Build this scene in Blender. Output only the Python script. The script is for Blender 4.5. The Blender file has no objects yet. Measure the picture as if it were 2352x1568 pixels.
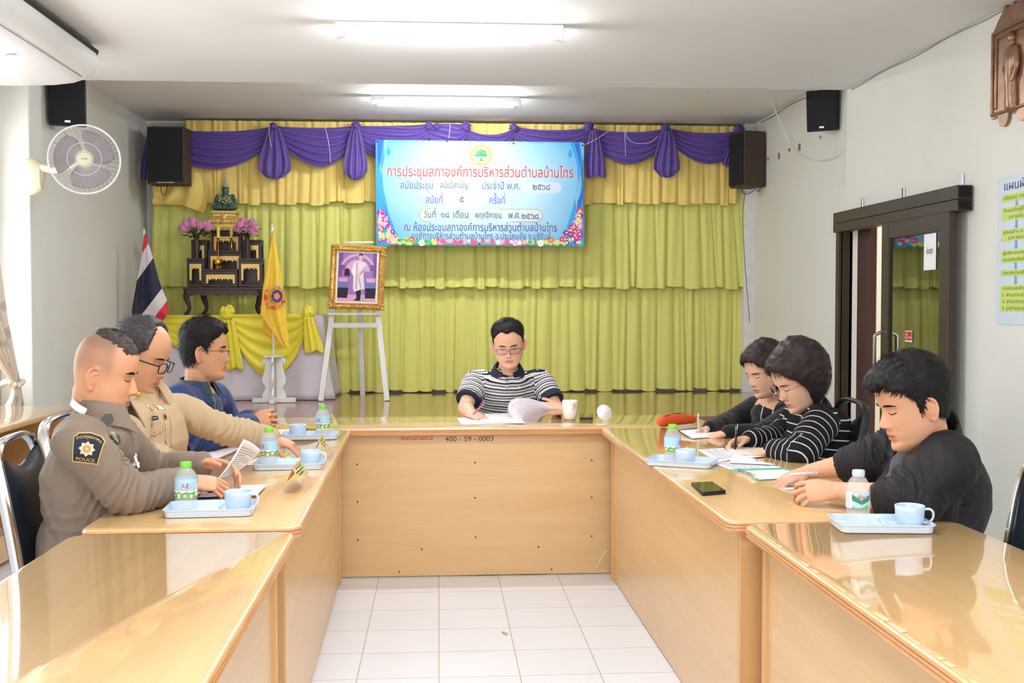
import bpy, bmesh, math, random
import numpy as np
from mathutils import Vector, Matrix, noise
random.seed(7); np.random.seed(7)
C = bpy.context.scene.collection
SC = bpy.context.scene
R_ = math.radians
V = Vector

# ------------------------------------------------------------------ camera
FPX, CX, CY, EYE = 2520.0, 1176.0, 784.0, 1.385
YAW = math.atan(168 / FPX); PIT = math.atan(87 / math.hypot(FPX, 168))
cam = bpy.data.cameras.new('camera'); cam_o = bpy.data.objects.new('camera', cam); C.objects.link(cam_o)
cam.sensor_fit = 'HORIZONTAL'; cam.sensor_width = 36; cam.lens = 36 * FPX / 2352
cam.clip_start = .05; cam.clip_end = 60
cam_o.location = (0, 0, EYE); cam_o.rotation_euler = (math.pi / 2 - PIT, 0, -YAW)
SC.camera = cam_o
_F = V((math.sin(YAW) * math.cos(PIT), math.cos(YAW) * math.cos(PIT), -math.sin(PIT)))
_R = V((math.cos(YAW), -math.sin(YAW), 0)); _U = _R.cross(_F)
_C = V((0, 0, EYE))
def ray(px, py): return _F + _R * ((px - CX) / FPX) - _U * ((py - CY) / FPX)
def at(px, py, Y):                      # the point of the room at depth Y
    d = ray(px, py); return _C + d * (Y / d.y)
def onz(px, py, z):                     # ... lying on a level surface
    d = ray(px, py); return _C + d * ((z - EYE) / d.z)
def onx(px, py, x):                     # ... lying on a side wall
    d = ray(px, py); return _C + d * (x / d.x)

# ------------------------------------------------------------------ light and exposure
SC.view_settings.view_transform = 'Standard'; SC.view_settings.look = 'None'
SC.view_settings.exposure = 1.15; SC.view_settings.gamma = 1.0; SC.view_settings.use_curve_mapping = False
SC.cycles.use_denoising = True
SC.cycles.max_bounces = 10; SC.cycles.transparent_max_bounces = 16; SC.cycles.transmission_bounces = 10
SC.cycles.sample_clamp_indirect = 8
w = bpy.data.worlds.new('daylight'); SC.world = w; w.use_nodes = True
bg = w.node_tree.nodes['Background']; bg.inputs[0].default_value = (0.985, 0.995, 1.0, 1); bg.inputs[1].default_value = 1.6
def area(name, loc, rot, sx, sy, power, col=(1, 1, 1)):
    l = bpy.data.lights.new(name, 'AREA'); l.shape = 'RECTANGLE'; l.size = sx; l.size_y = sy; l.energy = power; l.color = col
    o = bpy.data.objects.new(name, l); C.objects.link(o); o.location = loc; o.rotation_euler = rot; return o
# daylight through the long window in the left wall, and unseen fill lights added below the ceiling, without fixtures
area('window_daylight', (-3.3, 5.6, 1.75), (0, R_(-90), 0), 1.5, 3.6, 36, (.95, .98, 1))
for yy in (3.2, 0.9, -1.3):
    area('ceiling_fill', (0.06, yy, 2.82), (0, 0, 0), 1.2, .12, 16, (.97, .99, 1))

# ------------------------------------------------------------------ mesh helpers
def lin(c):
    def f(u):
        u /= 255.0
        return u / 12.92 if u <= .04045 else ((u + .055) / 1.055) ** 2.4
    return tuple(f(u) for u in c)
def crom(xs, ys, x):                    # smooth interpolation through a table
    xs = np.asarray(xs, float); ys = np.asarray(ys, float); x = np.clip(np.asarray(x, float), xs[0], xs[-1])
    i = np.clip(np.searchsorted(xs, x, side='right') - 1, 0, len(xs) - 2)
    m = np.gradient(ys, xs); h = xs[i + 1] - xs[i]; t = (x - xs[i]) / h
    return (2*t**3 - 3*t**2 + 1) * ys[i] + (t**3 - 2*t**2 + t) * h * m[i] + (-2*t**3 + 3*t**2) * ys[i+1] + (t**3 - t**2) * h * m[i+1]
def chain(o):                           # world matrix of an object before any depsgraph update
    m = o.matrix_basis.copy()
    while o.parent: o = o.parent; m = o.matrix_basis @ m
    return m
def basis(x, y, z, loc=(0, 0, 0)):
    return Matrix(((x[0], y[0], z[0], loc[0]), (x[1], y[1], z[1], loc[1]), (x[2], y[2], z[2], loc[2]), (0, 0, 0, 1)))

class MB:
    def __init__(s): s.v = []; s.f = []; s.m = []; s.M = None
    def add(s, vs, fs, mi=0):
        b = len(s.v)
        if s.M is not None: vs = [s.M @ V(p) for p in vs]
        s.v += [tuple(p) for p in vs]; s.f += [tuple(i + b for i in f) for f in fs]; s.m += [mi] * len(fs); return s
    def bm(s, b, mat=None, mi=0):
        b.verts.index_update()
        vs = [(mat @ v.co if mat else v.co.copy()) for v in b.verts]
        s.add(vs, [[v.index for v in f.verts] for f in b.faces], mi); b.free(); return s
    def box(s, c, d, bev=.003, rot=None, mi=0, seg=2):
        b = bmesh.new(); bmesh.ops.create_cube(b, size=1)
        for v in b.verts: v.co = V((v.co.x * d[0], v.co.y * d[1], v.co.z * d[2]))
        if bev: bmesh.ops.bevel(b, geom=b.edges[:], offset=min(bev, min(d) * .45), segments=seg, affect='EDGES', profile=.5)
        m = Matrix.Translation(V(c))
        if rot is not None: m = m @ (rot if isinstance(rot, Matrix) else Matrix.Rotation(rot, 4, 'Z'))
        return s.bm(b, m, mi)
    def sph(s, c, r, n=16, mi=0, rot=None):
        b = bmesh.new(); bmesh.ops.create_uvsphere(b, u_segments=n, v_segments=max(6, n // 2 + 1), radius=1)
        r = (r, r, r) if not hasattr(r, '__len__') else r
        m = Matrix.Translation(V(c)) @ (rot if rot is not None else Matrix()) @ Matrix.Diagonal((*r, 1))
        return s.bm(b, m, mi)
    def lathe(s, prof, c=(0, 0, 0), n=28, mi=0, rot=None, cap=True):
        vs = []; fs = []
        for r, z in prof:
            for k in range(n):
                a = 2 * math.pi * k / n; vs.append(V((r * math.cos(a), r * math.sin(a), z)))
        for i in range(len(prof) - 1):
            for k in range(n):
                fs.append((i*n + k, i*n + (k+1) % n, (i+1)*n + (k+1) % n, (i+1)*n + k))
        if cap:
            fs.append(tuple(reversed(range(n)))); fs.append(tuple((len(prof)-1)*n + k for k in range(n)))
        m = Matrix.Translation(V(c)) @ (rot if rot is not None else Matrix())
        return s.add([m @ p for p in vs], fs, mi)
    def tube(s, pts, rad, n=10, up=None, sub=0, round_=True, mi=0, closed=False):
        pts = [V(p) for p in pts]
        if not hasattr(rad, '__len__'): rad = [rad] * len(pts)
        rad = [(r, r) if not hasattr(r, '__len__') else tuple(r) for r in rad]
        if sub and len(pts) > 1:
            P = np.array([tuple(p) for p in pts]); Q = np.array(rad); t = np.arange(len(pts)); tt = np.linspace(0, len(pts) - 1, (len(pts) - 1) * sub + 1)
            pts = [V(p) for p in np.stack([crom(t, P[:, k], tt) for k in range(3)], 1)]
            rad = [tuple(q) for q in np.stack([crom(t, Q[:, k], tt) for k in range(2)], 1)]
        N = len(pts); T = []
        for i in range(N):
            a = pts[(i-1) % N if closed else max(i-1, 0)]; b = pts[(i+1) % N if closed else min(i+1, N-1)]
            d = (b - a); T.append(d.normalized() if d.length > 1e-9 else V((0, 0, 1)))
        u = V(up) if up is not None else (V((0, 0, 1)) if abs(T[0].z) < .9 else V((1, 0, 0)))
        rings = []
        for i in range(N):
            if up is not None: u = V(up)
            u = (u - T[i] * u.dot(T[i])); u = u.normalized() if u.length > 1e-6 else V((1, 0, 0)); v2 = T[i].cross(u)
            rings.append((pts[i], u.copy(), v2, rad[i], T[i]))
        full = []
        if round_ and not closed:
            p, u0, v0, r0, t0 = rings[0]; h = min(r0)
            for q in (.98, .8, .45): full.append((p - t0 * h * q, u0, v0, (r0[0] * math.sqrt(1 - q*q), r0[1] * math.sqrt(1 - q*q))))
        full += [x[:4] for x in rings]
        if round_ and not closed:
            p, u0, v0, r0, t0 = rings[-1]; h = min(r0)
            for q in (.45, .8, .98): full.append((p + t0 * h * q, u0, v0, (r0[0] * math.sqrt(1 - q*q), r0[1] * math.sqrt(1 - q*q))))
        vs = []; fs = []; L = len(full)
        for p, uu, vv, r in full:
            for k in range(n):
                a = 2 * math.pi * k / n; vs.append(p + uu * (r[0] * math.cos(a)) + vv * (r[1] * math.sin(a)))
        for i in range(L if closed else L - 1):
            j = (i + 1) % L
            for k in range(n): fs.append((i*n + k, i*n + (k+1) % n, j*n + (k+1) % n, j*n + k))
        if not closed: fs.append(tuple(reversed(range(n)))); fs.append(tuple((L-1)*n + k for k in range(n)))
        return s.add(vs, fs, mi)
    def prism(s, poly, h, M=None, mi=0, z0=0):        # outline in XY pushed up by h
        n = len(poly); vs = [V((p[0], p[1], z0)) for p in poly] + [V((p[0], p[1], z0 + h)) for p in poly]
        fs = [tuple(reversed(range(n))), tuple(range(n, 2*n))] + [(k, (k+1) % n, n + (k+1) % n, n + k) for k in range(n)]
        return s.add([M @ p for p in vs] if M is not None else vs, fs, mi)
    def grid(s, fn, nu, nv, mi=0, thick=0):           # fn(u, v) -> point, optional thickness
        P = [[V(fn(i / nu, j / nv)) for i in range(nu + 1)] for j in range(nv + 1)]
        vs = [p for row in P for p in row]; W = nu + 1
        fs = [(j*W + i, j*W + i + 1, (j+1)*W + i + 1, (j+1)*W + i) for j in range(nv) for i in range(nu)]
        if thick:
            nr = []
            for j in range(nv + 1):
                for i in range(nu + 1):
                    a = P[j][min(i+1, nu)] - P[j][max(i-1, 0)]; b = P[min(j+1, nv)][i] - P[max(j-1, 0)][i]
                    q = a.cross(b); nr.append(q.normalized() if q.length > 1e-12 else V((0, 0, 1)))
            n0 = len(vs); vs = vs + [p - k * thick for p, k in zip(vs, nr)]
            fs = fs + [tuple(n0 + q for q in reversed(f)) for f in fs]
            bd = [i for i in range(W)] + [j*W + nu for j in range(1, nv+1)] + [nv*W + i for i in range(nu-1, -1, -1)] + [j*W for j in range(nv-1, 0, -1)]
            fs += [(bd[(k+1) % len(bd)], bd[k], n0 + bd[k], n0 + bd[(k+1) % len(bd)]) for k in range(len(bd))]
        return s.add(vs, fs, mi)
    def mesh(s, name):
        me = bpy.data.meshes.new(name); me.from_pydata(s.v, [], s.f); me.update(); return me
    def build(s, name, mats, parent=None, world=False, smooth=35, fix=True):
        me = s.mesh(name)
        mats = mats if isinstance(mats, (list, tuple)) else [mats]
        for m in mats: me.materials.append(m)
        if len(mats) > 1: me.polygons.foreach_set('material_index', s.m)
        return link(name, me, parent, world, smooth, fix)

def link(name, me, parent=None, world=False, smooth=35, fix=True):
    if fix:
        b = bmesh.new(); b.from_mesh(me); bmesh.ops.recalc_face_normals(b, faces=b.faces); b.to_mesh(me); b.free()
    o = bpy.data.objects.new(name, me)
    if parent is not None:
        o.parent = parent
        if world: me.transform(chain(parent).inverted())
    if smooth:
        me.polygons.foreach_set('use_smooth', [True] * len(me.polygons))
        if smooth < 180: me.set_sharp_from_angle(angle=R_(smooth))
    C.objects.link(o); return o

def tag(o, label=None, cat=None, group=None, kind=None):
    if label: o['label'] = label
    if cat: o['category'] = cat
    if group: o['group'] = group
    if kind: o['kind'] = kind
    return o
def thing(name, label, cat, loc=(0, 0, 0), rz=0, group=None):
    o = bpy.data.objects.new(name, None); C.objects.link(o); o.empty_display_size = .1
    o.location = loc; o.rotation_euler = (0, 0, rz); return tag(o, label, cat, group)
def dup(root, loc=None, rz=None, label=None):
    def cp(o, par):
        c = o.copy(); C.objects.link(c)
        if par is not None: c.parent = par
        for ch in [x for x in C.objects if x.parent == o and x is not c]: cp(ch, c)
        return c
    r = cp(root, None)
    if loc is not None: r.location = loc
    if rz is not None: r.rotation_euler = (0, 0, rz)
    if label: r['label'] = label
    return r

def evaluated(me, mods):
    o = bpy.data.objects.new('work', me); C.objects.link(o)
    for t, kw in mods:
        m = o.modifiers.new(t, t)
        for k, v in kw.items(): setattr(m, k, v)
    dg = bpy.context.evaluated_depsgraph_get(); dg.update()
    r = bpy.data.meshes.new_from_object(o.evaluated_get(dg)); bpy.data.objects.remove(o); return r
def fuse(mb, vox=.004, smooth=2, fac=.5):
    return evaluated(mb.mesh('fused'), [('REMESH', dict(mode='VOXEL', voxel_size=vox, adaptivity=0)), ('SMOOTH', dict(factor=fac, iterations=smooth))])

# ------------------------------------------------------------------ materials
def node_mat(name):
    m = bpy.data.materials.new(name); m.use_nodes = True; nt = m.node_tree
    return m, nt, nt.nodes['Principled BSDF']
def mat(name, rgb, rough=.5, metal=0, spec=.5, coat=0, var=0, vscale=8, bump=0, bscale=200, trans=0, ior=1.45, alpha=1, emit=0, sss=0, sheen=0, stretch=(1, 1, 1), coat_r=.05):
    m, nt, b = node_mat(name); c = lin(rgb)
    b.inputs['Base Color'].default_value = (*c, 1); b.inputs['Roughness'].default_value = rough; b.inputs['Metallic'].default_value = metal
    b.inputs['Specular IOR Level'].default_value = spec; b.inputs['Coat Weight'].default_value = coat; b.inputs['Coat Roughness'].default_value = coat_r
    b.inputs['Transmission Weight'].default_value = trans; b.inputs['IOR'].default_value = ior; b.inputs['Alpha'].default_value = alpha
    b.inputs['Sheen Weight'].default_value = sheen
    if sss: b.inputs['Subsurface Weight'].default_value = sss; b.inputs['Subsurface Radius'].default_value = (.8, .35, .2); b.inputs['Subsurface Scale'].default_value = .01
    if emit: b.inputs['Emission Color'].default_value = (*c, 1); b.inputs['Emission Strength'].default_value = emit
    if var or bump:
        tc = nt.nodes.new('ShaderNodeTexCoord'); mp = nt.nodes.new('ShaderNodeMapping'); mp.inputs['Scale'].default_value = stretch
        nt.links.new(tc.outputs['Object'], mp.inputs[0])
    if var:
        n = nt.nodes.new('ShaderNodeTexNoise'); n.inputs['Scale'].default_value = vscale; n.inputs['Detail'].default_value = 5; nt.links.new(mp.outputs[0], n.inputs[0])
        r = nt.nodes.new('ShaderNodeValToRGB'); r.color_ramp.elements[0].position = .3; r.color_ramp.elements[1].position = .7
        r.color_ramp.elements[0].color = (*[max(0, k * (1 - var)) for k in c], 1); r.color_ramp.elements[1].color = (*[min(1, k * (1 + var)) for k in c], 1)
        nt.links.new(n.outputs[0], r.inputs[0]); nt.links.new(r.outputs[0], b.inputs['Base Color'])
    if bump:
        n = nt.nodes.new('ShaderNodeTexNoise'); n.inputs['Scale'].default_value = bscale; n.inputs['Detail'].default_value = 3; nt.links.new(mp.outputs[0], n.inputs[0])
        q = nt.nodes.new('ShaderNodeBump'); q.inputs['Strength'].default_value = bump; q.inputs['Distance'].default_value = .002
        nt.links.new(n.outputs[0], q.inputs['Height']); nt.links.new(q.outputs[0], b.inputs['Normal'])
    return m
def wood(name, a, bcol, axis='X', rough=.4, coat=0, scale=1.0, contrast=.55, coat_r=.04):
    m, nt, b = node_mat(name); tc = nt.nodes.new('ShaderNodeTexCoord'); mp = nt.nodes.new('ShaderNodeMapping')
    mp.inputs['Scale'].default_value = {'X': (.7*scale, 9*scale, 9*scale), 'Y': (9*scale, .7*scale, 9*scale), 'Z': (9*scale, 9*scale, .7*scale)}[axis]
    nt.links.new(tc.outputs['Object'], mp.inputs[0])
    n = nt.nodes.new('ShaderNodeTexNoise'); n.inputs['Scale'].default_value = 2.2; n.inputs['Detail'].default_value = 8; n.inputs['Roughness'].default_value = .6; n.inputs['Distortion'].default_value = .6
    nt.links.new(mp.outputs[0], n.inputs[0])
    n2 = nt.nodes.new('ShaderNodeTexNoise'); n2.inputs['Scale'].default_value = 22; n2.inputs['Detail'].default_value = 4; nt.links.new(mp.outputs[0], n2.inputs[0])
    mx = nt.nodes.new('ShaderNodeMix'); mx.inputs[0].default_value = .3; nt.links.new(n.outputs[0], mx.inputs[2]); nt.links.new(n2.outputs[0], mx.inputs[3])
    r = nt.nodes.new('ShaderNodeValToRGB'); r.color_ramp.elements[0].position = .5 - contrast * .5; r.color_ramp.elements[1].position = .5 + contrast * .5
    r.color_ramp.elements[0].color = (*lin(a), 1); r.color_ramp.elements[1].color = (*lin(bcol), 1)
    nt.links.new(mx.outputs[0], r.inputs[0]); nt.links.new(r.outputs[0], b.inputs['Base Color'])
    b.inputs['Roughness'].default_value = rough; b.inputs['Coat Weight'].default_value = coat; b.inputs['Coat Roughness'].default_value = coat_r
    return m
def attr_mat(name, attr='tint', rough=.55, sss=0, spec=.4, bump=0, bscale=300):
    m = mat(name, (200, 200, 200), rough, spec=spec, sss=sss, bump=bump, bscale=bscale); nt = m.node_tree
    a = nt.nodes.new('ShaderNodeAttribute'); a.attribute_name = attr; nt.links.new(a.outputs['Color'], nt.nodes['Principled BSDF'].inputs['Base Color']); return m

M = dict(
    wall=mat('wall_paint', (232, 232, 225), .75, spec=.25, var=.025, vscale=1.6, bump=.12, bscale=90),
    ceil=mat('ceiling_paint', (232, 231, 229), .8, spec=.2, var=.015, vscale=1.2),
    white=mat('white_plastic', (238, 240, 242), .35), offwhite=mat('ivory_plastic', (226, 220, 192), .3),
    wpaint=mat('white_painted_wood', (228, 228, 226), .5, var=.05, vscale=14),
    black=mat('black_plastic', (22, 22, 25), .45), grille=mat('speaker_grille', (26, 27, 31), .8, bump=.6, bscale=900),
    brown=mat('brown_vinyl', (72, 56, 48), .7, bump=.3, bscale=400), chrome=mat('chrome', (225, 225, 228), .12, metal=1),
    navy=mat('navy_leatherette', (28, 36, 48), .38, bump=.15, bscale=300), blackleather=mat('black_leatherette', (24, 25, 28), .3, bump=.1, bscale=250),
    gold=mat('gold_leaf', (212, 160, 60), .3, metal=.85, var=.25, vscale=60), brass=mat('brass', (220, 165, 50), .18, metal=1),
    darkwood=mat('dark_rosewood', (58, 34, 34), .35, var=.25, vscale=20), altarhole=mat('dark_recess', (22, 24, 18), .8),
    top=wood('varnished_beech', (216, 170, 112), (234, 194, 136), 'Y', .35, 1.0), topx=wood('varnished_beech_across', (216, 170, 112), (234, 194, 136), 'X', .35, 1.0),
    panel=wood('beech_panel', (214, 172, 118), (232, 198, 148), 'Y', .33, .25, coat_r=.2), panelx=wood('beech_panel_across', (214, 172, 118), (230, 194, 144), 'X', .33, .25, coat_r=.2),
    panelz=wood('beech_board', (206, 156, 100), (226, 180, 122), 'Z', .4, .2, coat_r=.2), edge=wood('beech_edging', (198, 140, 88), (226, 170, 118), 'Y', .3, .6, scale=2.5), edgex=wood('beech_edging_across', (198, 140, 88), (226, 170, 118), 'X', .3, .6, scale=2.5),
    paper=mat('white_paper', (244, 244, 248), .6, spec=.2), pale=mat('grey_paper', (208, 198, 206), .6, spec=.2), ink=mat('grey_ink', (142, 142, 154), .7), dark=mat('black_ink', (40, 42, 50), .7),
    tray=mat('pale_blue_melamine', (205, 223, 243), .22, spec=.6, coat=.4), cup=mat('pale_blue_cup', (198, 218, 240), .2, spec=.6, coat=.4),
    purple=mat('purple_satin', (88, 62, 146), .5, sheen=.3, bump=.1, bscale=120), yellow=mat('yellow_satin', (238, 210, 118), .6, sheen=.15), green=mat('lime_satin', (218, 218, 120), .6, sheen=.15),
    lemon=mat('lemon_satin', (236, 222, 66), .5, sheen=.2), wcloth=mat('white_tablecloth', (220, 212, 222), .8, sheen=.2), flagy=mat('flag_yellow', (244, 204, 66), .6),
    red=mat('flag_red', (222, 50, 66), .6), navyc=mat('flag_navy', (38, 42, 66), .7), flagw=mat('flag_white', (232, 222, 228), .7),
    bronze=mat('brown_aluminium', (68, 56, 46), .42, metal=.25), jade=mat('jade_glass', (52, 92, 82), .25, var=.25, vscale=60),
    tube=mat('lit_tube', (250, 253, 255), .3, emit=100), orange=mat('orange_leather', (224, 92, 42), .5, bump=.2, bscale=300),
    redtxt=mat('red_print', (200, 40, 40), .6), bluetxt=mat('blue_print', (60, 80, 172), .6), navytxt=mat('navy_print', (50, 66, 140), .6), greentxt=mat('green_print', (60, 92, 90), .6), greytxt=mat('grey_print', (78, 84, 96), .6),
)
def clear(name, tint, t=.8, g=.08, d=.05, ior=1.2):
    m, nt, b = node_mat(name); out = nt.nodes['Material Output']; tr = nt.nodes.new('ShaderNodeBsdfTransparent'); tr.inputs[0].default_value = (*tint, 1)
    b.inputs['Transmission Weight'].default_value = 1 - d; b.inputs['IOR'].default_value = ior; b.inputs['Roughness'].default_value = .02; b.inputs['Base Color'].default_value = (.95, .97, 1, 1); b.inputs['Coat Weight'].default_value = 1; b.inputs['Coat Roughness'].default_value = .02
    mx = nt.nodes.new('ShaderNodeMixShader'); mx.inputs[0].default_value = 1 - t; nt.links.new(tr.outputs[0], mx.inputs[1]); nt.links.new(b.outputs[0], mx.inputs[2]); nt.links.new(mx.outputs[0], out.inputs[0]); return m
M['glass'] = clear('clear_bottle_plastic', (.99, .995, 1), .68, d=.6, ior=1.12); M['acrylic'] = clear('clear_acrylic', (.98, .985, .98), .85)
# ------------------------------------------------------------------ lettering
TONES, UPPER, _cc = '่้๊๋์', 'ิีึืั', {}
def _count(ch):
    if ch not in _cc:
        c = bpy.data.curves.new('text', 'FONT'); c.body = ch; o = bpy.data.objects.new('text', c); C.objects.link(o); dg = bpy.context.evaluated_depsgraph_get(); dg.update()
        _cc[ch] = len(o.to_curve(dg).splines); o.to_curve_clear(); bpy.data.objects.remove(o)
    return _cc[ch]
def split_text(body, size, bold=0.0):
    """outline text as flat faces; every outer contour is filled on its own so overlapping strokes never cancel"""
    c = bpy.data.curves.new('text', 'FONT'); c.body = body; c.size = size; c.align_x = 'CENTER'; c.offset = bold
    o = bpy.data.objects.new('text', c); C.objects.link(o); dg = bpy.context.evaluated_depsgraph_get(); dg.update()
    cu = o.to_curve(dg); loops = []
    for sp in cu.splines:
        pts = []
        if sp.type == 'BEZIER':
            bp = sp.bezier_points; n = len(bp)
            for i in range(n):
                a, b = bp[i], bp[(i+1) % n]
                for t in (0, .25, .5, .75):
                    pts.append((1-t)**3 * a.co + 3*(1-t)**2*t * a.handle_right + 3*(1-t)*t*t * b.handle_left + t**3 * b.co)
        else: pts = [V(p.co[:3]) for p in sp.points]
        q = [pts[0]]
        for p in pts[1:]:
            if (p - q[-1]).length > 1e-5 * size: q.append(p)
        if len(q) > 2 and (q[0] - q[-1]).length < 1e-5 * size: q.pop()
        if len(q) > 2: loops.append(q)
    o.to_curve_clear(); bpy.data.objects.remove(o)
    if not loops: return [], []
    if any(c_ in UPPER and body[i+1:i+2] in TONES for i, c_ in enumerate(body[:-1])):     # lift a tone mark that sits over an upper vowel
        cnt = [_count(c_) for c_ in body]
        if sum(cnt) == len(loops):
            for i in range(1, len(body)):
                if body[i] in TONES and body[i-1] in UPPER:
                    a_ = sum(cnt[:i])
                    for l in range(a_, a_ + cnt[i]): loops[l] = [p + V((0, .215 * size, 0)) for p in loops[l]]
    def ar(l): return .5 * sum(l[i].x * l[(i+1) % len(l)].y - l[(i+1) % len(l)].x * l[i].y for i in range(len(l)))
    def inside(p, l):
        r = False
        for i in range(len(l)):
            a, b = l[i], l[(i+1) % len(l)]
            if (a.y > p.y) != (b.y > p.y) and p.x < (b.x - a.x) * (p.y - a.y) / (b.y - a.y) + a.x: r = not r
        return r
    A = [ar(l) for l in loops]; own = {i: [] for i in range(len(loops))}
    for h in range(len(loops)):                       # a hole lies inside a bigger contour that winds the other way
        c_ = [i for i in range(len(loops)) if abs(A[i]) > abs(A[h]) and A[i] * A[h] < 0 and inside(loops[h][0], loops[i])]
        if c_: own[min(c_, key=lambda i: abs(A[i]))].append(h)
    holes = {h for l in own.values() for h in l}; outs = [i for i in own if i not in holes]
    from mathutils.geometry import tessellate_polygon
    vs = []; fs = []
    for i in outs:
        polys = [loops[i]] + [loops[h] for h in own[i]]; b = len(vs); flat = [p for l in polys for p in l]
        vs += [V((p.x, p.y, 0)) for p in flat]; fs += [tuple(b + k for k in t) for t in tessellate_polygon(polys)]
    return vs, fs
def text(mb, body, size, M4, width=None, bold=0.0, mi=0, curve=None, warp=None):
    vs, fs = split_text(body, size, bold)
    if not vs: return
    xs = [p.x for p in vs]; cx = (min(xs) + max(xs)) / 2; k = 1.0 if not width else width / (max(xs) - min(xs))
    vs = [V(((p.x - cx) * k, p.y, 0)) for p in vs]
    if curve: vs = [V((math.sin(p.x / curve) * (curve + p.y), math.cos(p.x / curve) * (curve + p.y) - curve, 0)) for p in vs]
    mb.add([M4 @ p if warp is None else warp(M4 @ p) for p in vs], fs, mi)
FACING = lambda p, dz=0: basis((1, 0, 0), (0, 0, 1), (0, -1, 0), (p[0], p[1] - dz, p[2]))   # lettering that faces the camera end of the room

# ------------------------------------------------------------------ the room
YS = 7.6                                   # where the front part of the room steps back
XL, XR, XLF, XRF = -2.87, 2.87, -2.70, 2.97
YB, ZC, ZCF, STZ, STY = 10.42, 2.885, 3.075, .55, 7.98
def struct(o): o['kind'] = 'structure'; return o

m, nt, b = node_mat('white_floor_tiles')
tc = nt.nodes.new('ShaderNodeTexCoord'); mp = nt.nodes.new('ShaderNodeMapping'); nt.links.new(tc.outputs['Object'], mp.inputs[0])
mp.inputs['Location'].default_value = (.003, .195, 0)
bk = nt.nodes.new('ShaderNodeTexBrick'); bk.offset = 0; bk.inputs['Scale'].default_value = 1; bk.inputs['Brick Width'].default_value = .302; bk.inputs['Row Height'].default_value = .302
bk.inputs['Mortar Size'].default_value = .0022; bk.inputs['Mortar Smooth'].default_value = .3
bk.inputs['Color1'].default_value = (*lin((228, 233, 242)), 1); bk.inputs['Color2'].default_value = (*lin((222, 228, 238)), 1); bk.inputs['Mortar'].default_value = (*lin((178, 172, 162)), 1)
nt.links.new(mp.outputs[0], bk.inputs[0]); nt.links.new(bk.outputs[0], b.inputs['Base Color'])
b.inputs['Roughness'].default_value = .22; b.inputs['Specular IOR Level'].default_value = .45
M['tiles'] = m
o = struct(MB().box((0, 2.5, -.05), (8, 12, .1), 0).build('floor', M['tiles'], smooth=0))

m, nt, b = node_mat('brown_stage_tiles')
tc = nt.nodes.new('ShaderNodeTexCoord'); bk = nt.nodes.new('ShaderNodeTexBrick'); bk.offset = 0; bk.inputs['Scale'].default_value = 1; bk.inputs['Brick Width'].default_value = .3; bk.inputs['Row Height'].default_value = .3
bk.inputs['Mortar Size'].default_value = .002; bk.inputs['Color1'].default_value = (*lin((150, 98, 68)), 1); bk.inputs['Color2'].default_value = (*lin((138, 88, 62)), 1); bk.inputs['Mortar'].default_value = (*lin((110, 72, 52)), 1)
nt.links.new(tc.outputs['Object'], bk.inputs[0]); nt.links.new(bk.outputs[0], b.inputs['Base Color'])
b.inputs['Roughness'].default_value = .2; b.inputs['Coat Weight'].default_value = .7; b.inputs['Coat Roughness'].default_value = .08
o = struct(MB().box((.13, (STY + YB) / 2, STZ / 2), (XRF - XLF, YB - STY, STZ), .01).build('floor_stage', m, smooth=0))

def wall(name, c, d): return struct(MB().box(c, d, 0).build(name, M['wall'], smooth=0))
wall('wall_back', (0, YB + .1, 1.6), (7, .2, 3.3))
# left wall: the window opening lies between y 3.9 and 7.2
mb = MB(); X = XL - .1
mb.box((X, (YS + 7.22) / 2, 1.5), (.2, YS - 7.22, 3), 0); mb.box((X, .2, 1.5), (.2, 7.4, 3), 0); mb.box((X, 5.56, .45), (.2, 3.32, .9), 0); mb.box((X, 5.56, 2.72), (.2, 3.32, .56), 0)
struct(mb.build('wall_left', M['wall'], smooth=0))
struct(MB().box((XLF - .1, (YS + YB) / 2, 1.6), (.2, YB - YS, 3.3), 0).build('wall_left_stage', M['wall'], smooth=0))
struct(MB().box((XL + .105, YS - .1, 1.5), (.21, .24, 3), .012).build('trim_1', M['wall'], smooth=0))
# right wall with the doorway
mb = MB(); X = XR + .1; DY0, DY1, DZ = 6.85, 7.52, 1.94
mb.box((X, (YS + DY1) / 2, 1.5), (.2, YS - DY1, 3), 0); mb.box((X, (DY0 - 3.5) / 2, 1.5), (.2, DY0 + 3.5, 3), 0); mb.box((X, (DY0 + DY1) / 2, (DZ + 3) / 2), (.2, DY1 - DY0, 3 - DZ), 0)
struct(mb.build('wall_right', M['wall'], smooth=0))
struct(MB().box((XRF + .1, (YS + YB) / 2, 1.6), (.2, YB - YS, 3.3), 0).build('wall_right_stage', M['wall'], smooth=0))
struct(MB().box((0, (YS - 3.5) / 2, ZC + .1), (6.1, YS + 3.5, .2), .004).build('ceiling', M['ceil'], smooth=0))
struct(MB().box((0, (YS + YB) / 2 + .05, ZCF + .06), (6.4, YB - YS + .3, .12), 0).build('ceiling_stage', M['ceil'], smooth=0))
# corner post left of the curtain, pale jamb right of it
struct(MB().box((-2.735, 10.3, 1.8), (.07, .2, 2.55), .004).build('trim_2', M['wpaint'], smooth=0))
struct(MB().box((2.935, 10.3, 1.8), (.12, .2, 2.55), .004).build('trim_3', M['wpaint'], smooth=0))
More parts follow.
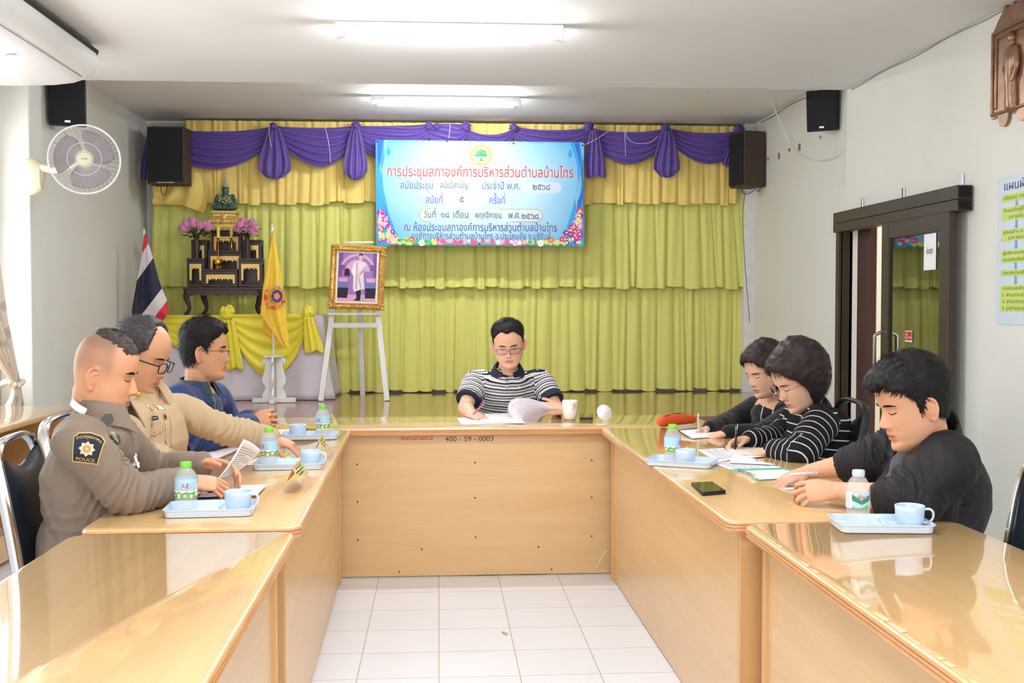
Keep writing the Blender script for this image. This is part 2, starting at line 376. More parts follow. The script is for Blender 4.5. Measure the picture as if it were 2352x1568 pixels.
# the side room behind the doorway
M['beige'] = mat('beige_paint', (206, 186, 152), .8, var=.05, vscale=3)
struct(MB().box((5.2, 7.2, 1.5), (.1, 3.2, 3), 0).build('wall_side_room', M['beige'], smooth=0))
struct(MB().box((4.22, 8.65, 1.3), (2.06, .1, 2.6), 0).build('wall_side_room_end', M['beige'], smooth=0))
struct(MB().box((4.22, 7.0, 2.6), (2.06, 3.6, .1), 0).build('ceiling_side_room', M['beige'], smooth=0)); struct(MB().box((4.22, 5.3, 1.3), (2.06, .1, 2.6), 0).build('wall_side_room_near', M['beige'], smooth=0))
area('side_room_fill', (4.0, 7.2, 2.52), (0, 0, 0), .6, .6, 9, (1, .95, .85))  # unseen area light without a fixture, brightens the side room

# window in the left wall
wf = MB()
for yy in (3.92, 5.0, 6.1, 7.2): wf.box((XL - .08, yy, 1.67), (.06, .05, 1.56), .004)
for zz in (.92, 2.42): wf.box((XL - .08, 5.56, zz), (.06, 3.3, .05), .004)
wo = struct(wf.build('window_1', M['white'], smooth=0))
MB().box((XL - .08, 5.56, 1.67), (.006, 3.2, 1.46), 0).build('pane', M['glass'], wo, smooth=0)

# ------------------------------------------------------------------ sliding door in the right wall
dr = thing('door_1', None, None, (XR, 6.7, 0)); dr['kind'] = 'structure'
x = XR - .03
h = MB(); h.box((x - .02, (5.74 + 7.6) / 2, 1.985), (.085, 7.6 - 5.74, .075), .004); h.box((x - .02, (5.74 + 7.6) / 2, 1.915), (.085, 7.6 - 5.74, .062), .004)
h.build('track', M['bronze'], dr, world=True, smooth=0)
e = MB(); e.box((x - .02, 5.737, 1.985), (.068, .004, .058), 0); e.box((x - .02, 5.737, 1.915), (.068, .004, .048), 0); e.build('track_end', mat('hollow_shade', (18, 17, 16), .9), dr, world=True, smooth=0)  # dark plates paint the shade inside the open track ends
for yy in (7.28, 6.62, 5.86):
    MB().box((XR - .008, yy, 2.05), (.012, .03, .1), .002).build('bracket', M['chrome'], dr, world=True, smooth=0)
j = MB(); j.box((x + .01, 7.57, .96), (.09, .1, 1.92), .005); j.box((x - .035, 7.535, .96), (.03, .03, 1.92), .003); j.build('jamb', M['bronze'], dr, world=True, smooth=0)
M['darkpanel'] = mat('maroon_door_panel', (74, 46, 44), .45)
MB().box((XR + .06, 7.36, .96), (.05, .22, 1.92), .004).build('fixed_panel', M['darkpanel'], dr, world=True, smooth=0)
p = MB(); xs = x - .055
for yy, wd in ((6.66, .1), (5.86, .11)): p.box((xs, yy, .95), (.045, wd, 1.87), .006)
p.box((xs, 6.26, 1.835), (.040, .74, .1), .004); p.box((xs, 6.26, .06), (.040, .74, .12), .004)
sl = p.build('sliding_frame', M['bronze'], dr, world=True, smooth=0)
M['tint'] = mat('dark_tinted_glass', (14, 18, 10), .02, spec=1.0, coat=1, coat_r=0)
MB().box((xs, 6.26, .95), (.008, .8, 1.74), 0).build('pane', M['tint'], sl, world=True, smooth=0)
MB().tube([(xs - .025, 6.67, .97), (xs - .07, 6.67, 1.0), (xs - .075, 6.67, 1.03), (xs - .075, 6.67, 1.16), (xs - .07, 6.67, 1.19), (xs - .025, 6.67, 1.21)][::-1], .011, 10, sub=4).build('handle', M['chrome'], dr, world=True)
SIDE = lambda p: basis((0, -1, 0), (0, 0, 1), (-1, 0, 0), p)          # lettering on the right wall
p0 = onx(2136, 578, xs - .008)
sg = MB().box((p0.x, p0.y, p0.z), (.002, .152, .205), 0).build('door_sign', M['paper'], smooth=0)
tag(sg, 'white paper sign reading ห้องสุขา taped on dark sliding door glass', 'sign')
tx = MB(); text(tx, 'ห้องสุขา', .05, SIDE((p0.x - .002, p0.y, p0.z - .012)), .085); tx.build('lettering', M['greytxt'], sg, world=True, smooth=0, fix=False)
p0 = onx(2087, 772, xs - .008)
sg = MB().box((p0.x, p0.y, p0.z), (.0015, .1, .066), 0).build('sticker', M['white'], smooth=0)
tag(sg, 'small red and white SLIDE sticker on door glass', 'sticker')
MB().box((p0.x - .001, p0.y, p0.z + .002), (.001, .094, .052), 0).build('red_field', M['redtxt'], sg, world=True, smooth=0)
tx = MB(); text(tx, 'เลื่อน SLIDE', .022, SIDE((p0.x - .002, p0.y, p0.z - .014)), .085, bold=.0006)
tx.prism([(-.026, .004), (-.026, .012), (-.03, .012), (-.022, .022), (-.014, .012), (-.018, .012), (-.018, .004)], .0004, SIDE((p0.x - .002, p0.y, p0.z)))
tx.build('lettering', M['white'], sg, world=True, smooth=0, fix=False)

# ------------------------------------------------------------------ ceiling tubes
def tube_light(label, y, x0, x1, z):
    t = thing('fluorescent_light', label, 'ceiling light', ((x0 + x1) / 2, y, z), group='ceiling tube lights'); L = x1 - x0
    b = MB(); b.box((0, 0, -.022), (L, .052, .044), .004); b.build('housing', M['white'], t, smooth=0)
    MB().sph((-L / 2 + .1, -.027, -.022), (.008, .004, .008), 10).build('screw', M['chrome'], t)
    for sx in (-1, 1):
        c = MB(); c.box((sx * (L / 2 - .012), 0, -.062), (.018, .04, .05), .004); c.tube([(sx * (L / 2 - .02), 0, -.07), (sx * (L / 2 - .06), 0, -.07)], .0145, 14, round_=False); c.build('tube_holder', M['white'], t, smooth=40)
    MB().tube([(-L / 2 + .058, 0, -.07), (L / 2 - .058, 0, -.07)], .0135, 14, round_=False).build('tube', M['tube'], t)
    return t
tube_light('lit fluorescent batten nearer the front, on lower ceiling', 5.95, -.545, .675, ZC)
tube_light('lit fluorescent batten over the stage, near purple swags', 9.03, -.552, .674, ZCF)
# ------------------------------------------------------------------ backdrop curtains on the stage
def pleated(name, label, x0, x1, top, bot, Yb, depth, pw, m, seed, flare=0.0, grp='backdrop curtain tiers'):
    rnd = random.Random(seed); edges = [x0]
    while edges[-1] < x1 - pw * .6: edges.append(edges[-1] + pw * rnd.uniform(.72, 1.3))
    edges[-1] = x1; n = len(edges) - 1; lean = [rnd.uniform(-.03, .03) for _ in edges]; ds = [rnd.uniform(.6, 1.15) for _ in edges]
    K = 12; U = []
    for i in range(n):
        for k in range(K): U.append((i, k / K))
    U.append((n - 1, 1.0)); NV = 16
    vs = []; fs = []
    for j in range(NV + 1):
        v = j / NV
        for i, p in U:
            l0, l1 = lean[i], lean[i + 1]; a = edges[i] + l0 * v; b = edges[i + 1] + l1 * v
            x = a + (b - a) * p; x += flare * v * max(0, (x - x0) / (x1 - x0) - .85) / .15
            bulge = (1 - abs(2 * p - 1) ** 5) * (.45 + .55 * v) * ds[i] + .12 * math.sin(p * 9 + i * 3 + v * 2)
            z0, z1 = top(x), bot(x) + .012 * math.sin(i * 2.3) + .01 * (abs(2 * p - 1) ** 3)
            vs.append((x, Yb - depth * bulge - .012 * v, z0 + (z1 - z0) * v))
    W = len(U); mb = MB()
    mb.add(vs, [(j*W + i, j*W + i + 1, (j+1)*W + i + 1, (j+1)*W + i) for j in range(NV) for i in range(W - 1)])
    return tag(mb.build(name, m, smooth=180, fix=False), label, 'curtain', grp)
zpx = lambda py, Y=10.3: at(1008, py, Y).z
xpx = lambda px, Y=10.3, py=600: at(px, py, Y).x
pleated('stage_curtain', 'lime green pleated lowest curtain tier reaching down to stage floor', xpx(358), xpx(1712), lambda x: zpx(600), lambda x: STZ + .014, 10.34, .045, .125, M['green'], 3)
pleated('stage_curtain', 'lime green pleated middle curtain tier under the yellow one', xpx(356), xpx(1712), lambda x: zpx(400), lambda x: zpx(661), 10.28, .045, .118, M['green'], 5, flare=.055)
pleated('stage_curtain', 'golden yellow pleated top curtain tier beneath the purple swags', xpx(432), xpx(1692), lambda x: zpx(286), lambda x: zpx(468 if x > -1 else 474), 10.22, .04, .115, M['yellow'], 8)
# bunched yellow cloth at the left end
def bunch(u, v):
    a = at(352 + 100 * u + 24 * math.sin(v * 2.4) * u, 425 + 45 * v - 90 * u * (1 - v) ** 1.4 + 46 * v * max(0, u - .55), 10.13)
    a.y -= .035 * math.sin(u * 17 + v * 3) * (.4 + .6 * v) + .02 * math.sin(v * 9 + u * 4); return a
tag(MB().grid(bunch, 48, 24, thick=.004).build('bunched_cloth', M['yellow'], smooth=180), 'bunched end of yellow cloth hanging under the left black speaker', 'curtain')
# board at the top left where the curtain is missing
tag(MB().box(at(470, 292, 10.36), (.17, .02, .05), .002).build('hanging_rail', M['green'], smooth=0), 'short green strip above purple swag at upper left', 'rail')

# ------------------------------------------------------------------ purple swag valance
vl = thing('swag_valance', 'purple satin swag valance with knots and tails along stage top', 'valance', at(1008, 300, 10.15))
def swag(pa, pb, sag_top, drop, Yb, edge=.07, folds=5, low=.5):
    A, B = at(*pa, Yb), at(*pb, Yb)
    def fn(u, v):
        e = 4 * u * (1 - u); sk = u ** (math.log(.5) / math.log(low)) ; e2 = 4 * sk * (1 - sk)
        x = A.x + (B.x - A.x) * u; z = A.z + (B.z - A.z) * u - sag_top * e
        d = edge + (drop - edge - sag_top) * e2 ** .85
        f = math.sin(2 * math.pi * (v * folds + .25 * math.sin(u * 5))) * .5 + .5
        y = Yb - .02 - (.022 + .014 * v) * f * (.35 + .65 * e) - .03 * e * v
        return (x, y, z - v * d)
    return MB().grid(fn, 40, 44, thick=.003).build('swag', M['purple'], vl, world=True, smooth=180)
def tail(px, py, w_, L, Yb, lean=0, open_=False):
    A = at(px, py, Yb)
    def fn(u, v):
        t = 2 * u - 1; wd = w_ * (.28 + .72 * min(1, v * 1.5) ** .8) * (1 if open_ else (1 - .45 * max(0, v - .86) / .14))
        return (A.x + lean * v + t * wd / 2, Yb - .05 - .03 * (1 - t * t) * (1 - v * .3) - .014 * math.sin(u * 22 + v * 2), A.z - L * v - (.02 * (1 - t * t) if not open_ else .012 * math.sin(u * 9)))
    return MB().grid(fn, 36, 22, thick=.003).build('tail', M['purple'], vl, world=True, smooth=180)
def knot(px, py, r, Yb=10.08):
    b = bmesh.new(); bmesh.ops.create_uvsphere(b, u_segments=24, v_segments=16, radius=1); A = at(px, py, Yb); o = random.random() * 50
    for v in b.verts:
        n_ = noise.noise(v.co * 2.2 + V((o, 0, 0))) * .35 + .16 * math.sin(8 * math.atan2(v.co.z, v.co.x) + 4 * v.co.y)
        v.co = A + V((v.co.x * r, v.co.y * r * .8, v.co.z * r * .95)) * (1 + n_)
    return MB().bm(b).build('knot', M['purple'], vl, world=True, smooth=180)
U_ = 10.0 / 2520
swag((352, 290), (627, 292), .05, .39, 10.14, .12); swag((627, 290), (818, 290), .02, .375, 10.14, .09, low=.58); swag((818, 290), (988, 286), .01, .36, 10.14, .09)
swag((985, 288), (1070, 288), -.01, .3, 10.13, .12, 3); swag((1070, 296), (1180, 296), .06, .3, 10.14, .07, 4); swag((1180, 292), (1350, 294), .03, .33, 10.14, .1)
swag((1350, 294), (1528, 296), .04, .34, 10.14, .1); swag((1528, 294), (1700, 300), .04, .33, 10.14, .1, low=.55)
for a in ((632, 296, .285, .44, 10.1), (817, 296, .21, .45, 10.1, 0), (1362, 300, .19, .43, 10.1, .02, True), (1529, 298, .25, .43, 10.1), (1672, 340, .1, .16, 10.12, -.03)): tail(*a)
tail(350, 300, .13, .45, 10.12, -.03, True)
for a in ((627, 290, .036), (818, 289, .04), (985, 289, .034), (1003, 290, .03), (1070, 290, .042), (1180, 293, .038), (1352, 291, .042), (1529, 293, .036), (1698, 298, .05)): knot(*a)
def string(label, pts, Yb, r=.0022, m=None, name='string'):
    return tag(MB().tube([at(*p, Yb) for p in pts], r, 5, sub=4).build(name, m or M['flagw']), label, 'string', 'white strings on the valance')
string('white string hanging on swag below the first knot', [(619, 287), (618, 300), (620, 320), (623, 336)], 10.0)
string('thin white string hanging down second swag from left', [(745, 290), (750, 305), (757, 340), (759, 372)], 10.03)
string('white string hanging above banner logo, left of it', [(1034, 284), (1033, 300), (1031, 316)], 9.98)
string('string tied from top right banner corner to the valance', [(1341, 333), (1365, 322), (1400, 300)], 10.0)
string('long white string looped across the swag right of banner', [(1436, 292), (1440, 315), (1458, 328), (1490, 328), (1512, 312)], 10.03)
string('white string dropping straight down from red tie', [(1434, 300), (1436, 330), (1437, 358)], 10.03)

# ------------------------------------------------------------------ vinyl banner
YBN = 9.98; K = YBN / 2520
bn_c = at(1104, 444, YBN)
bn = thing('vinyl_banner', 'pale blue printed vinyl banner with red Thai heading and flower corners', 'banner', bn_c)
def zc(zx, zy): return ((zx - 1170) / 4.612 * K, -(zy - 663) / 4.612 * K)     # banner print coordinates in metres
m, nt, b = node_mat('banner_print'); tc = nt.nodes.new('ShaderNodeTexCoord'); mp = nt.nodes.new('ShaderNodeMapping'); mp.inputs['Scale'].default_value = (.95, 1, 1.3); mp.inputs['Location'].default_value = (0, 0, -.05)
gr = nt.nodes.new('ShaderNodeTexGradient'); gr.gradient_type = 'SPHERICAL'; rp = nt.nodes.new('ShaderNodeValToRGB')
nz = nt.nodes.new('ShaderNodeTexNoise'); nz.inputs['Scale'].default_value = 3; ad = nt.nodes.new('ShaderNodeMath'); ad.operation = 'MULTIPLY_ADD'; ad.inputs[1].default_value = .25
nt.links.new(tc.outputs['Object'], mp.inputs[0]); nt.links.new(mp.outputs[0], gr.inputs[0]); nt.links.new(tc.outputs['Object'], nz.inputs[0]); nt.links.new(nz.outputs[0], ad.inputs[0]); nt.links.new(gr.outputs[1], ad.inputs[2]); nt.links.new(ad.outputs[0], rp.inputs[0])
rp.color_ramp.elements[0].position = .15; rp.color_ramp.elements[0].color = (*lin((104, 182, 224)), 1); rp.color_ramp.elements[1].position = .72; rp.color_ramp.elements[1].color = (*lin((186, 214, 228)), 1)
nt.links.new(rp.outputs[0], b.inputs['Base Color']); b.inputs['Roughness'].default_value = .55; b.inputs['Specular IOR Level'].default_value = .25
def wob(x, z): return .0014 * math.sin(x * 5 + z * 3) + .001 * math.sin(z * 9 - x * 2)
x0, z1 = zc(70, 112); x1, z0 = zc(2268, 1217)
MB().grid(lambda u, v: (x0 + (x1 - x0) * u, wob(x0 + (x1 - x0) * u, z1 + (z0 - z1) * v), z1 + (z0 - z1) * v - .004 * u * (1 - v)), 40, 20, thick=.0015).build('sheet', m, bn, smooth=180)
BW = lambda dz: (lambda p: V((p.x, wob(p.x, p.z) - dz, p.z)))
BM = lambda x, z: basis((1, 0, 0), (0, 0, 1), (0, -1, 0), (x, 0, z))
def flat(mb, pts, dz, mi=0):           # a printed shape on the sheet
    mb.add([V((zc(*p)[0], wob(*zc(*p)) - dz, zc(*p)[1])) for p in pts], [tuple(range(len(pts)))], mi)
def disc(cx_, cy_, rx, ry=None, n=18, rot=0, pet=0):
    ry = ry or rx; out = []
    for k in range(n):
        a = 2 * math.pi * k / n; q = 1 + (.22 * math.cos(pet * a) if pet else 0); X, Y_ = rx * q * math.cos(a), ry * q * math.sin(a)
        out.append((cx_ + X * math.cos(rot) - Y_ * math.sin(rot), cy_ + X * math.sin(rot) + Y_ * math.cos(rot)))
    return out
def pm(n, rgb): return mat(n, rgb, .6, spec=.2)
PR = [pm('print_blue', (66, 158, 226)), pm('print_deep_blue', (58, 110, 200)), pm('print_sky', (130, 196, 240)), pm('print_magenta', (206, 66, 150)), pm('print_purple', (140, 66, 150)), pm('print_pink', (238, 168, 200)),
      pm('print_white', (246, 248, 250)), pm('print_yellow', (240, 206, 110)), pm('print_lime', (190, 226, 120)), pm('print_green', (86, 176, 120)), pm('print_rose', (226, 96, 130)), pm('print_orange', (236, 120, 60))]
mb = MB()
flat(mb, [(70, 112), (212, 112), (170, 270), (135, 420), (150, 620), (200, 860), (290, 1100), (200, 1217), (75, 1217)], .002, 0)
flat(mb, [(90, 112), (150, 112), (120, 330), (85, 560)], .0025, 1); flat(mb, [(80, 560), (120, 470), (140, 700), (240, 1080), (160, 1000)], .0025, 1); flat(mb, [(160, 112), (205, 112), (160, 290)], .0025, 2)
flat(mb, [(2122, 122), (2268, 125), (2268, 1217), (2150, 1217), (2060, 1095), (2150, 800), (2205, 540), (2190, 330)], .002, 0)
flat(mb, [(2160, 124), (2215, 124), (2240, 420), (2200, 250)], .0025, 1); flat(mb, [(2250, 300), (2262, 700), (2150, 1060), (2190, 820)], .0025, 1); flat(mb, [(2225, 124), (2262, 126), (2262, 330)], .0025, 2)
for cx_, cy_ in ((205, 235), (2120, 240)): flat(mb, [(cx_, cy_ - 55), (cx_ + 22, cy_), (cx_ + 12, cy_ + 38), (cx_ - 14, cy_ + 38), (cx_ - 22, cy_)], .0025, 0)
rn = random.Random(4)
for sx in (0, 1):
    for k in range(62):
        u = rn.random(); yy = 830 + 370 * u; xx = 78 + rn.random() * (40 + 240 * u ** 1.2); xx = 2340 - xx if sx else xx
        flat(mb, disc(min(max(xx, 112), 2226), min(yy, 1176), rn.uniform(16, 34), n=20, pet=5, rot=rn.random() * 6), .003 + k * 2e-5, rn.choice([3, 3, 4, 4, 5, 5, 3, 8, 7]))
        flat(mb, disc(min(max(xx, 112), 2226), min(yy, 1176), 8, n=8), .0045 + k * 2e-5, rn.choice([7, 6]))
for k in range(60):
    xx = 330 + rn.random() * 1680; yy = rn.uniform(1160, 1186); c_ = rn.choice([8, 9, 9, 7] if (xx < 690 or xx > 1640) else [10, 5, 10, 5, 6])
    flat(mb, disc(xx, yy, rn.uniform(16, 30), n=20, pet=6, rot=rn.random() * 6), .003 + k * 2e-5, c_)
for cx_, cy_, a_, c_ in ((548, 1187, 6, 7), (1806, 1187, 6, 7), (440, 1150, 11, 7), (1910, 1150, 11, 7)):
    flat(mb, disc(cx_, cy_, 32, n=24, pet=8), .0046, a_); flat(mb, disc(cx_, cy_, 12, n=10), .005, c_)
for k in range(6): flat(mb, disc(300 + k * 24, 1185 + 10 * math.sin(k * 2), 16), .0046, 8); flat(mb, disc(1960 + k * 24, 1185 + 10 * math.sin(k * 2), 16), .0046, 8)
mb.build('printed_artwork', PR, bn, smooth=0, fix=False)
# round emblem with a tree
E_ = [pm('emblem_yellow', (228, 228, 130)), PR[6], pm('emblem_green', (70, 158, 96)), pm('emblem_trunk', (96, 96, 80)), pm('emblem_gold', (168, 150, 70)), pm('emblem_teal', (120, 190, 160))]
mb = MB(); flat(mb, disc(1175, 263, 112, n=40), .002, 4); flat(mb, disc(1175, 263, 104, n=40), .0025, 0); flat(mb, disc(1175, 263, 80, n=40), .003, 4); flat(mb, disc(1175, 263, 76, n=40), .0035, 1)
flat(mb, [(1166, 322), (1172, 290), (1170, 260), (1182, 260), (1181, 290), (1190, 322)], .004, 3); flat(mb, disc(1178, 318, 50, 9), .0038, 5)
for q in ((1140, 262, 30, 18), (1212, 262, 30, 18), (1175, 238, 48, 24), (1150, 232, 26, 18), (1205, 232, 26, 18), (1178, 216, 32, 16), (1176, 258, 40, 14)): flat(mb, disc(*q), .0045, 2)
for q in ((1160, 226, 22, 7), (1205, 242, 20, 6), (1140, 250, 18, 6), (1185, 210, 16, 5)): flat(mb, disc(*q), .005, 5)
for k in range(28):
    a = 2 * math.pi * k / 28; flat(mb, disc(1175 + 92 * math.cos(a), 263 + 92 * math.sin(a), 5, n=6), .0042, 4)
mb.build('emblem', E_, bn, smooth=0, fix=False)
# white pads behind the changeable words, gold lozenge round the date
mb = MB()
def pill(x0_, x1_, yc, h, dz, mi):
    r = h / 2; P = [(x1_ - r + r * math.sin(a), yc - r * math.cos(a)) for a in np.linspace(0, math.pi, 10)] + [(x0_ + r - r * math.sin(a), yc + r * math.cos(a)) for a in np.linspace(0, math.pi, 10)]
    flat(mb, P, dz, mi)
pad = pm('print_pad', (200, 214, 226))
for q in ((705, 1120, 598, 104), (1610, 2025, 600, 112), (815, 1210, 735, 100)): pill(*q, .002, 0)
pill(522, 1830, 893, 138, .002, 1); pill(530, 1822, 893, 126, .0025, 0)
mb.build('word_pad', [pad, pm('print_gold_line', (180, 160, 90))], bn, smooth=0, fix=False)
def line(name, body, x0_, x1_, base, size, m_, bold=.0, halo=0):
    X, Z_ = zc((x0_ + x1_) / 2, base); wd = (x1_ - x0_) / 4.612 * K; sz = size / 4.612 * K
    mb = MB()
    if halo: text(mb, body, sz, BM(X, Z_), wd + 2 * sz * (halo * .13 - bold), bold=sz * halo * .13, mi=1, warp=BW(.0042))
    text(mb, body, sz, BM(X, Z_), wd, bold=sz * bold, mi=0, warp=BW(.0056)); mb.build(name, [m_, PR[6]], bn, smooth=0, fix=False)
line('heading', 'การประชุมสภาองค์การบริหารส่วนตำบลบ้านไทร', 188, 2155, 490, 148, M['redtxt'], .014, .5)
line('lettering', 'สมัยประชุม', 325, 670, 618, 105, M['bluetxt'], .006, .35); line('lettering', 'สมัยวิสามัญ', 745, 1030, 610, 90, M['greytxt'])
line('lettering', 'ประจำปี พ.ศ.', 1185, 1585, 618, 105, M['bluetxt'], .006, .35); line('lettering', '๒๕๖๘', 1722, 1905, 622, 100, M['greytxt'])
line('lettering', 'สมัยที่', 590, 770, 768, 105, M['bluetxt'], .006, .35); line('lettering', '๕', 950, 992, 756, 92, M['greytxt']); line('lettering', 'ครั้งที่', 1262, 1428, 770, 105, M['bluetxt'], .006, .35)
line('lettering', 'วันที่', 572, 695, 922, 100, M['greentxt'], .012); line('lettering', '๑๘', 752, 838, 918, 92, M['greytxt']); line('lettering', 'เดือน', 882, 1038, 922, 100, M['greentxt'], .012)
line('lettering', 'พฤศจิกายน', 1112, 1388, 922, 92, M['greytxt']); line('lettering', 'พ.ศ.', 1462, 1588, 924, 100, M['greentxt'], .012); line('lettering', '๒๕๖๘', 1605, 1785, 930, 98, M['greytxt'])
line('lettering', 'ณ ห้องประชุมสภาองค์การบริหารส่วนตำบลบ้านไทร', 365, 1980, 1058, 112, M['navytxt'], .008, .35)
line('lettering', 'องค์การบริหารส่วนตำบลบ้านไทร อ.ประโคนชัย จ.บุรีรัมย์', 443, 1912, 1144, 94, M['navytxt'], .006, .35)
for q in ((84, 130), (814, 122), (1518, 136), (2250, 150), (1158, 1196)):
    X, Z_ = zc(*q); MB().lathe([(.003, 0), (.008, 0), (.008, .002), (.003, .002)], (X, wob(X, Z_) - .003, Z_), 14, rot=Matrix.Rotation(R_(90), 4, 'X')).build('eyelet', M['dark'], bn)

# ------------------------------------------------------------------ loudspeakers
def speaker(label, c, d, rz, front, side, tilt=0, badge=True, txt=None):
    t = thing('loudspeaker', label, 'loudspeaker', c, rz); t.rotation_euler = (tilt, 0, rz); w_, dp, h_ = d
    MB().box((0, 0, 0), (w_, dp, h_), .008).build('cabinet', side, t, smooth=0)
    MB().box((0, -dp / 2 - .006, .0), (w_ * .93, .014, h_ * .93), .005).build('grille', front, t, smooth=0)
    if badge: MB().box((.0, -dp / 2 - .0145, -h_ * .4), (w_ * .16, .003, .014), .001).build('badge', M['chrome'], t, smooth=0)
    if txt:
        mb = MB(); text(mb, txt, .022, basis((1, 0, 0), (0, 0, 1), (0, -1, 0), (0, -dp / 2 - .0002, -h_ / 2 + .018)), w_ * .45); mb.build('stencilled_number', M['white'], t, smooth=0, fix=False)
    return t
a = at(393, 362, 9.95); s1 = speaker('large black-grilled loudspeaker on stage wall above bunched yellow cloth', (a.x, 9.89, a.z), (.325, .22, .50), R_(-4), M['grille'], M['brown'], badge=False)
MB().box((.0, -.113, -.235), (.30, .012, .03), .002).build('base_strip', M['brown'], s1, smooth=0)
mb = MB(); text(mb, '๔๔๐-๔๑-๐๐๒๗', .024, basis((1, 0, 0), (0, 0, 1), (0, -1, 0), (0, -.1205, -.243)), .15); mb.build('stencilled_number', M['white'], s1, smooth=0, fix=False)
a = at(1722, 368, 9.9); s2 = speaker('brown loudspeaker turned sideways at right end of purple swags', (a.x - .02, 9.9, a.z), (.235, .23, .50), R_(-72), M['grille'], M['brown'], badge=False, txt='๔๔๐')
tag(MB().tube([at(1700, 430, 9.95), at(1712, 446, 9.95), at(1735, 436, 9.95), at(1742, 440, 9.95), at(1748, 428, 9.95)], .003, 6, sub=5).build('cable', M['black']), 'black cable dangling under brown loudspeaker', 'cable')
tag(MB().tube([at(1712, 440, 9.9), at(1706, 500, 9.95), at(1712, 620, 10.0), at(1722, 740, 10.1)], .003, 6, sub=5).build('cable', M['greytxt']), 'thin cable running down beside curtain right edge', 'cable')
tag(MB().tube([at(372, 412, 9.86), at(370, 440, 9.86), at(380, 447, 9.86), at(386, 412, 9.86)], .003, 6, sub=5).build('cable', M['black']), 'short black cable loop under left stage loudspeaker', 'cable')
a = at(1893, 254, 8.1); s3 = speaker('black loudspeaker mounted on right wall near ceiling', (a.x, a.y, a.z), (.225, .2, .3), R_(-30), M['grille'], M['black'], R_(9))
MB().box((.07, .09, .0), (.1, .1, .29), .006).build('rear_bracket', M['white'], s3, smooth=0)
MB().tube([(0, 0, .15), (.0, .1, .19), (.12, .12, .2)], .012, 8).build('mount', M['black'], s3)
a = at(156, 235, 7.9); s4 = speaker('black loudspeaker on left wall behind the air conditioner', (a.x, a.y, a.z), (.235, .2, .33), R_(16), M['grille'], M['black'], R_(8))
MB().box((-.06, .09, .0), (.08, .1, .3), .006).build('rear_bracket', M['white'], s4, smooth=0)

# ------------------------------------------------------------------ air conditioner
ac = thing('air_conditioner', 'white ceiling-hung air conditioner at upper left corner', 'air conditioner', (-2.4, 5.6, 2.87))
prof = [(-1.985, 2.868), (-1.955, 2.84), (-1.945, 2.80), (-1.945, 2.775), (-1.965, 2.72), (-2.01, 2.68), (-2.09, 2.652), (-2.2, 2.638), (-2.35, 2.632), (-2.79, 2.63), (-2.84, 2.66), (-2.85, 2.72), (-2.85, 2.868)]
def rings(prof, ys):
    mb = MB(); n = len(prof); vs = []
    for y, sx, sz in ys:
        for x, z in prof: vs.append((-2.85 + (x + 2.85) * sx, y, 2.868 - (2.868 - z) * sz))
    fs = [(i*n + k, i*n + k + 1, (i+1)*n + k + 1, (i+1)*n + k) for i in range(len(ys) - 1) for k in range(n - 1)]
    fs += [tuple(range(n)), tuple((len(ys)-1)*n + k for k in range(n))]; mb.add(vs, fs); return mb
rings(prof, [(4.95, .97, .96), (5.0, .995, .99), (5.05, 1, 1), (6.45, 1, 1), (6.52, .992, .985), (6.56, .975, .95), (6.575, .955, .9)]).build('casing', M['white'], ac, world=True, smooth=50)
MB().box((-1.951, 5.74, 2.822), (.012, 1.5, .03), .002, rot=Matrix.Rotation(R_(14), 4, 'Y')).build('air_slot', mat('dark_slot', (44, 42, 40), .7), ac, world=True, smooth=0)
MB().box((-2.02, 5.72, 2.672), (.004, 1.4, .003), 0, rot=Matrix.Rotation(R_(30), 4, 'Y')).build('panel_seam', M['greytxt'], ac, world=True, smooth=0)
MB().box((-2.16, 5.75, 2.638), (.05, .03, .004), .001).build('badge', M['chrome'], ac, world=True, smooth=0)
g = MB()
for k in range(16): g.box((-2.44 - k * .022, 5.85, 2.628), (.009, .95, .005), .001)
g.build('intake_grille', M['greytxt'], ac, world=True, smooth=0)

# ------------------------------------------------------------------ wall fan
fc = at(194, 366, 7.05); fn_ = thing('wall_fan', 'white oscillating wall fan with round wire cage on left pillar', 'fan', fc)
dirn = V((.30, -1, -.06)).normalized(); sx_ = V((0, 0, 1)).cross(dirn).normalized(); FM = basis(sx_, dirn.cross(sx_), dirn, (0, 0, 0))
FR = .212; cg = MB(); cg.M = FM
for z, r, t_ in ((0, FR, .0055), (.0, FR * .985, .003), (.052, .1, .0016), (-.06, .12, .0016), (.056, .05, .002)):
    cg.tube([(r * math.cos(a), r * math.sin(a), z) for a in np.linspace(0, 2 * math.pi, 49)[:-1]], t_, 6, closed=True)
for k in range(84):
    a = 2 * math.pi * k / 84; c_, s_ = math.cos(a), math.sin(a)
    cg.tube([(.044 * c_, .044 * s_, .058), (.12 * c_, .12 * s_, .05), (.19 * c_, .19 * s_, .026), (FR * c_, FR * s_, 0)], .0008, 3, round_=False)
    if k % 2 == 0: cg.tube([(.05 * c_, .05 * s_, -.07), (.15 * c_, .15 * s_, -.06), (FR * c_, FR * s_, 0)], .0011, 3, round_=False)
cg.build('cage', M['white'], fn_)
hb = MB(); hb.M = FM; hb.lathe([(0.001, .066), (.03, .066), (.042, .062), (.046, .054), (.044, .05), (.001, .05)], n=28); hb.build('hub_cap', M['offwhite'], fn_)
lg = MB(); lg.M = FM @ Matrix.Translation((0, 0, .0668)); text(lg, 'HATARI', .013, Matrix.Translation((0, -.004, 0)), .036); lg.build('lettering', M['dark'], fn_, smooth=0, fix=False)
M['blade'] = mat('grey_fan_blade', (150, 138, 146), .35, alpha=.8)
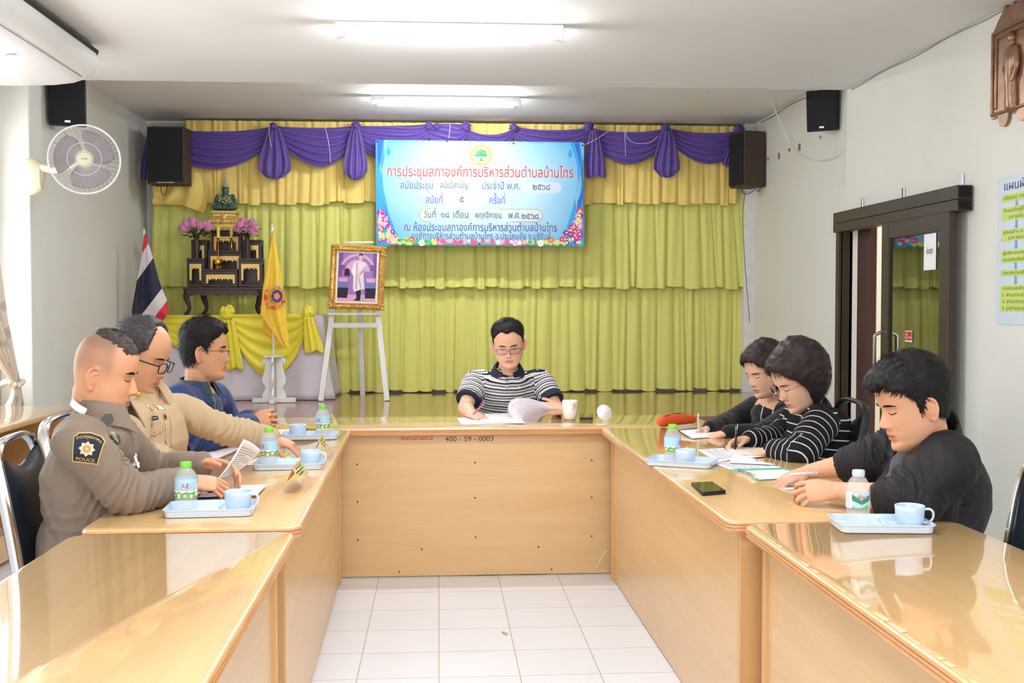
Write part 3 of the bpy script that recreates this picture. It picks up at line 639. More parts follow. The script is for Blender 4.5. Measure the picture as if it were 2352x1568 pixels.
for k in range(3):
    bl = MB(); bl.M = FM @ Matrix.Rotation(2 * math.pi * k / 3 + .5, 4, 'Z')
    bl.grid(lambda u, v: ((.03 + .15 * u) * math.cos((v - .5) * (1.5 + .35 * math.sin(u * 3.1)) + .35 * u), (.03 + .15 * u) * math.sin((v - .5) * (1.5 + .35 * math.sin(u * 3.1)) + .35 * u), .0 + .036 * (v - .5)), 12, 12, thick=.002)
    bl.build('blade', M['blade'], fn_, smooth=180)
mt = MB(); mt.M = FM; mt.lathe([(.001, -.16), (.04, -.158), (.055, -.14), (.06, -.08), (.05, -.06), (.001, -.06)], n=24); mt.build('motor', M['offwhite'], fn_)
bs = V((-2.66, 7.36, at(95, 405, 7.36).z)); bz = bs - fc
MB().tube([bz + V((.03, 0, .06)), bz + V((.12, -.02, .05)), bz + V((.22, -.1, .03)), -dirn * .1], [.03, .026, .022, .026], 12, sub=5).build('arm', M['offwhite'], fn_)
b_ = MB(); b_.M = Matrix.Translation(bz) @ basis((0, -1, 0), (0, 0, 1), (-1, 0, 0)) @ Matrix.Rotation(math.pi, 4, 'Y')
b_.lathe([(.001, .0), (.06, 0), (.062, .012), (.058, .05), (.045, .085), (.02, .1), (.001, .1)], n=28)
bb = b_; bb.v = [(p[0], p[1], bz.z + (p[2] - bz.z) * 2.0) for p in bb.v]; bb.build('wall_base', M['offwhite'], fn_)
tag(MB().tube([at(58, 350, 7.43), at(62, 372, 7.43), at(78, 392, 7.42)], .003, 6, sub=4).build('cable', M['offwhite']), 'thin pale cable from pillar to wall fan base', 'cable')

# ------------------------------------------------------------------ curtain and rod at the left window
rd = thing('curtain_rod', 'brown wooden curtain rod with round finial at left edge', 'curtain rod', (-2.76, 6.9, 2.38))
zr = at(22, 339, 6.98).z
MB().tube([(-2.74, 4.0, zr), (-2.74, 6.93, zr)], .012, 12).build('rod', mat('terracotta_wood', (172, 92, 62), .45), rd, world=True)
MB().sph((-2.74, 6.97, zr), (.033, .03, .036), 18).build('finial', mat('terracotta_wood', (176, 92, 62), .4), rd, world=True)
MB().box((-2.80, 6.9, zr), (.12, .02, .02), .003).build('bracket', M['white'], rd, world=True)
m, nt, b = node_mat('floral_curtain'); tc = nt.nodes.new('ShaderNodeTexCoord'); vo = nt.nodes.new('ShaderNodeTexVoronoi'); vo.inputs['Scale'].default_value = 9; rp = nt.nodes.new('ShaderNodeValToRGB')
nt.links.new(tc.outputs['Object'], vo.inputs[0]); nt.links.new(vo.outputs['Distance'], rp.inputs[0]); e = rp.color_ramp.elements
e[0].position = .0; e[0].color = (*lin((206, 160, 150)), 1); e[1].position = .55; e[1].color = (*lin((228, 216, 202)), 1); q = e.new(.3); q.color = (*lin((196, 192, 186)), 1); q = e.new(.4); q.color = (*lin((230, 218, 206)), 1)
nt.links.new(rp.outputs[0], b.inputs['Base Color']); b.inputs['Roughness'].default_value = .8; M['floral'] = m
cu = thing('window_curtain', 'beige floral curtain tied back at the left window', 'curtain', (-2.74, 6.9, .76))
def drape(u, v):
    z = 2.33 - v * 1.63; k = (2.33 - z)
    far = crom([0, .16, .8, 1.45, 1.5, 1.63], [6.82, 6.87, 7.06, 7.22, 7.24, 7.33], k); wd = crom([0, .5, 1.0, 1.3, 1.45, 1.52, 1.63], [1.0, .85, .55, .26, .12, .14, .34], k)
    return (-2.73 + .035 * math.sin(u * 30) * min(1, wd * 2 + .2) + .05 * (1 - min(1, wd * 2)), far - wd * (1 - u), z)
MB().grid(drape, 60, 40, thick=.004).build('drape', M['floral'], cu, world=True, smooth=180)
tb = MB(); zt = 2.33 - 1.45
for k in range(14):
    a = math.pi * 2 * k / 14; tb.sph((-2.71 + .06 * math.cos(a), 7.165 + .075 * math.sin(a), zt + .01 * math.sin(3 * a)), .018, 8)
tb.build('tieback', M['floral'], cu, world=True, smooth=180)
m, nt, b = node_mat('sheer_net'); out = nt.nodes['Material Output']; tl = nt.nodes.new('ShaderNodeBsdfTranslucent'); tr = nt.nodes.new('ShaderNodeBsdfTransparent'); mx = nt.nodes.new('ShaderNodeMixShader'); mx.inputs[0].default_value = .45
tl.inputs[0].default_value = (.95, .95, .97, 1); nt.links.new(tl.outputs[0], mx.inputs[1]); nt.links.new(tr.outputs[0], mx.inputs[2]); nt.links.new(mx.outputs[0], out.inputs[0]); M['sheer'] = m
tag(MB().grid(lambda u, v: (-2.80 + .012 * math.sin(u * 70), 4.1 + (2.98 - .0 * v) * u, 2.33 - 1.4 * v), 120, 10).build('sheer_curtain', M['sheer'], smooth=180), 'sheer white net curtain over the bright left window', 'curtain')
# thin glass for the window itself
m, nt, b = node_mat('window_glass'); out = nt.nodes['Material Output']; tr = nt.nodes.new('ShaderNodeBsdfTransparent'); gl = nt.nodes.new('ShaderNodeBsdfGlossy'); gl.inputs['Roughness'].default_value = .02; mx = nt.nodes.new('ShaderNodeMixShader'); mx.inputs[0].default_value = .08
nt.links.new(tr.outputs[0], mx.inputs[1]); nt.links.new(gl.outputs[0], mx.inputs[2]); nt.links.new(mx.outputs[0], out.inputs[0])
for o in C.objects:
    if o.parent and o.parent.name == 'window_1': o.data.materials[0] = m
# desk along the left wall
dk = thing('side_desk', 'long wooden desk along left wall under tied curtain', 'desk', (-2.54, 5.6, 0))
MB().box((-2.54, 5.2, .735), (.6, 3.6, .032), .01).build('desktop', M['top'], dk, world=True, smooth=40)
MB().box((-2.8, 5.2, .4), (.02, 3.5, .62), .002).build('back_panel', M['darkpanel'] if 0 else mat('brown_board', (168, 112, 76), .5, var=.1, vscale=6), dk, world=True, smooth=0)
for yy in (3.45, 5.2, 6.95): MB().box((-2.54, yy, .36), (.54, .025, .72), .003).build('side_board', M['panelz'], dk, world=True, smooth=0)
MB().box((-2.29, 5.2, .1), (.022, 3.5, .14), .003).build('foot_rail', M['panel'], dk, world=True, smooth=0)
# ------------------------------------------------------------------ conference tables: 2.4 m long, 0.6 m deep, closed with boards towards the middle
TZ = .76
def table(label, c, rz, L, axis, D=.6):
    """local frame: length along X, sitters at +Y, the closed side at -Y"""
    t = thing('conference_table', label, 'table', (c[0], c[1], 0), rz, 'varnished wooden conference tables'); th = .04
    tm, pn = M['topx'], M['panelx']
    r = .045; P = []
    for sx, sy, a0 in ((1, 1, 0), (-1, 1, 90), (-1, -1, 180), (1, -1, 270)):
        for k in range(7):
            a = R_(a0 + 15 * k); P.append((sx * (L / 2 - r) + r * math.cos(a), sy * (D / 2 - r) + r * math.sin(a)))
    def inset(d): return [(x * (1 - 2 * d / L), y * (1 - 2 * d / D)) for x, y in P]
    mb = MB(); n = len(P); lay = [(.006, TZ), (.002, TZ - .0015), (.0, TZ - .004)]
    vs = [V((x, y, z)) for d, z in lay for x, y in inset(d)]
    mb.add(vs, [tuple(range(n))] + [(i*n + k, i*n + (k+1) % n, (i+1)*n + (k+1) % n, (i+1)*n + k) for i in range(2) for k in range(n)])
    mb.add([V((x, y, TZ - .0045)) for x, y in inset(.004)], [tuple(range(n))])
    mb.build('tabletop', tm, t, smooth=30)
    eb = MB(); zz = [(0, TZ - .004), (-.003, TZ - .009), (.0005, TZ - .013), (-.003, TZ - .018), (.0005, TZ - .023), (-.002, TZ - .028), (.002, TZ - .034), (.008, TZ - th), (.2, TZ - th)]
    vs = [V((x, y, z)) for d, z in zz for x, y in inset(d)]
    eb.add(vs, [(i*n + k, i*n + (k+1) % n, (i+1)*n + (k+1) % n, (i+1)*n + k) for i in range(len(zz) - 1) for k in range(n)]); eb.add([V((x, y, TZ - th)) for x, y in inset(.2)], [tuple(range(n))])
    eb.build('edge_band', M['edgex'], t, smooth=60)
    yp = -D / 2 + .065
    MB().box((0, yp, (TZ - th) / 2 + .003), (L - .12, .018, TZ - th - .006), .001).build('front_board', pn, t, smooth=0)
    for s in (-1, 1): MB().box((s * (L / 2 - .05), .0, (TZ - th) / 2), (.028, D - .09, TZ - th), .002).build('end_board', M['panelz'], t, smooth=0)
    MB().box((0, .12, TZ - th - .12), (L - .13, D - .3, .016), .001).build('shelf', M['panelx'], t, smooth=0)
    return t, yp
tc_, yp = table('table at the far end of the meeting square, facing down the room', (.21, 5.785), 0, 2.42, 'X')
y_ = 5.785 + yp - .0095
mb = MB(); p = at(958, 1010, y_); text(mb, 'อบต.บ้านไทร', .052, FACING((p.x, y_, p.z), .0006), .158, bold=.002); mb.build('stencilled_name', M['redtxt'], tc_, world=True, smooth=0, fix=False)
mb = MB(); p = at(1078, 1013, y_); text(mb, '400 - 59 - 0003', .036, FACING((p.x, y_, p.z), .0006), .245); mb.build('painted_number', mat('brown_ink', (92, 66, 40), .7), tc_, world=True, smooth=0, fix=False)
for q in ((820, 1066), (1091, 1062), (1359, 1057), (821, 1152), (1091, 1143), (1359, 1142), (822, 1240), (1092, 1233), (1359, 1231), (969, 1261), (1237, 1256), (917, 1313), (1267, 1307)):
    p = at(*q, y_); MB().sph((p.x, p.y, p.z), (.0042, .0015, .0042), 8).build('screw_head', M['dark'], tc_, world=True)
p0, p1 = at(1370, 1302, y_), at(1392, 1262, y_); MB().tube([p0, p1], [(.003, .001), (.005, .001)], 6, up=(1, 0, 0)).build('splinter', mat('bare_wood', (236, 206, 160), .7), tc_, world=True)
def side_table(label, inner_far, inner_near, length, side, D=.6):
    a, b_ = V((*inner_far, 0)), V((*inner_near, 0)); d = (b_ - a).normalized(); nrm = V((d.y, -d.x, 0)) * (1 if side < 0 else -1)   # towards the sitters
    c = a + d * (length / 2) + nrm * (D / 2); ang = math.atan2(nrm.y, nrm.x) - math.pi / 2
    return table(label, (c.x, c.y), ang, length, 'Y', D)[0]
L1 = side_table('left wooden table with three name stands, where the uniformed men sit', (-.440, 5.47), (-.392, 3.10), 2.385, -1)
L2 = side_table('empty wooden table nearest the camera on left', (-.395, 3.03), (-.385, 1.85), 2.4, -1)
R1 = side_table('right wooden table covered in papers and clipboard', (.815, 5.47), (.829, 3.10), 2.385, 1, .625)
R2 = side_table('wooden table nearest the camera on right, chipped edge, one tray', (.862, 3.05), (.868, 1.85), 2.4, 1, .62)
# chipped veneer along R2's inner edge and lifted veneer on R1's end
ch = MB(); rn = random.Random(3); y = 3.02
while y > 1.6:
    l = rn.uniform(.02, .09); wd = rn.uniform(.004, .010 + .010 * (3 - y)); x = .869 + (3.05 - y) * .005
    ch.add([V((x, y, TZ + .0006)), V((x, y - l, TZ + .0006)), V((x + wd, y - l * rn.uniform(.4, .9), TZ + .0006)), V((x + wd * .5, y - l * .2, TZ + .0006))], [(0, 1, 2, 3)]); y -= l * rn.uniform(.8, 1.3)
ch.build('chipped_veneer', mat('raw_chipboard', (214, 190, 152), .8), R2, world=True, smooth=0)
wr = MB()
for q in ((1427, 1043, .02), (1463, 1073, .03), (1500, 1105, .025)):
    p = onx(q[0], q[1], .885 - .001); wr.tube([(p.x - .004, p.y, p.z + q[2]), (p.x - .004, p.y + .004, p.z - q[2])], [.003, .004], 6)
wr.build('glue_mark', M['flagw'], R1, world=True)

# ------------------------------------------------------------------ banquet chairs (local: faces +X)
def make_chair(label, m_, fm=None):
    fm = fm or M['chrome']
    t = thing('banquet_chair', label, 'chair', (0, 0, 0), 0, 'banquet chairs round the tables'); tb = lambda p, r=.012: MB().tube(p, r, 10, sub=3)
    for s in (-1, 1):
        tb([(.2, s * .2, 0), (.2, s * .19, .2), (.17, s * .18, .42)], .0125).build('leg', M['chrome'], t)
        tb([(-.3, s * .2, 0), (-.26, s * .195, .22), (-.2, s * .19, .42)], .0125).build('leg', M['chrome'], t)
    fr = MB(); pts = [(-.2, -.19, .42), (-.215, -.2, .6), (-.25, -.205, .82), (-.27, -.195, .91), (-.28, -.16, .95), (-.285, -.08, .965), (-.285, .08, .965), (-.28, .16, .95), (-.27, .195, .91), (-.25, .205, .82), (-.215, .2, .6), (-.2, .19, .42)]
    fr.tube(pts, [(.02, .011)] * len(pts), 10, sub=4).build('back_frame', fm, t)
    def pad(u, v):
        z = .5 + .4 * v; hw = .185 - .012 * max(0, v - .85) / .15; bul = (1 - (2*u - 1) ** 4) * (1 - (2*v - 1) ** 6)
        return z, hw, bul
    pm_ = MB(); N = 20; vs = []; fs = []
    for sgn in (1, -1):
        for j in range(N + 1):
            for i in range(N + 1):
                u, v = i / N, j / N; z, hw, bul = pad(u, v); xx = -.205 - .055 * v + sgn * (.006 + .026 * bul ** .6); dip = .022 * math.cos((2*u - 1) * math.pi / 2 * 1.6) if v > .8 else 0
                vs.append((xx, (2*u - 1) * hw, z - dip * (v - .8) * 5 * (1 if v > .8 else 0)))
    W = N + 1; S = W * W
    fs += [(j*W + i, j*W + i + 1, (j+1)*W + i + 1, (j+1)*W + i) for j in range(N) for i in range(N)]; fs += [tuple(S + q for q in f) for f in fs]
    bd = [i for i in range(W)] + [j*W + N for j in range(1, W)] + [N*W + i for i in range(N-1, -1, -1)] + [j*W for j in range(N-1, 0, -1)]
    fs += [(bd[k], bd[(k+1) % len(bd)], S + bd[(k+1) % len(bd)], S + bd[k]) for k in range(len(bd))]
    pm_.add(vs, fs).build('backrest', m_, t, smooth=50)
    MB().box((0, 0, .455), (.43, .42, .07), .03, seg=4).build('seat', m_, t, smooth=60)
    return t
ch0 = make_chair('chrome framed navy banquet chair behind the officer in brown-grey uniform', M['navy']); ch0.location = (-1.055, 3.55, 0); ch0.rotation_euler = (0, 0, R_(4))
for x, y, rz, lb in ((-1.12, 4.15, 0, 'banquet chair under the khaki uniformed man with glasses'), (-1.15, 4.98, 0, 'banquet chair under the man in blue suit'), (.41, 6.48, R_(-90), 'banquet chair under the man in striped polo at far table'), (1.57, 5.35, R_(180), 'banquet chair under the woman in plain black top')):
    dup(ch0, (x, y, 0), rz, lb)
ch1 = make_chair('black leather chair back showing behind the woman in striped sweater', M['blackleather'], M['black']); ch1.location = (1.50, 4.62, 0); ch1.rotation_euler = (0, 0, R_(176))
dup(ch1, (1.27, 3.36, -.1), R_(180), 'dark chair under the man in black jacket')
c2 = dup(ch0, (1.37, 2.78, 0), R_(178), 'dark navy chair cut off at right picture edge')

# ------------------------------------------------------------------ trays, cups, bottles
def make_tray(label):
    t = thing('serving_tray', label, 'tray', group='pale blue trays on the tables')
    W_, D_, r = .262, .168, .022
    def rr(w_, d_, r_, z):
        return [V((sx * (w_ / 2 - r_) + r_ * math.cos(R_(a0 + 22.5 * k)), sy * (d_ / 2 - r_) + r_ * math.sin(R_(a0 + 22.5 * k)), z)) for sx, sy, a0 in ((1, 1, 0), (-1, 1, 90), (-1, -1, 180), (1, -1, 270)) for k in range(5)]
    L = [rr(W_ - .03, D_ - .03, r * .7, 0), rr(W_ - .014, D_ - .014, r * .9, .002), rr(W_ - .008, D_ - .008, r, .021), rr(W_, D_, r, .022), rr(W_, D_, r, .0245), rr(W_ - .01, D_ - .01, r, .0245), rr(W_ - .018, D_ - .018, r * .9, .006), rr(W_ - .03, D_ - .03, r * .8, .0045)]
    n = 20; mb = MB(); mb.add([p for l in L for p in l], [(i*n + k, i*n + (k+1) % n, (i+1)*n + (k+1) % n, (i+1)*n + k) for i in range(len(L) - 1) for k in range(n)] + [tuple(range(n)), tuple((len(L)-1)*n + k for k in range(n))])
    mb.build('dish', M['tray'], t, smooth=40)
    MB().box((.02, 0, .009), (.007, D_ - .02, .012), .003).build('divider', M['tray'], t, smooth=40)
    return t
def make_cup(label):
    t = thing('tea_cup', label, 'cup', group='pale blue cups on the trays')
    MB().lathe([(.001, .0), (.029, 0), (.032, .004), (.038, .02), (.0395, .045), (.041, .058), (.0395, .0595), (.038, .057), (.0365, .03), (.033, .008), (.001, .005)], n=36, cap=False).build('bowl', M['cup'], t, smooth=60)
    MB().tube([(.037, 0, .05), (.052, 0, .051), (.061, 0, .042), (.06, 0, .026), (.05, 0, .015), (.036, 0, .013)], [(.0065, .0035)] * 6, 10, up=(0, 1, 0), sub=4).build('handle', M['cup'], t, smooth=180)
    return t
KID = [mat('label_sky', (176, 214, 240), .35), mat('label_white', (244, 246, 250), .35), mat('label_green', (112, 186, 92), .35), mat('label_pink', (216, 60, 130), .4), mat('label_navy', (60, 60, 130), .4), mat('label_orange', (238, 160, 70), .4), mat('label_dark', (40, 40, 44), .4), mat('label_skin', (244, 222, 200), .4), mat('label_red', (200, 70, 80), .4), mat('label_deep_green', (50, 140, 96), .35)]
def make_bottle(label, kind):
    t = thing('water_bottle', label, 'bottle', group='small water bottles on the tables')
    if kind == 'aec': prof = [(.001, .006), (.014, .004), (.022, 0), (.028, .002), (.031, .008), (.0325, .02), (.0315, .026), (.0325, .032), (.0315, .037), (.0325, .043), (.0322, .096), (.031, .106), (.026, .118), (.018, .127), (.0135, .131), (.013, .134), (.015, .135), (.015, .137), (.012, .138), (.001, .138)]
    else: prof = [(.001, .006), (.014, .003), (.024, 0), (.029, .003), (.032, .012), (.0325, .03), (.0318, .04), (.0325, .046), (.0312, .05), (.0325, .054), (.0325, .098), (.0325, .108), (.030, .12), (.022, .133), (.0155, .139), (.0145, .142), (.016, .143), (.016, .146), (.012, .147), (.001, .147)]
    MB().lathe(prof, n=40, cap=False).build('body', M['glass'], t, smooth=45)
    H0 = .131 if kind == 'aec' else .140
    cp = MB(); cp.lathe([(.001, H0), (.0162, H0), (.0166, H0 + .002), (.0164, H0 + .015), (.0155, H0 + .017), (.001, H0 + .0172)], n=30)
    for k in range(30):
        a = 2 * math.pi * k / 30; cp.box((.0164 * math.cos(a), .0164 * math.sin(a), H0 + .009), (.0012, .0012, .011), 0, rot=a)
    cp.build('cap', mat('lime_cap', (128, 214, 76), .35) if kind == 'aec' else mat('pale_cap', (206, 222, 232), .35, alpha=.9), t, smooth=45)
    r = .0333; wrap = lambda q: V((r2[0] * math.sin(q.x / r), -r2[0] * math.cos(q.x / r), q.y)); r2 = [r]
    def sh(mb, pts, rr, mi): mb.add([V((rr * math.sin(x / r), -rr * math.cos(x / r), z)) for x, z in pts], [tuple(range(len(pts)))], mi)
    if kind == 'aec':
        mb = MB(); mb.lathe([(r, .062), (r, .1)], n=48, cap=False, mi=0); mb.lathe([(r, .043), (r, .062)], n=48, cap=False, mi=2)
        for k in range(9): sh(mb, [(k * .0232 + dx * .011, .0625 + .004 * math.cos(dx * 1.5)) for dx in (-1, -.5, 0, .5, 1)] + [(k * .0232, .058)], r + .0003, 1)
        for k in range(11):
            x = -.1 + k * .0185; sh(mb, [(x + .0048 * math.cos(a), .0515 + .0048 * math.sin(a)) for a in np.linspace(0, 6.28, 13)[:-1]], r + .0004, 7)
            sh(mb, [(x + .0055 * math.cos(a), .0535 + .0042 * math.sin(a)) for a in np.linspace(0, 3.14, 8)], r + .0006, 6 if k % 3 != 1 else 1)
            sh(mb, [(x - .004, .0435), (x + .004, .0435), (x + .0025, .0485), (x - .0025, .0485)], r + .0005, [3, 1, 5, 1][k % 4])
        for base in (-.055, .05):
            for ch_, dx, mi in (('A', -.013, 3), ('E', 0, 4), ('C', .013, 5)):
                r2[0] = r + .0008; vs, fs = split_text(ch_, .02, .0012); mb.add([wrap(V((p.x + base + dx, p.y + .073, 0))) for p in vs], fs, mi)
            for q in range(7): sh(mb, [(base - .02 + q * .006, .0675), (base - .016 + q * .006, .0675), (base - .016 + q * .006, .069), (base - .02 + q * .006, .069)], r + .0006, 3)
        for k in range(10): sh(mb, [(-.006 + k * .0012, .078), (-.0054 + k * .0012, .078), (-.0054 + k * .0012, .09), (-.006 + k * .0012, .09)], r + .0005, 6)
        for k in range(5): sh(mb, [(.008, .07 + k * .005), (.022, .07 + k * .005), (.022, .071 + k * .005), (.008, .071 + k * .005)], r + .0005, 4)
        mb.build('label', KID, t, smooth=60, fix=False)
    else:
        mb = MB(); a0, a1 = -.042, .05
        def band(x0_, x1_, f0, f1, rr, mi, n=14):
            vs = []; 
            for i in range(n + 1):
                x = x0_ + (x1_ - x0_) * i / n; vs += [V((rr * math.sin(x / r), -rr * math.cos(x / r), f0(x))), V((rr * math.sin(x / r), -rr * math.cos(x / r), f1(x)))]
            mb.add(vs, [(2*i, 2*i + 2, 2*i + 3, 2*i + 1) for i in range(n)], mi)
        band(-.05, -.018, lambda x: .054, lambda x: .098, r, 1); band(-.018, .036, lambda x: .054, lambda x: .098, r, 0)
        band(-.018, .036, lambda x: .065 + .012 * abs(x - .009) / .027, lambda x: .077 + .016 * (abs(x - .009) / .027), r + .0004, 9); band(-.018, .03, lambda x: .054, lambda x: .06 - .004 * math.sin((x + .018) * 90), r + .0005, 2)
        for k in range(7): band(-.047, -.024, lambda x: .06 + k * .005, lambda x: .0608 + k * .005, r + .0004, 6, 3)
        r2[0] = r + .0008; vs, fs = split_text('เพียว', .017, .0006); mb.add([wrap(V((p.x + .009, p.y + .08, 0))) for p in vs], fs, 8)
        mb.build('label', KID, t, smooth=60, fix=False)
    return t
tray0 = make_tray('pale blue tray in front of the officer in brown-grey uniform'); cup0 = make_cup('pale blue cup on tray in front of brown-grey uniformed officer'); bot0 = make_bottle('green-capped water bottle on tray before brown-grey uniformed officer', 'aec'); bot1 = make_bottle('water bottle with pale cap before the man in black jacket', 'pure')
def setting(p_tray, rz, cup_off, cup_rot, bot_off, bot_rot, tl, cl, bl, first=False, kind=None):
    tr_ = tray0 if first else dup(tray0, label=tl); cp_ = cup0 if first else dup(cup0, label=cl); bt_ = (bot0 if first else dup(bot0, label=bl)) if not kind else bot1
    o = onz(*p_tray, TZ + .003); tr_.location = (o.x, o.y, TZ); tr_.rotation_euler = (0, 0, rz); q = Matrix.Rotation(rz, 3, 'Z')
    a = q @ V((*cup_off, 0)); cp_.location = (o.x + a.x, o.y + a.y, TZ + .005); cp_.rotation_euler = (0, 0, cup_rot)
    a = q @ V((*bot_off, 0)); bt_.location = (o.x + a.x, o.y + a.y, TZ + .0055); bt_.rotation_euler = (0, 0, bot_rot)
setting((486, 1175), R_(3), (.078, .0), R_(-8), (-.075, .008), R_(115), '', '', '', True)
setting((666, 1071), R_(3), (.078, .0), R_(-15), (-.078, .0), R_(-115), 'pale blue tray in middle of left table, behind nearest name stand', 'pale blue cup on middle tray of left table', 'green-capped water bottle on middle tray of left table')
setting((714, 1004), R_(3), (-.06, .0), R_(120), (.055, .0), R_(-110), 'pale blue tray at far end of left table, before blue-suited man', 'pale blue cup on far tray of left table', 'green-capped water bottle on far tray of left table')
setting((1567, 1065), R_(-28), (.02, -.025), R_(60), (-.045, .02), R_(-205), 'pale blue tray near woman in striped sweater on right table', 'pale blue cup on tray before woman in striped sweater', 'green-capped water bottle on right table before the two women')
setting((2022, 1210), R_(-6), (.082, .005), R_(-22), (-.062, .0), R_(-20), 'pale blue tray on nearest right table before black-jacketed man', 'pale blue cup on tray before black-jacketed man', '', kind='pure')

# ------------------------------------------------------------------ acrylic name stands on the left table
M['ylpaper'] = mat('yellow_card', (232, 218, 142), .6); M['redpaper'] = mat('pink_card_back', (226, 150, 120), .6)
def name_stand(label, px0, px1, h=.088, wd=.086):
    a, b_ = onz(*px0, TZ), onz(*px1, TZ); d = (b_ - a); d.z = 0; d.normalize(); L = .2; n_ = V((-d.y, d.x, 0))
    t = thing('name_stand', label, 'name stand', a, 0, 'acrylic name stands along left table')
    mk = lambda off, s, l0, l1, tt: [a + d * (L * l0) + n_ * (s) + V((0, 0, .0005)) for _ in ()]
    def panel(name, s, m_, e0, lo, hi, lift, th):
        mb = MB()
        def fn(u, v):
            q = lo + (hi - lo) * v; base = wd / 2 + n_.dot(n_) * 0
            p = a + d * (L * (e0 + (1 - 2 * e0) * u)) + n_ * (wd / 2) + n_ * (s * (wd / 2) * (1 - q)) + V((0, 0, .001 + h * q)) + n_ * (s * lift)
            return p
        return mb.grid(fn, 2, 2, thick=th).build(name, m_, t, world=True, smooth=0)
    panel('clear_panel', -1, M['acrylic'], 0, 0, 1, 0, .002); panel('clear_panel', 1, M['acrylic'], 0, 0, 1, 0, .002)
    panel('name_card', -1, M['ylpaper'], .02, .42, .98, -.0035, .0005); panel('card_back', 1, M['redpaper'], .02, .42, .98, -.0035, .0005)
    k = MB()
    for i, (q, w0, w1) in enumerate(((.82, .2, .8), (.7, .12, .88), (.58, .3, .7))):
        def fn(u, v, q=q, w0=w0, w1=w1):
            qq = q + .05 * v; return a + d * (L * (w0 + (w1 - w0) * u)) + n_ * (wd / 2) - n_ * ((wd / 2) * (1 - qq)) + V((0, 0, .0012 + h * qq)) + n_ * .0028
        for s in range(9): k.grid(lambda u, v, s=s, fn=fn: fn((s + .75 * u) / 9, v), 1, 1)
    k.build('name_lettering', M['greytxt'], t, world=True, smooth=0, fix=False); return t
name_stand('yellow name card in acrylic stand nearest the camera on left table', (703, 1134), (727, 1105)); name_stand('yellow name card in acrylic stand beside middle tray', (758, 1061), (771, 1036)); name_stand('yellow name card in acrylic stand at left table far end', (768, 1001), (787, 988))

# ------------------------------------------------------------------ papers, pens, phones and other things on the tables
def sheet(name, label, quad, z=TZ + .001, m_=None, lines=14, th=.0008, cat='paper', curl=0, ink=None, ymar=.08, group=None, rows=(0, 1)):
    """quad: four picture corners of a sheet lying on the table: far-left, far-right, near-right, near-left"""
    A = [onz(*q, z) if len(q) == 2 else at(*q) for q in quad]
    def fn(u, v, dz=0): p = (A[0] * (1-u) + A[1] * u) * (1-v) + (A[3] * (1-u) + A[2] * u) * v; return V((p.x, p.y, p.z + dz + curl * (math.sin(u * 3.1) * .5 + u * u * v)))
    o = MB().grid(lambda u, v: fn(u, v), 12, 12, thick=th if (A[1]-A[0]).cross(A[3]-A[0]).z < 0 else -th).build(name, m_ or M['paper'], smooth=180); tag(o, label, cat, group)
    if lines:
        k = MB(); rn = random.Random(len(label))
        for i in range(lines):
            v0 = ymar + (1 - 2 * ymar) * i / lines; e = .9 if i % 4 else rn.uniform(.4, .8); x = .1
            while x < e:
                w_ = min(rn.uniform(.05, .16), e - x); k.grid(lambda u, v, x=x, w_=w_, v0=v0: fn(x + w_ * u, v0 + v * .22 / lines * (1 - 2 * ymar), th + .0007), 2, 1); x += w_ + .02
        k.build('printed_text', ink or M['ink'], o, smooth=0, fix=False, world=True)
    return o
def slab(name, label, quad, z, h, m_, cat, top=None):
    A = [onz(*q, z) for q in quad]; c = sum(A, V()) / 4; P = [(p.x, p.y) for p in A]
    b = bmesh.new(); vs = [b.verts.new((p[0], p[1], z)) for p in P]; f = b.faces.new(vs); r = bmesh.ops.extrude_face_region(b, geom=[f]); bmesh.ops.translate(b, vec=(0, 0, h), verts=[v for v in r['geom'] if isinstance(v, bmesh.types.BMVert)])
    vert = [e for e in b.edges if abs((e.verts[0].co - e.verts[1].co).z) > h * .5]
    bmesh.ops.bevel(b, geom=vert, offset=.007, segments=4, affect='EDGES', profile=.5); bmesh.ops.bevel(b, geom=[e for e in b.edges if abs((e.verts[0].co - e.verts[1].co).z) < 1e-5], offset=h * .2, segments=2, affect='EDGES', profile=.5)
    t = thing(name, label, cat, (c.x, c.y, z)); MB().bm(b).build('case', m_, t, world=True, smooth=40)
    if top: MB().add([V((c.x + (p[0] - c.x) * .93, c.y + (p[1] - c.y) * .95, z + h + .0004)) for p in P], [(0, 1, 2, 3)]).build('screen', top, t, world=True, smooth=0)
    return t
M['screen'] = mat('black_screen', (12, 13, 14), .04, spec=.8)
slab('smartphone', 'black smartphone lying near aisle edge of right table', [(1587, 1115), (1636, 1113), (1668, 1134), (1613, 1139)], TZ + .0006, .012, M['black'], 'phone', M['screen'])
slab('smartphone', 'black smartphone on far table beside white mug', [(1332, 955), (1362, 955), (1362, 963), (1331, 963)], TZ, .01, M['black'], 'phone', M['screen'])
slab('smartphone', 'dark smartphone behind cup on left table near tray', [(702, 988), (728, 988), (726, 999), (700, 999)], TZ, .01, M['black'], 'phone', M['screen'])
slab('smartphone', 'gold-edged smartphone under paper beside the front tray', [(455, 1140), (512, 1138), (512, 1154), (452, 1156)], TZ, .009, mat('gold_phone', (216, 172, 110), .3, metal=.6), 'phone', M['screen'])
sheet('document', 'printed sheet lying flat beside brown-grey uniformed officer', [(475, 1118), (614, 1112), (590, 1137), (455, 1142)], TZ + .012, lines=12)
sheet('document', 'printed sheet under khaki uniformed man outstretched hand', [(590, 1052), (670, 1049), (650, 1066), (560, 1068)], lines=8)
sheet('document', 'blank-looking sheet tilted before khaki uniformed man', [(520, 1012), (552, 1030), (478, 1063), (440, 1062)], TZ + .001, M['pale'], 0)
sheet('document', 'white sheet before blue-suited man at left table far end', [(625, 987), (668, 986), (662, 1006), (612, 1003)], lines=7)
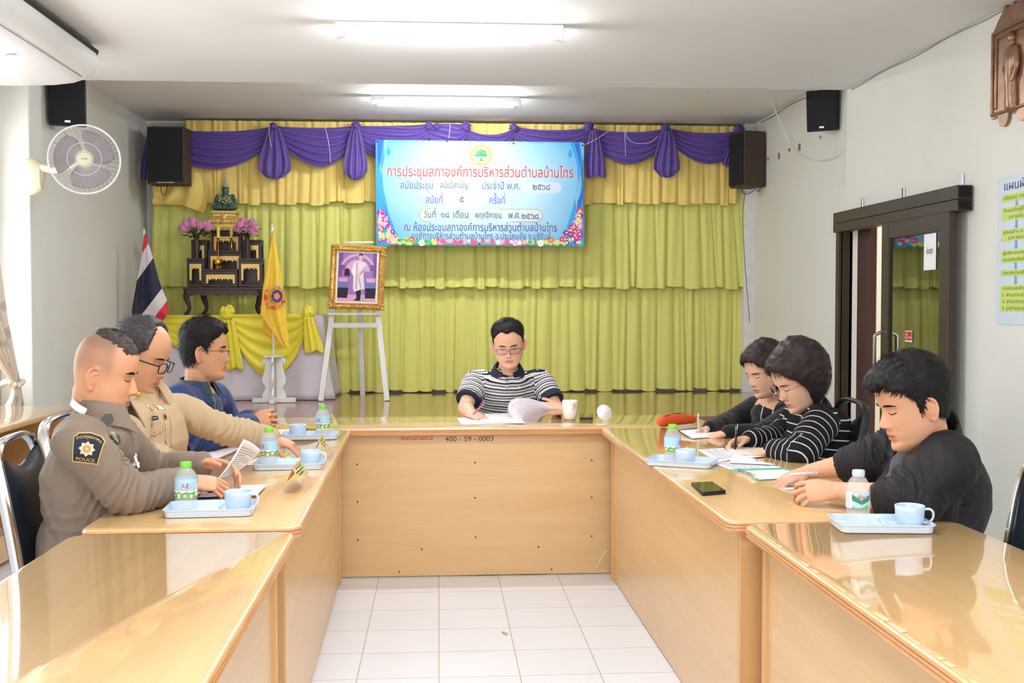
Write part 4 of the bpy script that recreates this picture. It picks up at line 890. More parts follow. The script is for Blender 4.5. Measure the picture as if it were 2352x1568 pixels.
sheet('document', 'stack of white documents before the man in striped polo', [(1115, 951), (1190, 949), (1205, 972), (1105, 971)], TZ + .006, th=.005, lines=6, ink=M['pale'])
sheet('folder', 'thin white folder under documents before striped polo man', [(1050, 961), (1105, 955), (1212, 973), (1060, 975)], TZ + .001, M['paper'], 0, .003, 'folder')
# page being turned over by the man at the far table
def page2(u, v):
    t6, t4 = np.linspace(0, 1, 6), np.linspace(0, 1, 4); Uc = [(1180, 971), (1166, 942), (1177, 917), (1210, 914), (1250, 925), (1285, 938)]; Lc = [(1188, 972), (1222, 974), (1254, 954), (1284, 940)]
    a = [float(crom(t6, [p[k] for p in Uc], u)) for k in (0, 1)]; b_ = [float(crom(t4, [p[k] for p in Lc], u)) for k in (0, 1)]
    return at(a[0] * (1 - v) + b_[0] * v, a[1] * (1 - v) + b_[1] * v, 5.9 - .1 * v * (1 - u) - .05 * math.sin(v * math.pi) + .05 * u)
pg = MB().grid(page2, 30, 12, thick=.0008).build('document_page', M['pale'], smooth=180); tag(pg, 'page curled over in the left hand of striped polo man', 'paper')
sheet('notebook', 'white notebook the woman in black top writes on', [(1562, 990), (1630, 985), (1662, 1003), (1590, 1007)], TZ + .001, M['paper'], 0, .004, 'notebook')
sheet('document', 'loose sheets fanned out before woman in striped sweater', [(1602, 1033), (1700, 1028), (1760, 1050), (1650, 1060)], TZ + .001, lines=9, curl=.004)
sheet('document', 'second loose sheet under folded page near striped sweater woman', [(1632, 1062), (1740, 1055), (1800, 1075), (1690, 1083)], TZ + .0015, lines=9)
sheet('document', 'pink sheet peeking out beneath folded white page', [(1678, 1056), (1740, 1056), (1745, 1066), (1680, 1064)], TZ + .004, mat('pink_paper', (236, 140, 200), .6), 0)
fd = MB().grid(lambda u, v: (onz(1676 + 105 * u, 1062 + 5 * u, TZ + .007) * (1 - v) + at(1688 + 75 * u, 1040 + 16 * u, 4.47) * v) + V((0, 0, .012 * math.sin(v * 3.1) * (1 - u))), 10, 10, thick=.0008).build('document', M['paper'], smooth=180); tag(fd, 'folded white page standing up among sheets before striped sweater', 'paper')
nb = sheet('notebook', 'spiral notebook under hand of woman in striped sweater', [(1665, 1029), (1740, 1026), (1760, 1044), (1690, 1046)], TZ + .006, mat('cream_page', (232, 224, 212), .7), 0, .006, 'notebook')
sp_ = MB()
for k in range(18):
    q = onz(1665 + 75 * k / 17, 1029 - 3 * k / 17, TZ + .01); sp_.tube([(q.x, q.y + .006 * math.cos(a), q.z + .006 * math.sin(a)) for a in np.linspace(0, 6.28, 9)[:-1]], .0012, 5, closed=True)
sp_.build('wire_spiral', M['dark'], nb, world=True)
cb = slab('clipboard', 'green clipboard with white form near black-jacketed man', [(1675, 1079), (1800, 1076), (1905, 1097), (1737, 1104)], TZ, .004, mat('green_board', (96, 190, 140), .5), 'clipboard')
A = [onz(*q, TZ + .005) for q in ((1700, 1081), (1800, 1078), (1880, 1094), (1745, 1101))]
MB().add([tuple(p) for p in A], [(0, 1, 2, 3)]).build('form', M['paper'], cb, world=True, smooth=0)
q0, q1 = onz(1695, 1083, TZ + .008), onz(1735, 1097, TZ + .008); MB().tube([q0, q1], [(.012, .003), (.012, .003)], 8, up=(0, 0, 1)).build('clip', M['chrome'], cb, world=True)
sheet('document', 'small white note under black-jacketed man fingers', [(1790, 1112), (1840, 1112), (1835, 1124), (1800, 1124)], TZ + .001, M['paper'], 0)
k = MB()
for i in range(11):
    v0 = .12 + i * .07
    k.grid(lambda u, v, v0=v0: page2(.3 + .5 * u, v0 + .016 * v) + V((0, -.003, 0)), 16, 1)
k.build('printed_text', mat('faint_ink', (186, 174, 184), .7), pg, world=True, smooth=0, fix=False)
# orange pencil case and the grey book under it
pc = thing('pencil_case', 'orange leather pencil case on right table far end', 'pencil case', onz(1552, 980, TZ)); a, b_ = at(1519, 967, 5.52), at(1592, 963, 5.62)
MB().tube([a, a * .75 + b_ * .25 + V((0, 0, .006)), a * .4 + b_ * .6 + V((0, 0, .006)), b_], [(.026, .024), (.03, .03), (.029, .03), (.02, .018)], 16, up=(0, 0, 1), sub=4).build('body', M['orange'], pc, world=True, smooth=180)
MB().tube([a + V((.02, -.006, .027)), (a + b_) / 2 + V((0, -.006, .036)), b_ + V((-.02, -.004, .022))], .003, 6, sub=4).build('zip', M['dark'], pc, world=True)
slab('book', 'grey-brown hardback book lying beside orange pencil case', [(1530, 984), (1585, 978), (1602, 986), (1540, 992)], TZ, .012, mat('taupe_cover', (172, 158, 138), .6), 'book')
def pen(label, a, b_, m_, tip=None, r=.0046):
    d = (b_ - a).normalized(); t = thing('pen', label, 'pen', a); MB().tube([a + d * .012, b_], [r, r], 10, round_=True).build('barrel', m_, t, world=True); MB().tube([a, a + d * .012], [.0012, r * .9], 10).build('tip', tip or M['chrome'], t, world=True)
    MB().tube([b_ - d * .04 + V((0, -.005, .002)), b_ - d * .004 + V((0, -.005, .002))], .0012, 6).build('clip', tip or M['chrome'], t, world=True); return t
def pen_in(label, out, d, m_, below=.03, above=.105, k=.5):
    d = V(d).normalized(); g = out[0][0] * k + out[1] * (1 - k); a = g - d * below
    if a.z < TZ + .003: a = a + d * ((TZ + .003 - a.z) / max(d.z, .2))
    return pen(label, a, g + d * above, m_)
# mug and its lid on the far table
mg = thing('mug', 'tall white porcelain mug with small pink flower on far table', 'mug', onz(1309, 962, TZ))
MB().lathe([(.001, 0), (.029, 0), (.034, .004), (.039, .03), (.0425, .1), (.0415, .1015), (.0395, .1), (.036, .03), (.03, .008), (.001, .006)], n=36, cap=False).build('body', mat('porcelain', (240, 240, 240), .15, coat=.5), mg, smooth=60)
fl = MB(); mr = .0418
for x, z, r_, mi in ((.018, .078, .007, 0), (.026, .07, .006, 0), (.022, .084, .006, 0), (.01, .06, .003, 1), (.02, .058, .003, 1), (.014, .066, .003, 1)):
    fl.add([V(((mr) * math.sin((x + r_ * math.cos(a)) / mr), -mr * math.cos((x + r_ * math.cos(a)) / mr), z + r_ * math.sin(a))) for a in np.linspace(0, 6.28, 11)[:-1]], [tuple(range(10))], mi)
fl.build('flower_print', [mat('pink_glaze', (232, 170, 180), .3), mat('grey_glaze', (180, 180, 170), .3)], mg, smooth=0, fix=False)
ld = thing('porcelain_cover', 'round white porcelain mug lid tilted on its rim beside phone', 'lid', onz(1388, 963, TZ)); lt = MB(); lt.M = Matrix.Translation((0, 0, .037)) @ Matrix.Rotation(R_(35), 4, 'Y') @ Matrix.Rotation(R_(62), 4, 'X')
lt.lathe([(.001, .004), (.03, .004), (.036, .0), (.044, 0), (.0445, .003), (.038, .008), (.02, .016), (.008, .019), (.009, .026), (.001, .028)], n=36, cap=False).build('dome', mat('porcelain', (240, 240, 240), .15, coat=.5), ld, smooth=50)
# ------------------------------------------------------------------ skirted altar table on the stage
AY = 9.62; AZ = 1.285
st = thing('skirted_table', 'altar table with white skirt and knotted yellow swag on stage', 'table', (-1.65, 9.95, STZ))
xa, xb = at(372, 800, AY).x, at(742, 800, AY).x
MB().box(((xa + xb) / 2, AY + .34, AZ - .015), (xb - xa, .66, .03), .004).build('tabletop', M['yellow'], st, world=True, smooth=0)
for x in (xa + .06, xb - .06):
    for y in (AY + .08, AY + .6): MB().box((x, y, (STZ + AZ) / 2), (.05, .05, AZ - STZ - .03), .003).build('leg', M['wpaint'], st, world=True, smooth=0)
def skirt(u, v):
    s_ = u * 1.22; fl = .05 * v ** 2; f = .012 * math.sin(s_ * 26 + math.sin(s_ * 7)) * v
    if s_ < 1: return (xa + (xb - xa) * s_ + fl * max(0, (s_ - .9) * 10), AY - .01 - .03 * v + f, AZ - (AZ - STZ - .004) * v)
    return (xb + .005 + fl + f + .03 * v, AY + (s_ - 1) / .22 * .66, AZ - (AZ - STZ - .004) * v)
MB().grid(skirt, 150, 14, thick=.003).build('skirt', M['wcloth'], st, world=True, smooth=180)
def swag2(pa, pb, low, drop, top_sag, Yb, m_, edge=.1, nm='swag'):
    A, B = at(*pa, Yb), at(*pb, Yb)
    def fn(u, v):
        e = 4 * u * (1 - u); sk = u ** (math.log(.5) / math.log(low)); e2 = 4 * sk * (1 - sk); d = edge + (drop - edge) * e2 ** .9
        f = math.sin(2 * math.pi * (v * 4.5 + .3 * math.sin(u * 4))) * .5 + .5
        return (A.x + (B.x - A.x) * u, Yb - .01 - .02 * f * (.3 + .7 * e) - .02 * e * v, A.z + (B.z - A.z) * u - top_sag * e - v * d)
    return MB().grid(fn, 44, 40, thick=.003).build(nm, m_, st, world=True, smooth=180)
swag2((527, 722), (708, 720), .53, .55, .0, AY - .03, M['lemon']); swag2((372, 724), (530, 724), .6, .36, 0, AY - .03, M['lemon'], .2)
def tail2(px, py, w0, w1, L, Yb, lean, m_):
    A = at(px, py, Yb)
    def fn(u, v): t = 2*u - 1; return (A.x + lean * v + t * (w0 + (w1 - w0) * v ** .7) / 2, Yb - .03 - .03 * (1 - t*t) - .014 * math.sin(u * 17 + v), A.z - L * v - .012 * math.sin(u * 8) * v)
    return MB().grid(fn, 36, 18, thick=.003).build('tail', m_, st, world=True, smooth=180)
tail2(710, 728, .07, .17, .30, AY - .05, .05, M['lemon']); tail2(527, 735, .09, .14, .42, AY - .05, .05, M['lemon']); tail2(735, 735, .05, .12, .32, AY + .1, .06, M['yellow'])
def knot2(px, py, r, Yb):
    b = bmesh.new(); bmesh.ops.create_uvsphere(b, u_segments=24, v_segments=16, radius=1); A = at(px, py, Yb); o = px
    for v in b.verts:
        n_ = noise.noise(v.co * 2 + V((o, 0, 0))) * .4 + .14 * math.sin(7 * math.atan2(v.co.z, v.co.x) + 5 * v.co.y); v.co = A + V((v.co.x * r * .95, v.co.y * r * .7, v.co.z * r * 1.1)) * (1 + n_)
    MB().bm(b).build('knot', M['lemon'], st, world=True, smooth=180)
knot2(520, 722, .06, AY - .06); knot2(528, 712, .04, AY - .06); knot2(708, 716, .05, AY - .06)

# ------------------------------------------------------------------ carved altar set
QY = 9.78
def zc3(zx, zy, Y=QY): return at(380 + zx / 4.48, 390 + zy / 4.48, Y)
al = thing('altar_table', 'low dark rosewood altar table with curved legs on skirted table', 'altar table', zc3(590, 1500))
a, b_ = zc3(178, 1205), zc3(1010, 1205); zt = a.z; zb = AZ + .001; dep = .42
MB().box(((a.x + b_.x) / 2, QY + dep / 2, zt - .012), (b_.x - a.x, dep, .024), .004).build('top_board', M['darkwood'], al, world=True, smooth=0)
ap = MB(); n = 24; pts = [(a.x + .01, zt - .02)] + [(a.x + .01 + (b_.x - a.x - .02) * k / n, zt - .065 - .012 * math.sin(k / n * math.pi * 6) ** 2) for k in range(n + 1)] + [(b_.x - .01, zt - .02)]
ap.prism(pts, .02, basis((1, 0, 0), (0, 0, 1), (0, -1, 0), (0, QY + .03, 0))); ap.build('apron', M['darkwood'], al, world=True, smooth=0)
for x, y, s in ((a.x + .035, QY + .03, -1), (b_.x - .035, QY + .03, 1), (a.x + .11, QY + dep - .03, -1), (b_.x - .11, QY + dep - .03, 1)):
    MB().tube([(x - s * .0, y, zt - .03), (x + s * .012, y, zt - .09), (x - s * .014, y, zt - .17), (x - s * .004, y, zb + .03), (x + s * .014, y, zb + .008)], [.03, .027, .017, .016, .02], 8, sub=4).build('leg', M['darkwood'], al, world=True)
def altar_stand(label, zx0, zx1, zy0, zy1, Y, d=.2, on=None):
    a, b_ = zc3(zx0, zy0, Y), zc3(zx1, zy1, Y); w_, h_ = b_.x - a.x, a.z - b_.z
    t = thing('altar_stand', label, 'altar stand', ((a.x + b_.x) / 2, Y, b_.z), 0, 'stepped dark wood altar stands')
    k = MB(); k.box((0, d / 2, h_ - .01), (w_, d, .02), .003); k.box((0, d / 2, h_ - .035), (w_ * .93, d * .93, .03), .002)
    for s in (-1, 1):
        for y in (.012, d - .012): k.box((s * (w_ / 2 - .014), y, h_ / 2 - .01), (.024, .022, h_ - .02), .003)
        k.box((s * (w_ / 2 - .014), d / 2, .012), (.02, d - .02, .02), .002)
    k.box((0, .012, .012), (w_ - .03, .018, .02), .002); k.box((0, d - .01, h_ / 2), (w_ - .03, .008, h_ - .03), 0)
    k.build('body', M['darkwood'], t, smooth=0)
    g = MB(); hh = h_ - .05; W2 = w_ / 2 - .026; tw = max(3, int(w_ / .035)); pts = [(-W2, hh - .0), (-W2, hh * .3), (-W2 + .016, hh * .26), (-W2 + .02, hh - .04)]
    for q in range(tw): x0_ = -W2 + .02 + (2 * W2 - .04) * q / tw; x1_ = -W2 + .02 + (2 * W2 - .04) * (q + 1) / tw; pts += [(x0_ + .001, hh - .032), ((x0_ + x1_) / 2, hh - .032 - (.022 if q % 2 == 0 else .012))]
    pts += [(W2 - .02, hh - .04), (W2 - .016, hh * .26), (W2, hh * .3), (W2, hh)]
    from mathutils.geometry import tessellate_polygon
    P3 = [V((x, -.001, z)) for x, z in pts]; tri = tessellate_polygon([[V((x, z, 0)) for x, z in pts]]); nb_ = len(P3)
    g.add(P3 + [p + V((0, .004, 0)) for p in P3], [tuple(f) for f in tri] + [tuple(nb_ + q for q in f) for f in tri] + [(q, (q+1) % nb_, nb_ + (q+1) % nb_, nb_ + q) for q in range(nb_)])
    g.build('gilt_fringe', M['gold2'], t, smooth=0); return t
M['gold2'] = mat('gilt_carving', (222, 188, 112), .4, metal=.4, var=.3, vscale=120)
altar_stand('low front centre altar stand of the stepped set', 388, 745, 1018, 1203, 9.8, .12); altar_stand('middle altar stand in the second step, under the incense bowl row', 432, 792, 828, 1203, 9.93, .14); altar_stand('tallest centre altar stand holding the gilt pedestal', 468, 782, 628, 1203, 10.08, .12)
altar_stand('low altar stand at front left of stepped set', 216, 402, 908, 1203, 9.82, .13); altar_stand('low altar stand at front right of stepped set', 748, 1000, 908, 1203, 9.82, .13)
altar_stand('taller altar stand at left under a flower vase', 262, 432, 718, 1203, 9.96, .14); altar_stand('taller altar stand at right under a flower vase', 795, 990, 718, 1203, 9.96, .14)
# seated figure on its gilt pedestal
bz_ = zc3(620, 628, 10.1); bu = thing('seated_statue', 'small green seated Buddha statue on gilt pedestal atop altar', 'statue', (bz_.x, 10.1, bz_.z))
H_ = lambda zy: zc3(620, zy, 10.1).z - bz_.z
ps = MB()
for zy0, zy1, w_ in ((628, 600, .30), (600, 560, .25), (560, 510, .30), (510, 490, .24), (490, 455, .2), (455, 425, .23)):
    ps.box((0, 0, (H_(zy0) + H_(zy1)) / 2), (w_, .16, H_(zy1) - H_(zy0)), .008)
for k in range(9):
    for zy in (535, 605): ps.sph((-.13 + .0325 * k, -.078, H_(zy)), (.014, .012, .016), 8)
for zy in (480, 500, 540): ps.sph((0, -.08, H_(zy)), (.03, .014, .02), 10)
ps.build('pedestal', M['gold2'], bu, smooth=0)
fb = MB(); k0 = H_(425)
fb.sph((0, -.01, k0 + .028), (.105, .07, .032), 20); fb.sph((-.06, -.05, k0 + .03), (.06, .035, .026), 14); fb.sph((.06, -.05, k0 + .03), (.06, .035, .026), 14)
fb.tube([(0, 0, k0 + .03), (0, 0, k0 + .08), (0, 0, k0 + .125), (0, 0, k0 + .15)], [(.055, .04), (.05, .036), (.065, .038), (.03, .026)], 16, up=(1, 0, 0), sub=3)
for s in (-1, 1): fb.tube([(s * .065, 0, k0 + .135), (s * .085, -.01, k0 + .08), (s * .04, -.055, k0 + .06)], [.02, .017, .013], 10, sub=3)
fb.sph((0, 0, k0 + .19), (.034, .034, .042), 16); fb.tube([(0, 0, k0 + .14), (0, 0, k0 + .17)], .02, 10)
me = fuse(fb, .006, 3); me.materials.append(M['jade']); link('figure', me, bu, smooth=180)
MB().lathe([(.001, k0 + .215), (.036, k0 + .215), (.034, k0 + .225), (.022, k0 + .235), (.018, k0 + .25), (.01, k0 + .27), (.006, k0 + .3), (.001, k0 + .32)], n=20).build('crown', mat('silver_crown', (216, 206, 186), .3, metal=.6), bu, smooth=50)
tr = MB()
for k in range(26):
    a_ = k * 2.4; tr.sph((.05 * math.cos(a_), -.034 - .006 * abs(math.sin(a_)), k0 + .06 + .08 * (k / 26)), (.008, .004, .007), 6)
tr.build('gilt_ornament', M['gold2'], bu, smooth=60)
# flower vases
M['petal'] = mat('pink_petals', (212, 140, 178), .7, var=.15, vscale=50); M['leaf'] = mat('dark_leaves', (44, 62, 44), .6, var=.3, vscale=30); M['stem'] = M['leaf']
def vase(label, zx, ztop, zbot, flowers, Y, seed):
    a, b_ = zc3(zx, ztop, Y), zc3(zx, zbot, Y); h_ = a.z - b_.z
    t = thing('flower_vase', label, 'flower vase', (b_.x, Y, b_.z), 0, 'pink flower vases on the altar')
    MB().lathe([(.001, 0), (.025, 0), (.02, .02), (.03, h_ * .45), (.03, h_ * .6), (.018, h_ * .85), (.028, h_), (.022, h_), (.001, h_ * .9)], n=22).build('vase', M['darkwood'], t, smooth=60)
    rn = random.Random(seed); lf = MB()
    for k in range(46):
        a_ = rn.random() * 6.28; r = rn.uniform(.02, .13); z = h_ + rn.uniform(.0, .085); c_ = V((r * math.cos(a_), r * .7 * math.sin(a_), z)); d = V((math.cos(a_), math.sin(a_) * .7, rn.uniform(-.3, .5))).normalized() * .05; s_ = V((-d.y, d.x, .01)).normalized() * .018
        lf.add([c_ - d * .5, c_ + s_ + V((0, 0, .006)), c_ + d * .6, c_ - s_ + V((0, 0, .006))], [(0, 1, 2, 3)])
    for k in range(14): a_ = rn.random() * 6.28; lf.tube([(0, 0, h_ - .01), (.09 * math.cos(a_), .06 * math.sin(a_), h_ + .08)], .003, 5)
    lf.build('foliage', M['leaf'], t, smooth=0, fix=False)
    for fx, fz, r in flowers:
        p = zc3(fx, fz, Y - .02 - rn.random() * .08); c_ = p - V((b_.x, Y, b_.z)); f = MB(); R0 = r / 4.48 * Y / 2520
        for q in range(3):
            for w_ in range(6 + q):
                a_ = w_ * 6.28 / (6 + q) + q; rr = R0 * (.35 + .3 * q); f.sph(c_ + V((rr * math.cos(a_), -R0 * (.5 - .28 * q), rr * math.sin(a_))), (R0 * .42, R0 * .3, R0 * .42), 8)
        f.sph(c_ + V((0, -R0 * .5, 0)), R0 * .4, 8); f.build('bloom', M['petal'], t, smooth=180, fix=False)
vase('dark vase of pink flowers at left of the altar', 320, 690, 905, [(275, 520, 34), (210, 560, 34), (240, 580, 36), (180, 600, 34), (280, 555, 30), (325, 575, 34), (350, 570, 34), (400, 560, 30), (430, 575, 38), (160, 590, 24), (440, 600, 26)], 9.9, 5)
vase('dark vase of pink flowers at right of the altar', 845, 690, 905, [(795, 530, 36), (850, 560, 36), (895, 545, 36), (815, 600, 38), (750, 610, 36), (900, 630, 36), (770, 570, 32), (930, 600, 26), (725, 600, 24)], 9.9, 9)
def candle(label, zx, z0, z1, zb_, Y):
    a, b_, c_ = zc3(zx, z0, Y), zc3(zx, z1, Y), zc3(zx, zb_, Y); t = thing('candlestick', label, 'candlestick', (c_.x, Y, c_.z), 0, 'candles on the altar'); h1 = b_.z - c_.z; h2 = a.z - c_.z
    MB().lathe([(.001, 0), (.02, 0), (.014, .008), (.006, .02), (.01, .03), (.006, .045), (.006, h1 - .03), (.012, h1 - .02), (.006, h1 - .01), (.016, h1), (.001, h1)], n=18).build('stick', M['brass'], t, smooth=60)
    MB().tube([(0, 0, h1), (0, 0, h2)], .0145, 14, round_=False).build('candle', mat('yellow_wax', (240, 214, 96), .5, sss=.2), t)
candle('yellow candle on thin brass stick at left, beside incense bowl', 547, 585, 700, 1016, 9.9); candle('yellow candle on brass stick at right of altar', 680, 585, 700, 826, 9.97)
a = zc3(540, 1016, 9.84); ib = thing('incense_bowl', 'small brass incense bowl with sticks on front altar stand', 'incense bowl', a)
MB().lathe([(.001, .02), (.02, .022), (.036, .04), (.04, .06), (.034, .072), (.038, .08), (.03, .08), (.001, .07)], n=24).build('bowl', M['brass'], ib, smooth=60)
for k in range(3): a_ = k * 2.09 + .5; MB().tube([(.02 * math.cos(a_), .02 * math.sin(a_), .03), (.028 * math.cos(a_), .028 * math.sin(a_), .0)], .006, 8).build('foot', M['brass'], ib)
for dx in (-.008, .004): MB().tube([(dx, 0, .07), (dx * 1.4, 0, .27)], .0016, 5).build('incense_stick', M['redtxt'], ib)

# ------------------------------------------------------------------ flags
def flag(t, name, rows, Y, mats, cols, folds, amp=.02, sub=8):
    mb = MB(); N = 26
    P = []
    for i in range(len(rows) - 1):
        for k in range(sub if i < len(rows) - 2 else sub + 1):
            f = k / sub; (l0, r0), (l1, r1) = rows[i], rows[i + 1]
            l = (l0[0] + (l1[0] - l0[0]) * f, l0[1] + (l1[1] - l0[1]) * f); r = (r0[0] + (r1[0] - r0[0]) * f, r0[1] + (r1[1] - r0[1]) * f); P.append((l, r, cols[i]))
    vs = []; fs = []; mi = []
    for j, (l, r, c_) in enumerate(P):
        for i in range(N + 1):
            u = i / N; w_ = math.hypot(r[0] - l[0], r[1] - l[1]) / 60; vs.append(at(l[0] + (r[0] - l[0]) * u, l[1] + (r[1] - l[1]) * u, Y - amp * min(1, w_) * math.sin(u * folds + j * .04) - .02 * math.sin(u * math.pi)))
    for j in range(len(P) - 1):
        for i in range(N): mb.add([], [], 0); fs.append((j*(N+1) + i, j*(N+1) + i + 1, (j+1)*(N+1) + i + 1, (j+1)*(N+1) + i)); mi.append(P[j][2])
    mb.v = vs; mb.f = fs; mb.m = mi; return mb.build(name, mats, t, world=True, smooth=180)
tf = thing('national_flag', 'red white and blue striped flag drooping in left corner', 'flag', (at(331, 540, 9.45).x, 9.45, STZ))
tf_x = at(331, 540, 9.45)
MB().tube([(tf_x.x, 9.45, STZ), (tf_x.x, 9.45, tf_x.z + .02)], .011, 10).build('pole', M['wpaint'], tf, world=True); MB().sph((tf_x.x, 9.45, tf_x.z + .035), (.012, .012, .022), 12).build('finial', M['wpaint'], tf, world=True)
MB().lathe([(.001, STZ), (.11, STZ), (.1, STZ + .03), (.03, STZ + .05), (.02, STZ + .2), (.001, STZ + .2)], (tf_x.x, 9.45, 0), 24).build('base', M['wpaint'], tf, world=True)
flag(tf, 'cloth', [((331, 538), (335, 539)), ((326, 583), (341, 558)), ((314, 645), (352, 592)), ((303, 712), (364, 640)), ((306, 748), (372, 662)), ((336, 752), (384, 690)), ((370, 742), (388, 716))], 9.42, [M['red'], M['flagw'], M['navyc']], [0, 1, 2, 2, 1, 0], 9)
yf = thing('yellow_flag', 'yellow flag with round red and blue emblem on white scroll stand', 'flag', (at(630, 900, 9.35).x, 9.35, STZ)); px_ = yf.location.x; S_ = 9.35 / 2520
zp = at(626, 519, 9.35).z
MB().tube([(px_, 9.35, STZ + .03), (px_ - .008, 9.35, zp)], .0105, 10).build('pole', M['wpaint'], yf, world=True); MB().sph((px_ - .008, 9.35, zp + .008), (.013, .013, .02), 12).build('finial', M['chrome'], yf, world=True)
flag(yf, 'cloth', [((626, 530), (628, 531)), ((613, 600), (641, 600)), ((604, 660), (650, 660)), ((598, 722), (657, 722)), ((628, 765), (663, 785)), ((655, 802), (664, 800))], 9.31, [M['flagy']], [0] * 5, 10, .022)
flag(yf, 'folded_corner', [((604, 735), (640, 740)), ((606, 765), (645, 765)), ((622, 778), (650, 790))], 9.37, [mat('flag_yellow_shaded', (238, 186, 60), .6)], [0] * 2, 6, .01)  # folded-under cloth: its shade is put into a darker yellow
EM = [pm('emblem_red', (214, 74, 60)), pm('emblem_blue', (76, 74, 130)), pm('emblem_old_gold', (226, 160, 70)), pm('emblem_pale', (226, 210, 190)), pm('emblem_orange', (240, 150, 90))]
mb = MB()
def fshape(pts, dy, mi): mb.add([at(p[0], p[1], 9.262 - dy) for p in pts], [tuple(range(len(pts)))], mi)
def ring_(cx_, cy_, r0, r1, a0, a1, dy, mi, n=18):
    A = [R_(a0 + (a1 - a0) * k / n) for k in range(n + 1)]
    mb.add([at(cx_ + r * math.cos(a), cy_ + r * 1.15 * math.sin(a), 9.262 - dy) for a in A for r in (r0, r1)], [(2*k, 2*k + 2, 2*k + 3, 2*k + 1) for k in range(n)], mi)
ring_(632, 680, 21, 25.5, 40, 215, .001, 0); ring_(634, 680, 17, 21, 0, 360, .001, 2); fshape(disc(636, 680, 13, 15, 24), .001, 1); fshape(disc(636, 680, 7, 8, 14, pet=5), .002, 4); ring_(636, 680, 13, 14.5, 0, 360, .002, 2)
fshape([(630, 652), (645, 668), (640, 652), (636, 648)], .001, 3)
for k in range(9): fshape(disc(632 + 22 * math.cos(R_(30 + 24 * k)), 680 + 26 * math.sin(R_(30 + 24 * k)), 5, 4, 10, pet=3), .0025, [0, 2, 4][k % 3])
mb.build('emblem', EM, yf, world=True, smooth=0, fix=False)
fsd = MB(); hz = at(630, 826, 9.35).z - STZ
cr = MB(); cr.box((px_, 9.35, STZ + .022), (.36, .045, .04), .004); cr.box((px_, 9.35, STZ + .02), (.045, .3, .038), .004); cr.build('cross_foot', M['wpaint'], yf, world=True, smooth=0)
scl = [(.02, 0), (.098, 0), (.098, .03), (.085, .05), (.072, .07), (.078, .095), (.096, .12), (.1, .15), (.09, .18), (.076, .22), (.07, .25), (.075, .275), (.09, .262), (.1, .28), (.094, .305), (.07, .32), (.02, .322)]
for a_ in (0, 90, 180, 270):
    fsd = MB(); fsd.prism([(x, z * hz / .335) for x, z in scl], .018, Matrix.Translation((px_, 9.35, STZ + .042)) @ Matrix.Rotation(R_(a_), 4, 'Z') @ basis((1, 0, 0), (0, 0, 1), (0, -1, 0), (0, .009, 0))); fsd.build('scroll_bracket', M['wpaint'], yf, world=True, smooth=0)
MB().box((px_, 9.35, STZ + .042 + hz * .965), (.15, .15, .012), .003).build('top_board', M['wpaint'], yf, world=True, smooth=0)

# ------------------------------------------------------------------ easel and framed portrait
ea = thing('easel', 'white wooden easel holding the gold framed portrait', 'easel', (at(815, 900, 9.6).x, 9.6, STZ))
def beam(nm, a, b_, w_, d, m_, par, up=(1, 0, 0)):
    return MB().tube([a, b_], [(w_ * .7071, d * .7071)] * 2, 4, up=V(up), round_=False).build(nm, m_, par, world=True, smooth=0)
def beam2(nm, a, b_, w_, d, m_, par):
    a, b_ = V(a), V(b_); z = (b_ - a).normalized(); x = V((1, 0, 0)); x = (x - z * x.dot(z)).normalized() if abs(z.x) < .95 else V((0, 0, 1)); y = z.cross(x); L = (b_ - a).length
    k = MB(); k.box((0, 0, 0), (w_, d, L), .003); me = k; M4 = basis(x, y, z, (a + b_) / 2); me.v = [tuple(M4 @ V(p)) for p in me.v]; return me.build(nm, m_, par, world=True, smooth=0)
q = lambda px, py, Y: at(px, py, Y)
fl_, fr_ = q(737, 920, 9.45), q(889, 921, 9.45); tl_, tr_ = q(783, 570, 9.72), q(852, 570, 9.72); fl_.z = fr_.z = STZ + .002
beam2('leg', fl_, tl_, .046, .03, M['wpaint'], ea); beam2('leg', fr_, tr_, .046, .03, M['wpaint'], ea); rb = q(833, 890, 10.05); rb.z = STZ + .002; beam2('leg', rb, q(822, 575, 9.78), .044, .03, M['wpaint'], ea)
mid = lambda a, b_, t: a + (b_ - a) * t
beam2('crossbar', mid(fl_, tl_, .49) - V((0, .02, 0)), mid(fr_, tr_, .49) - V((0, .02, 0)), .042, .025, M['wpaint'], ea); beam2('ledge', mid(fl_, tl_, .565) - V((.03, .05, 0)), mid(fr_, tr_, .565) - V((-.03, .05, 0)), .02, .06, M['wpaint'], ea); beam2('top_bar', q(790, 557, 9.72), q(858, 556, 9.72), .016, .02, M['wpaint'], ea)
c_ = at(820.5, 637, 9.56); W_, H2 = .472, .565
rv = (at(886, 639, 9.56) - at(757, 635, 9.56)).normalized(); up_ = V((.075, .2, 1)).normalized(); up_ = (up_ - rv * up_.dot(rv)).normalized(); nr = rv.cross(up_)
FMx = basis(rv, up_, nr, c_)                                     # nr points away from the viewer's side when negative
if nr.y > 0: FMx = basis(rv, up_, -nr, c_)
fr = thing('framed_portrait', 'gold ornate framed portrait of standing person in pale robe on easel', 'picture', c_)
fp = MB(); fp.M = FMx; Wp, Hp = .355, .45
pr_ = [(0, 0), (.004, .022), (.016, .03), (.028, .022), (.036, .02), (.046, .026), (.055, .012), (.058, .006)]; ol = []
for d, z in pr_: ol.append([V((sx * (W_ / 2 - d), sy * (H2 / 2 - d), z)) for sx, sy in ((1, 1), (-1, 1), (-1, -1), (1, -1))])
fp.add([p for l in ol for p in l], [(i*4 + k, i*4 + (k+1) % 4, (i+1)*4 + (k+1) % 4, (i+1)*4 + k) for i in range(len(ol) - 1) for k in range(4)] + [(3, 2, 1, 0)])
rn = random.Random(2)
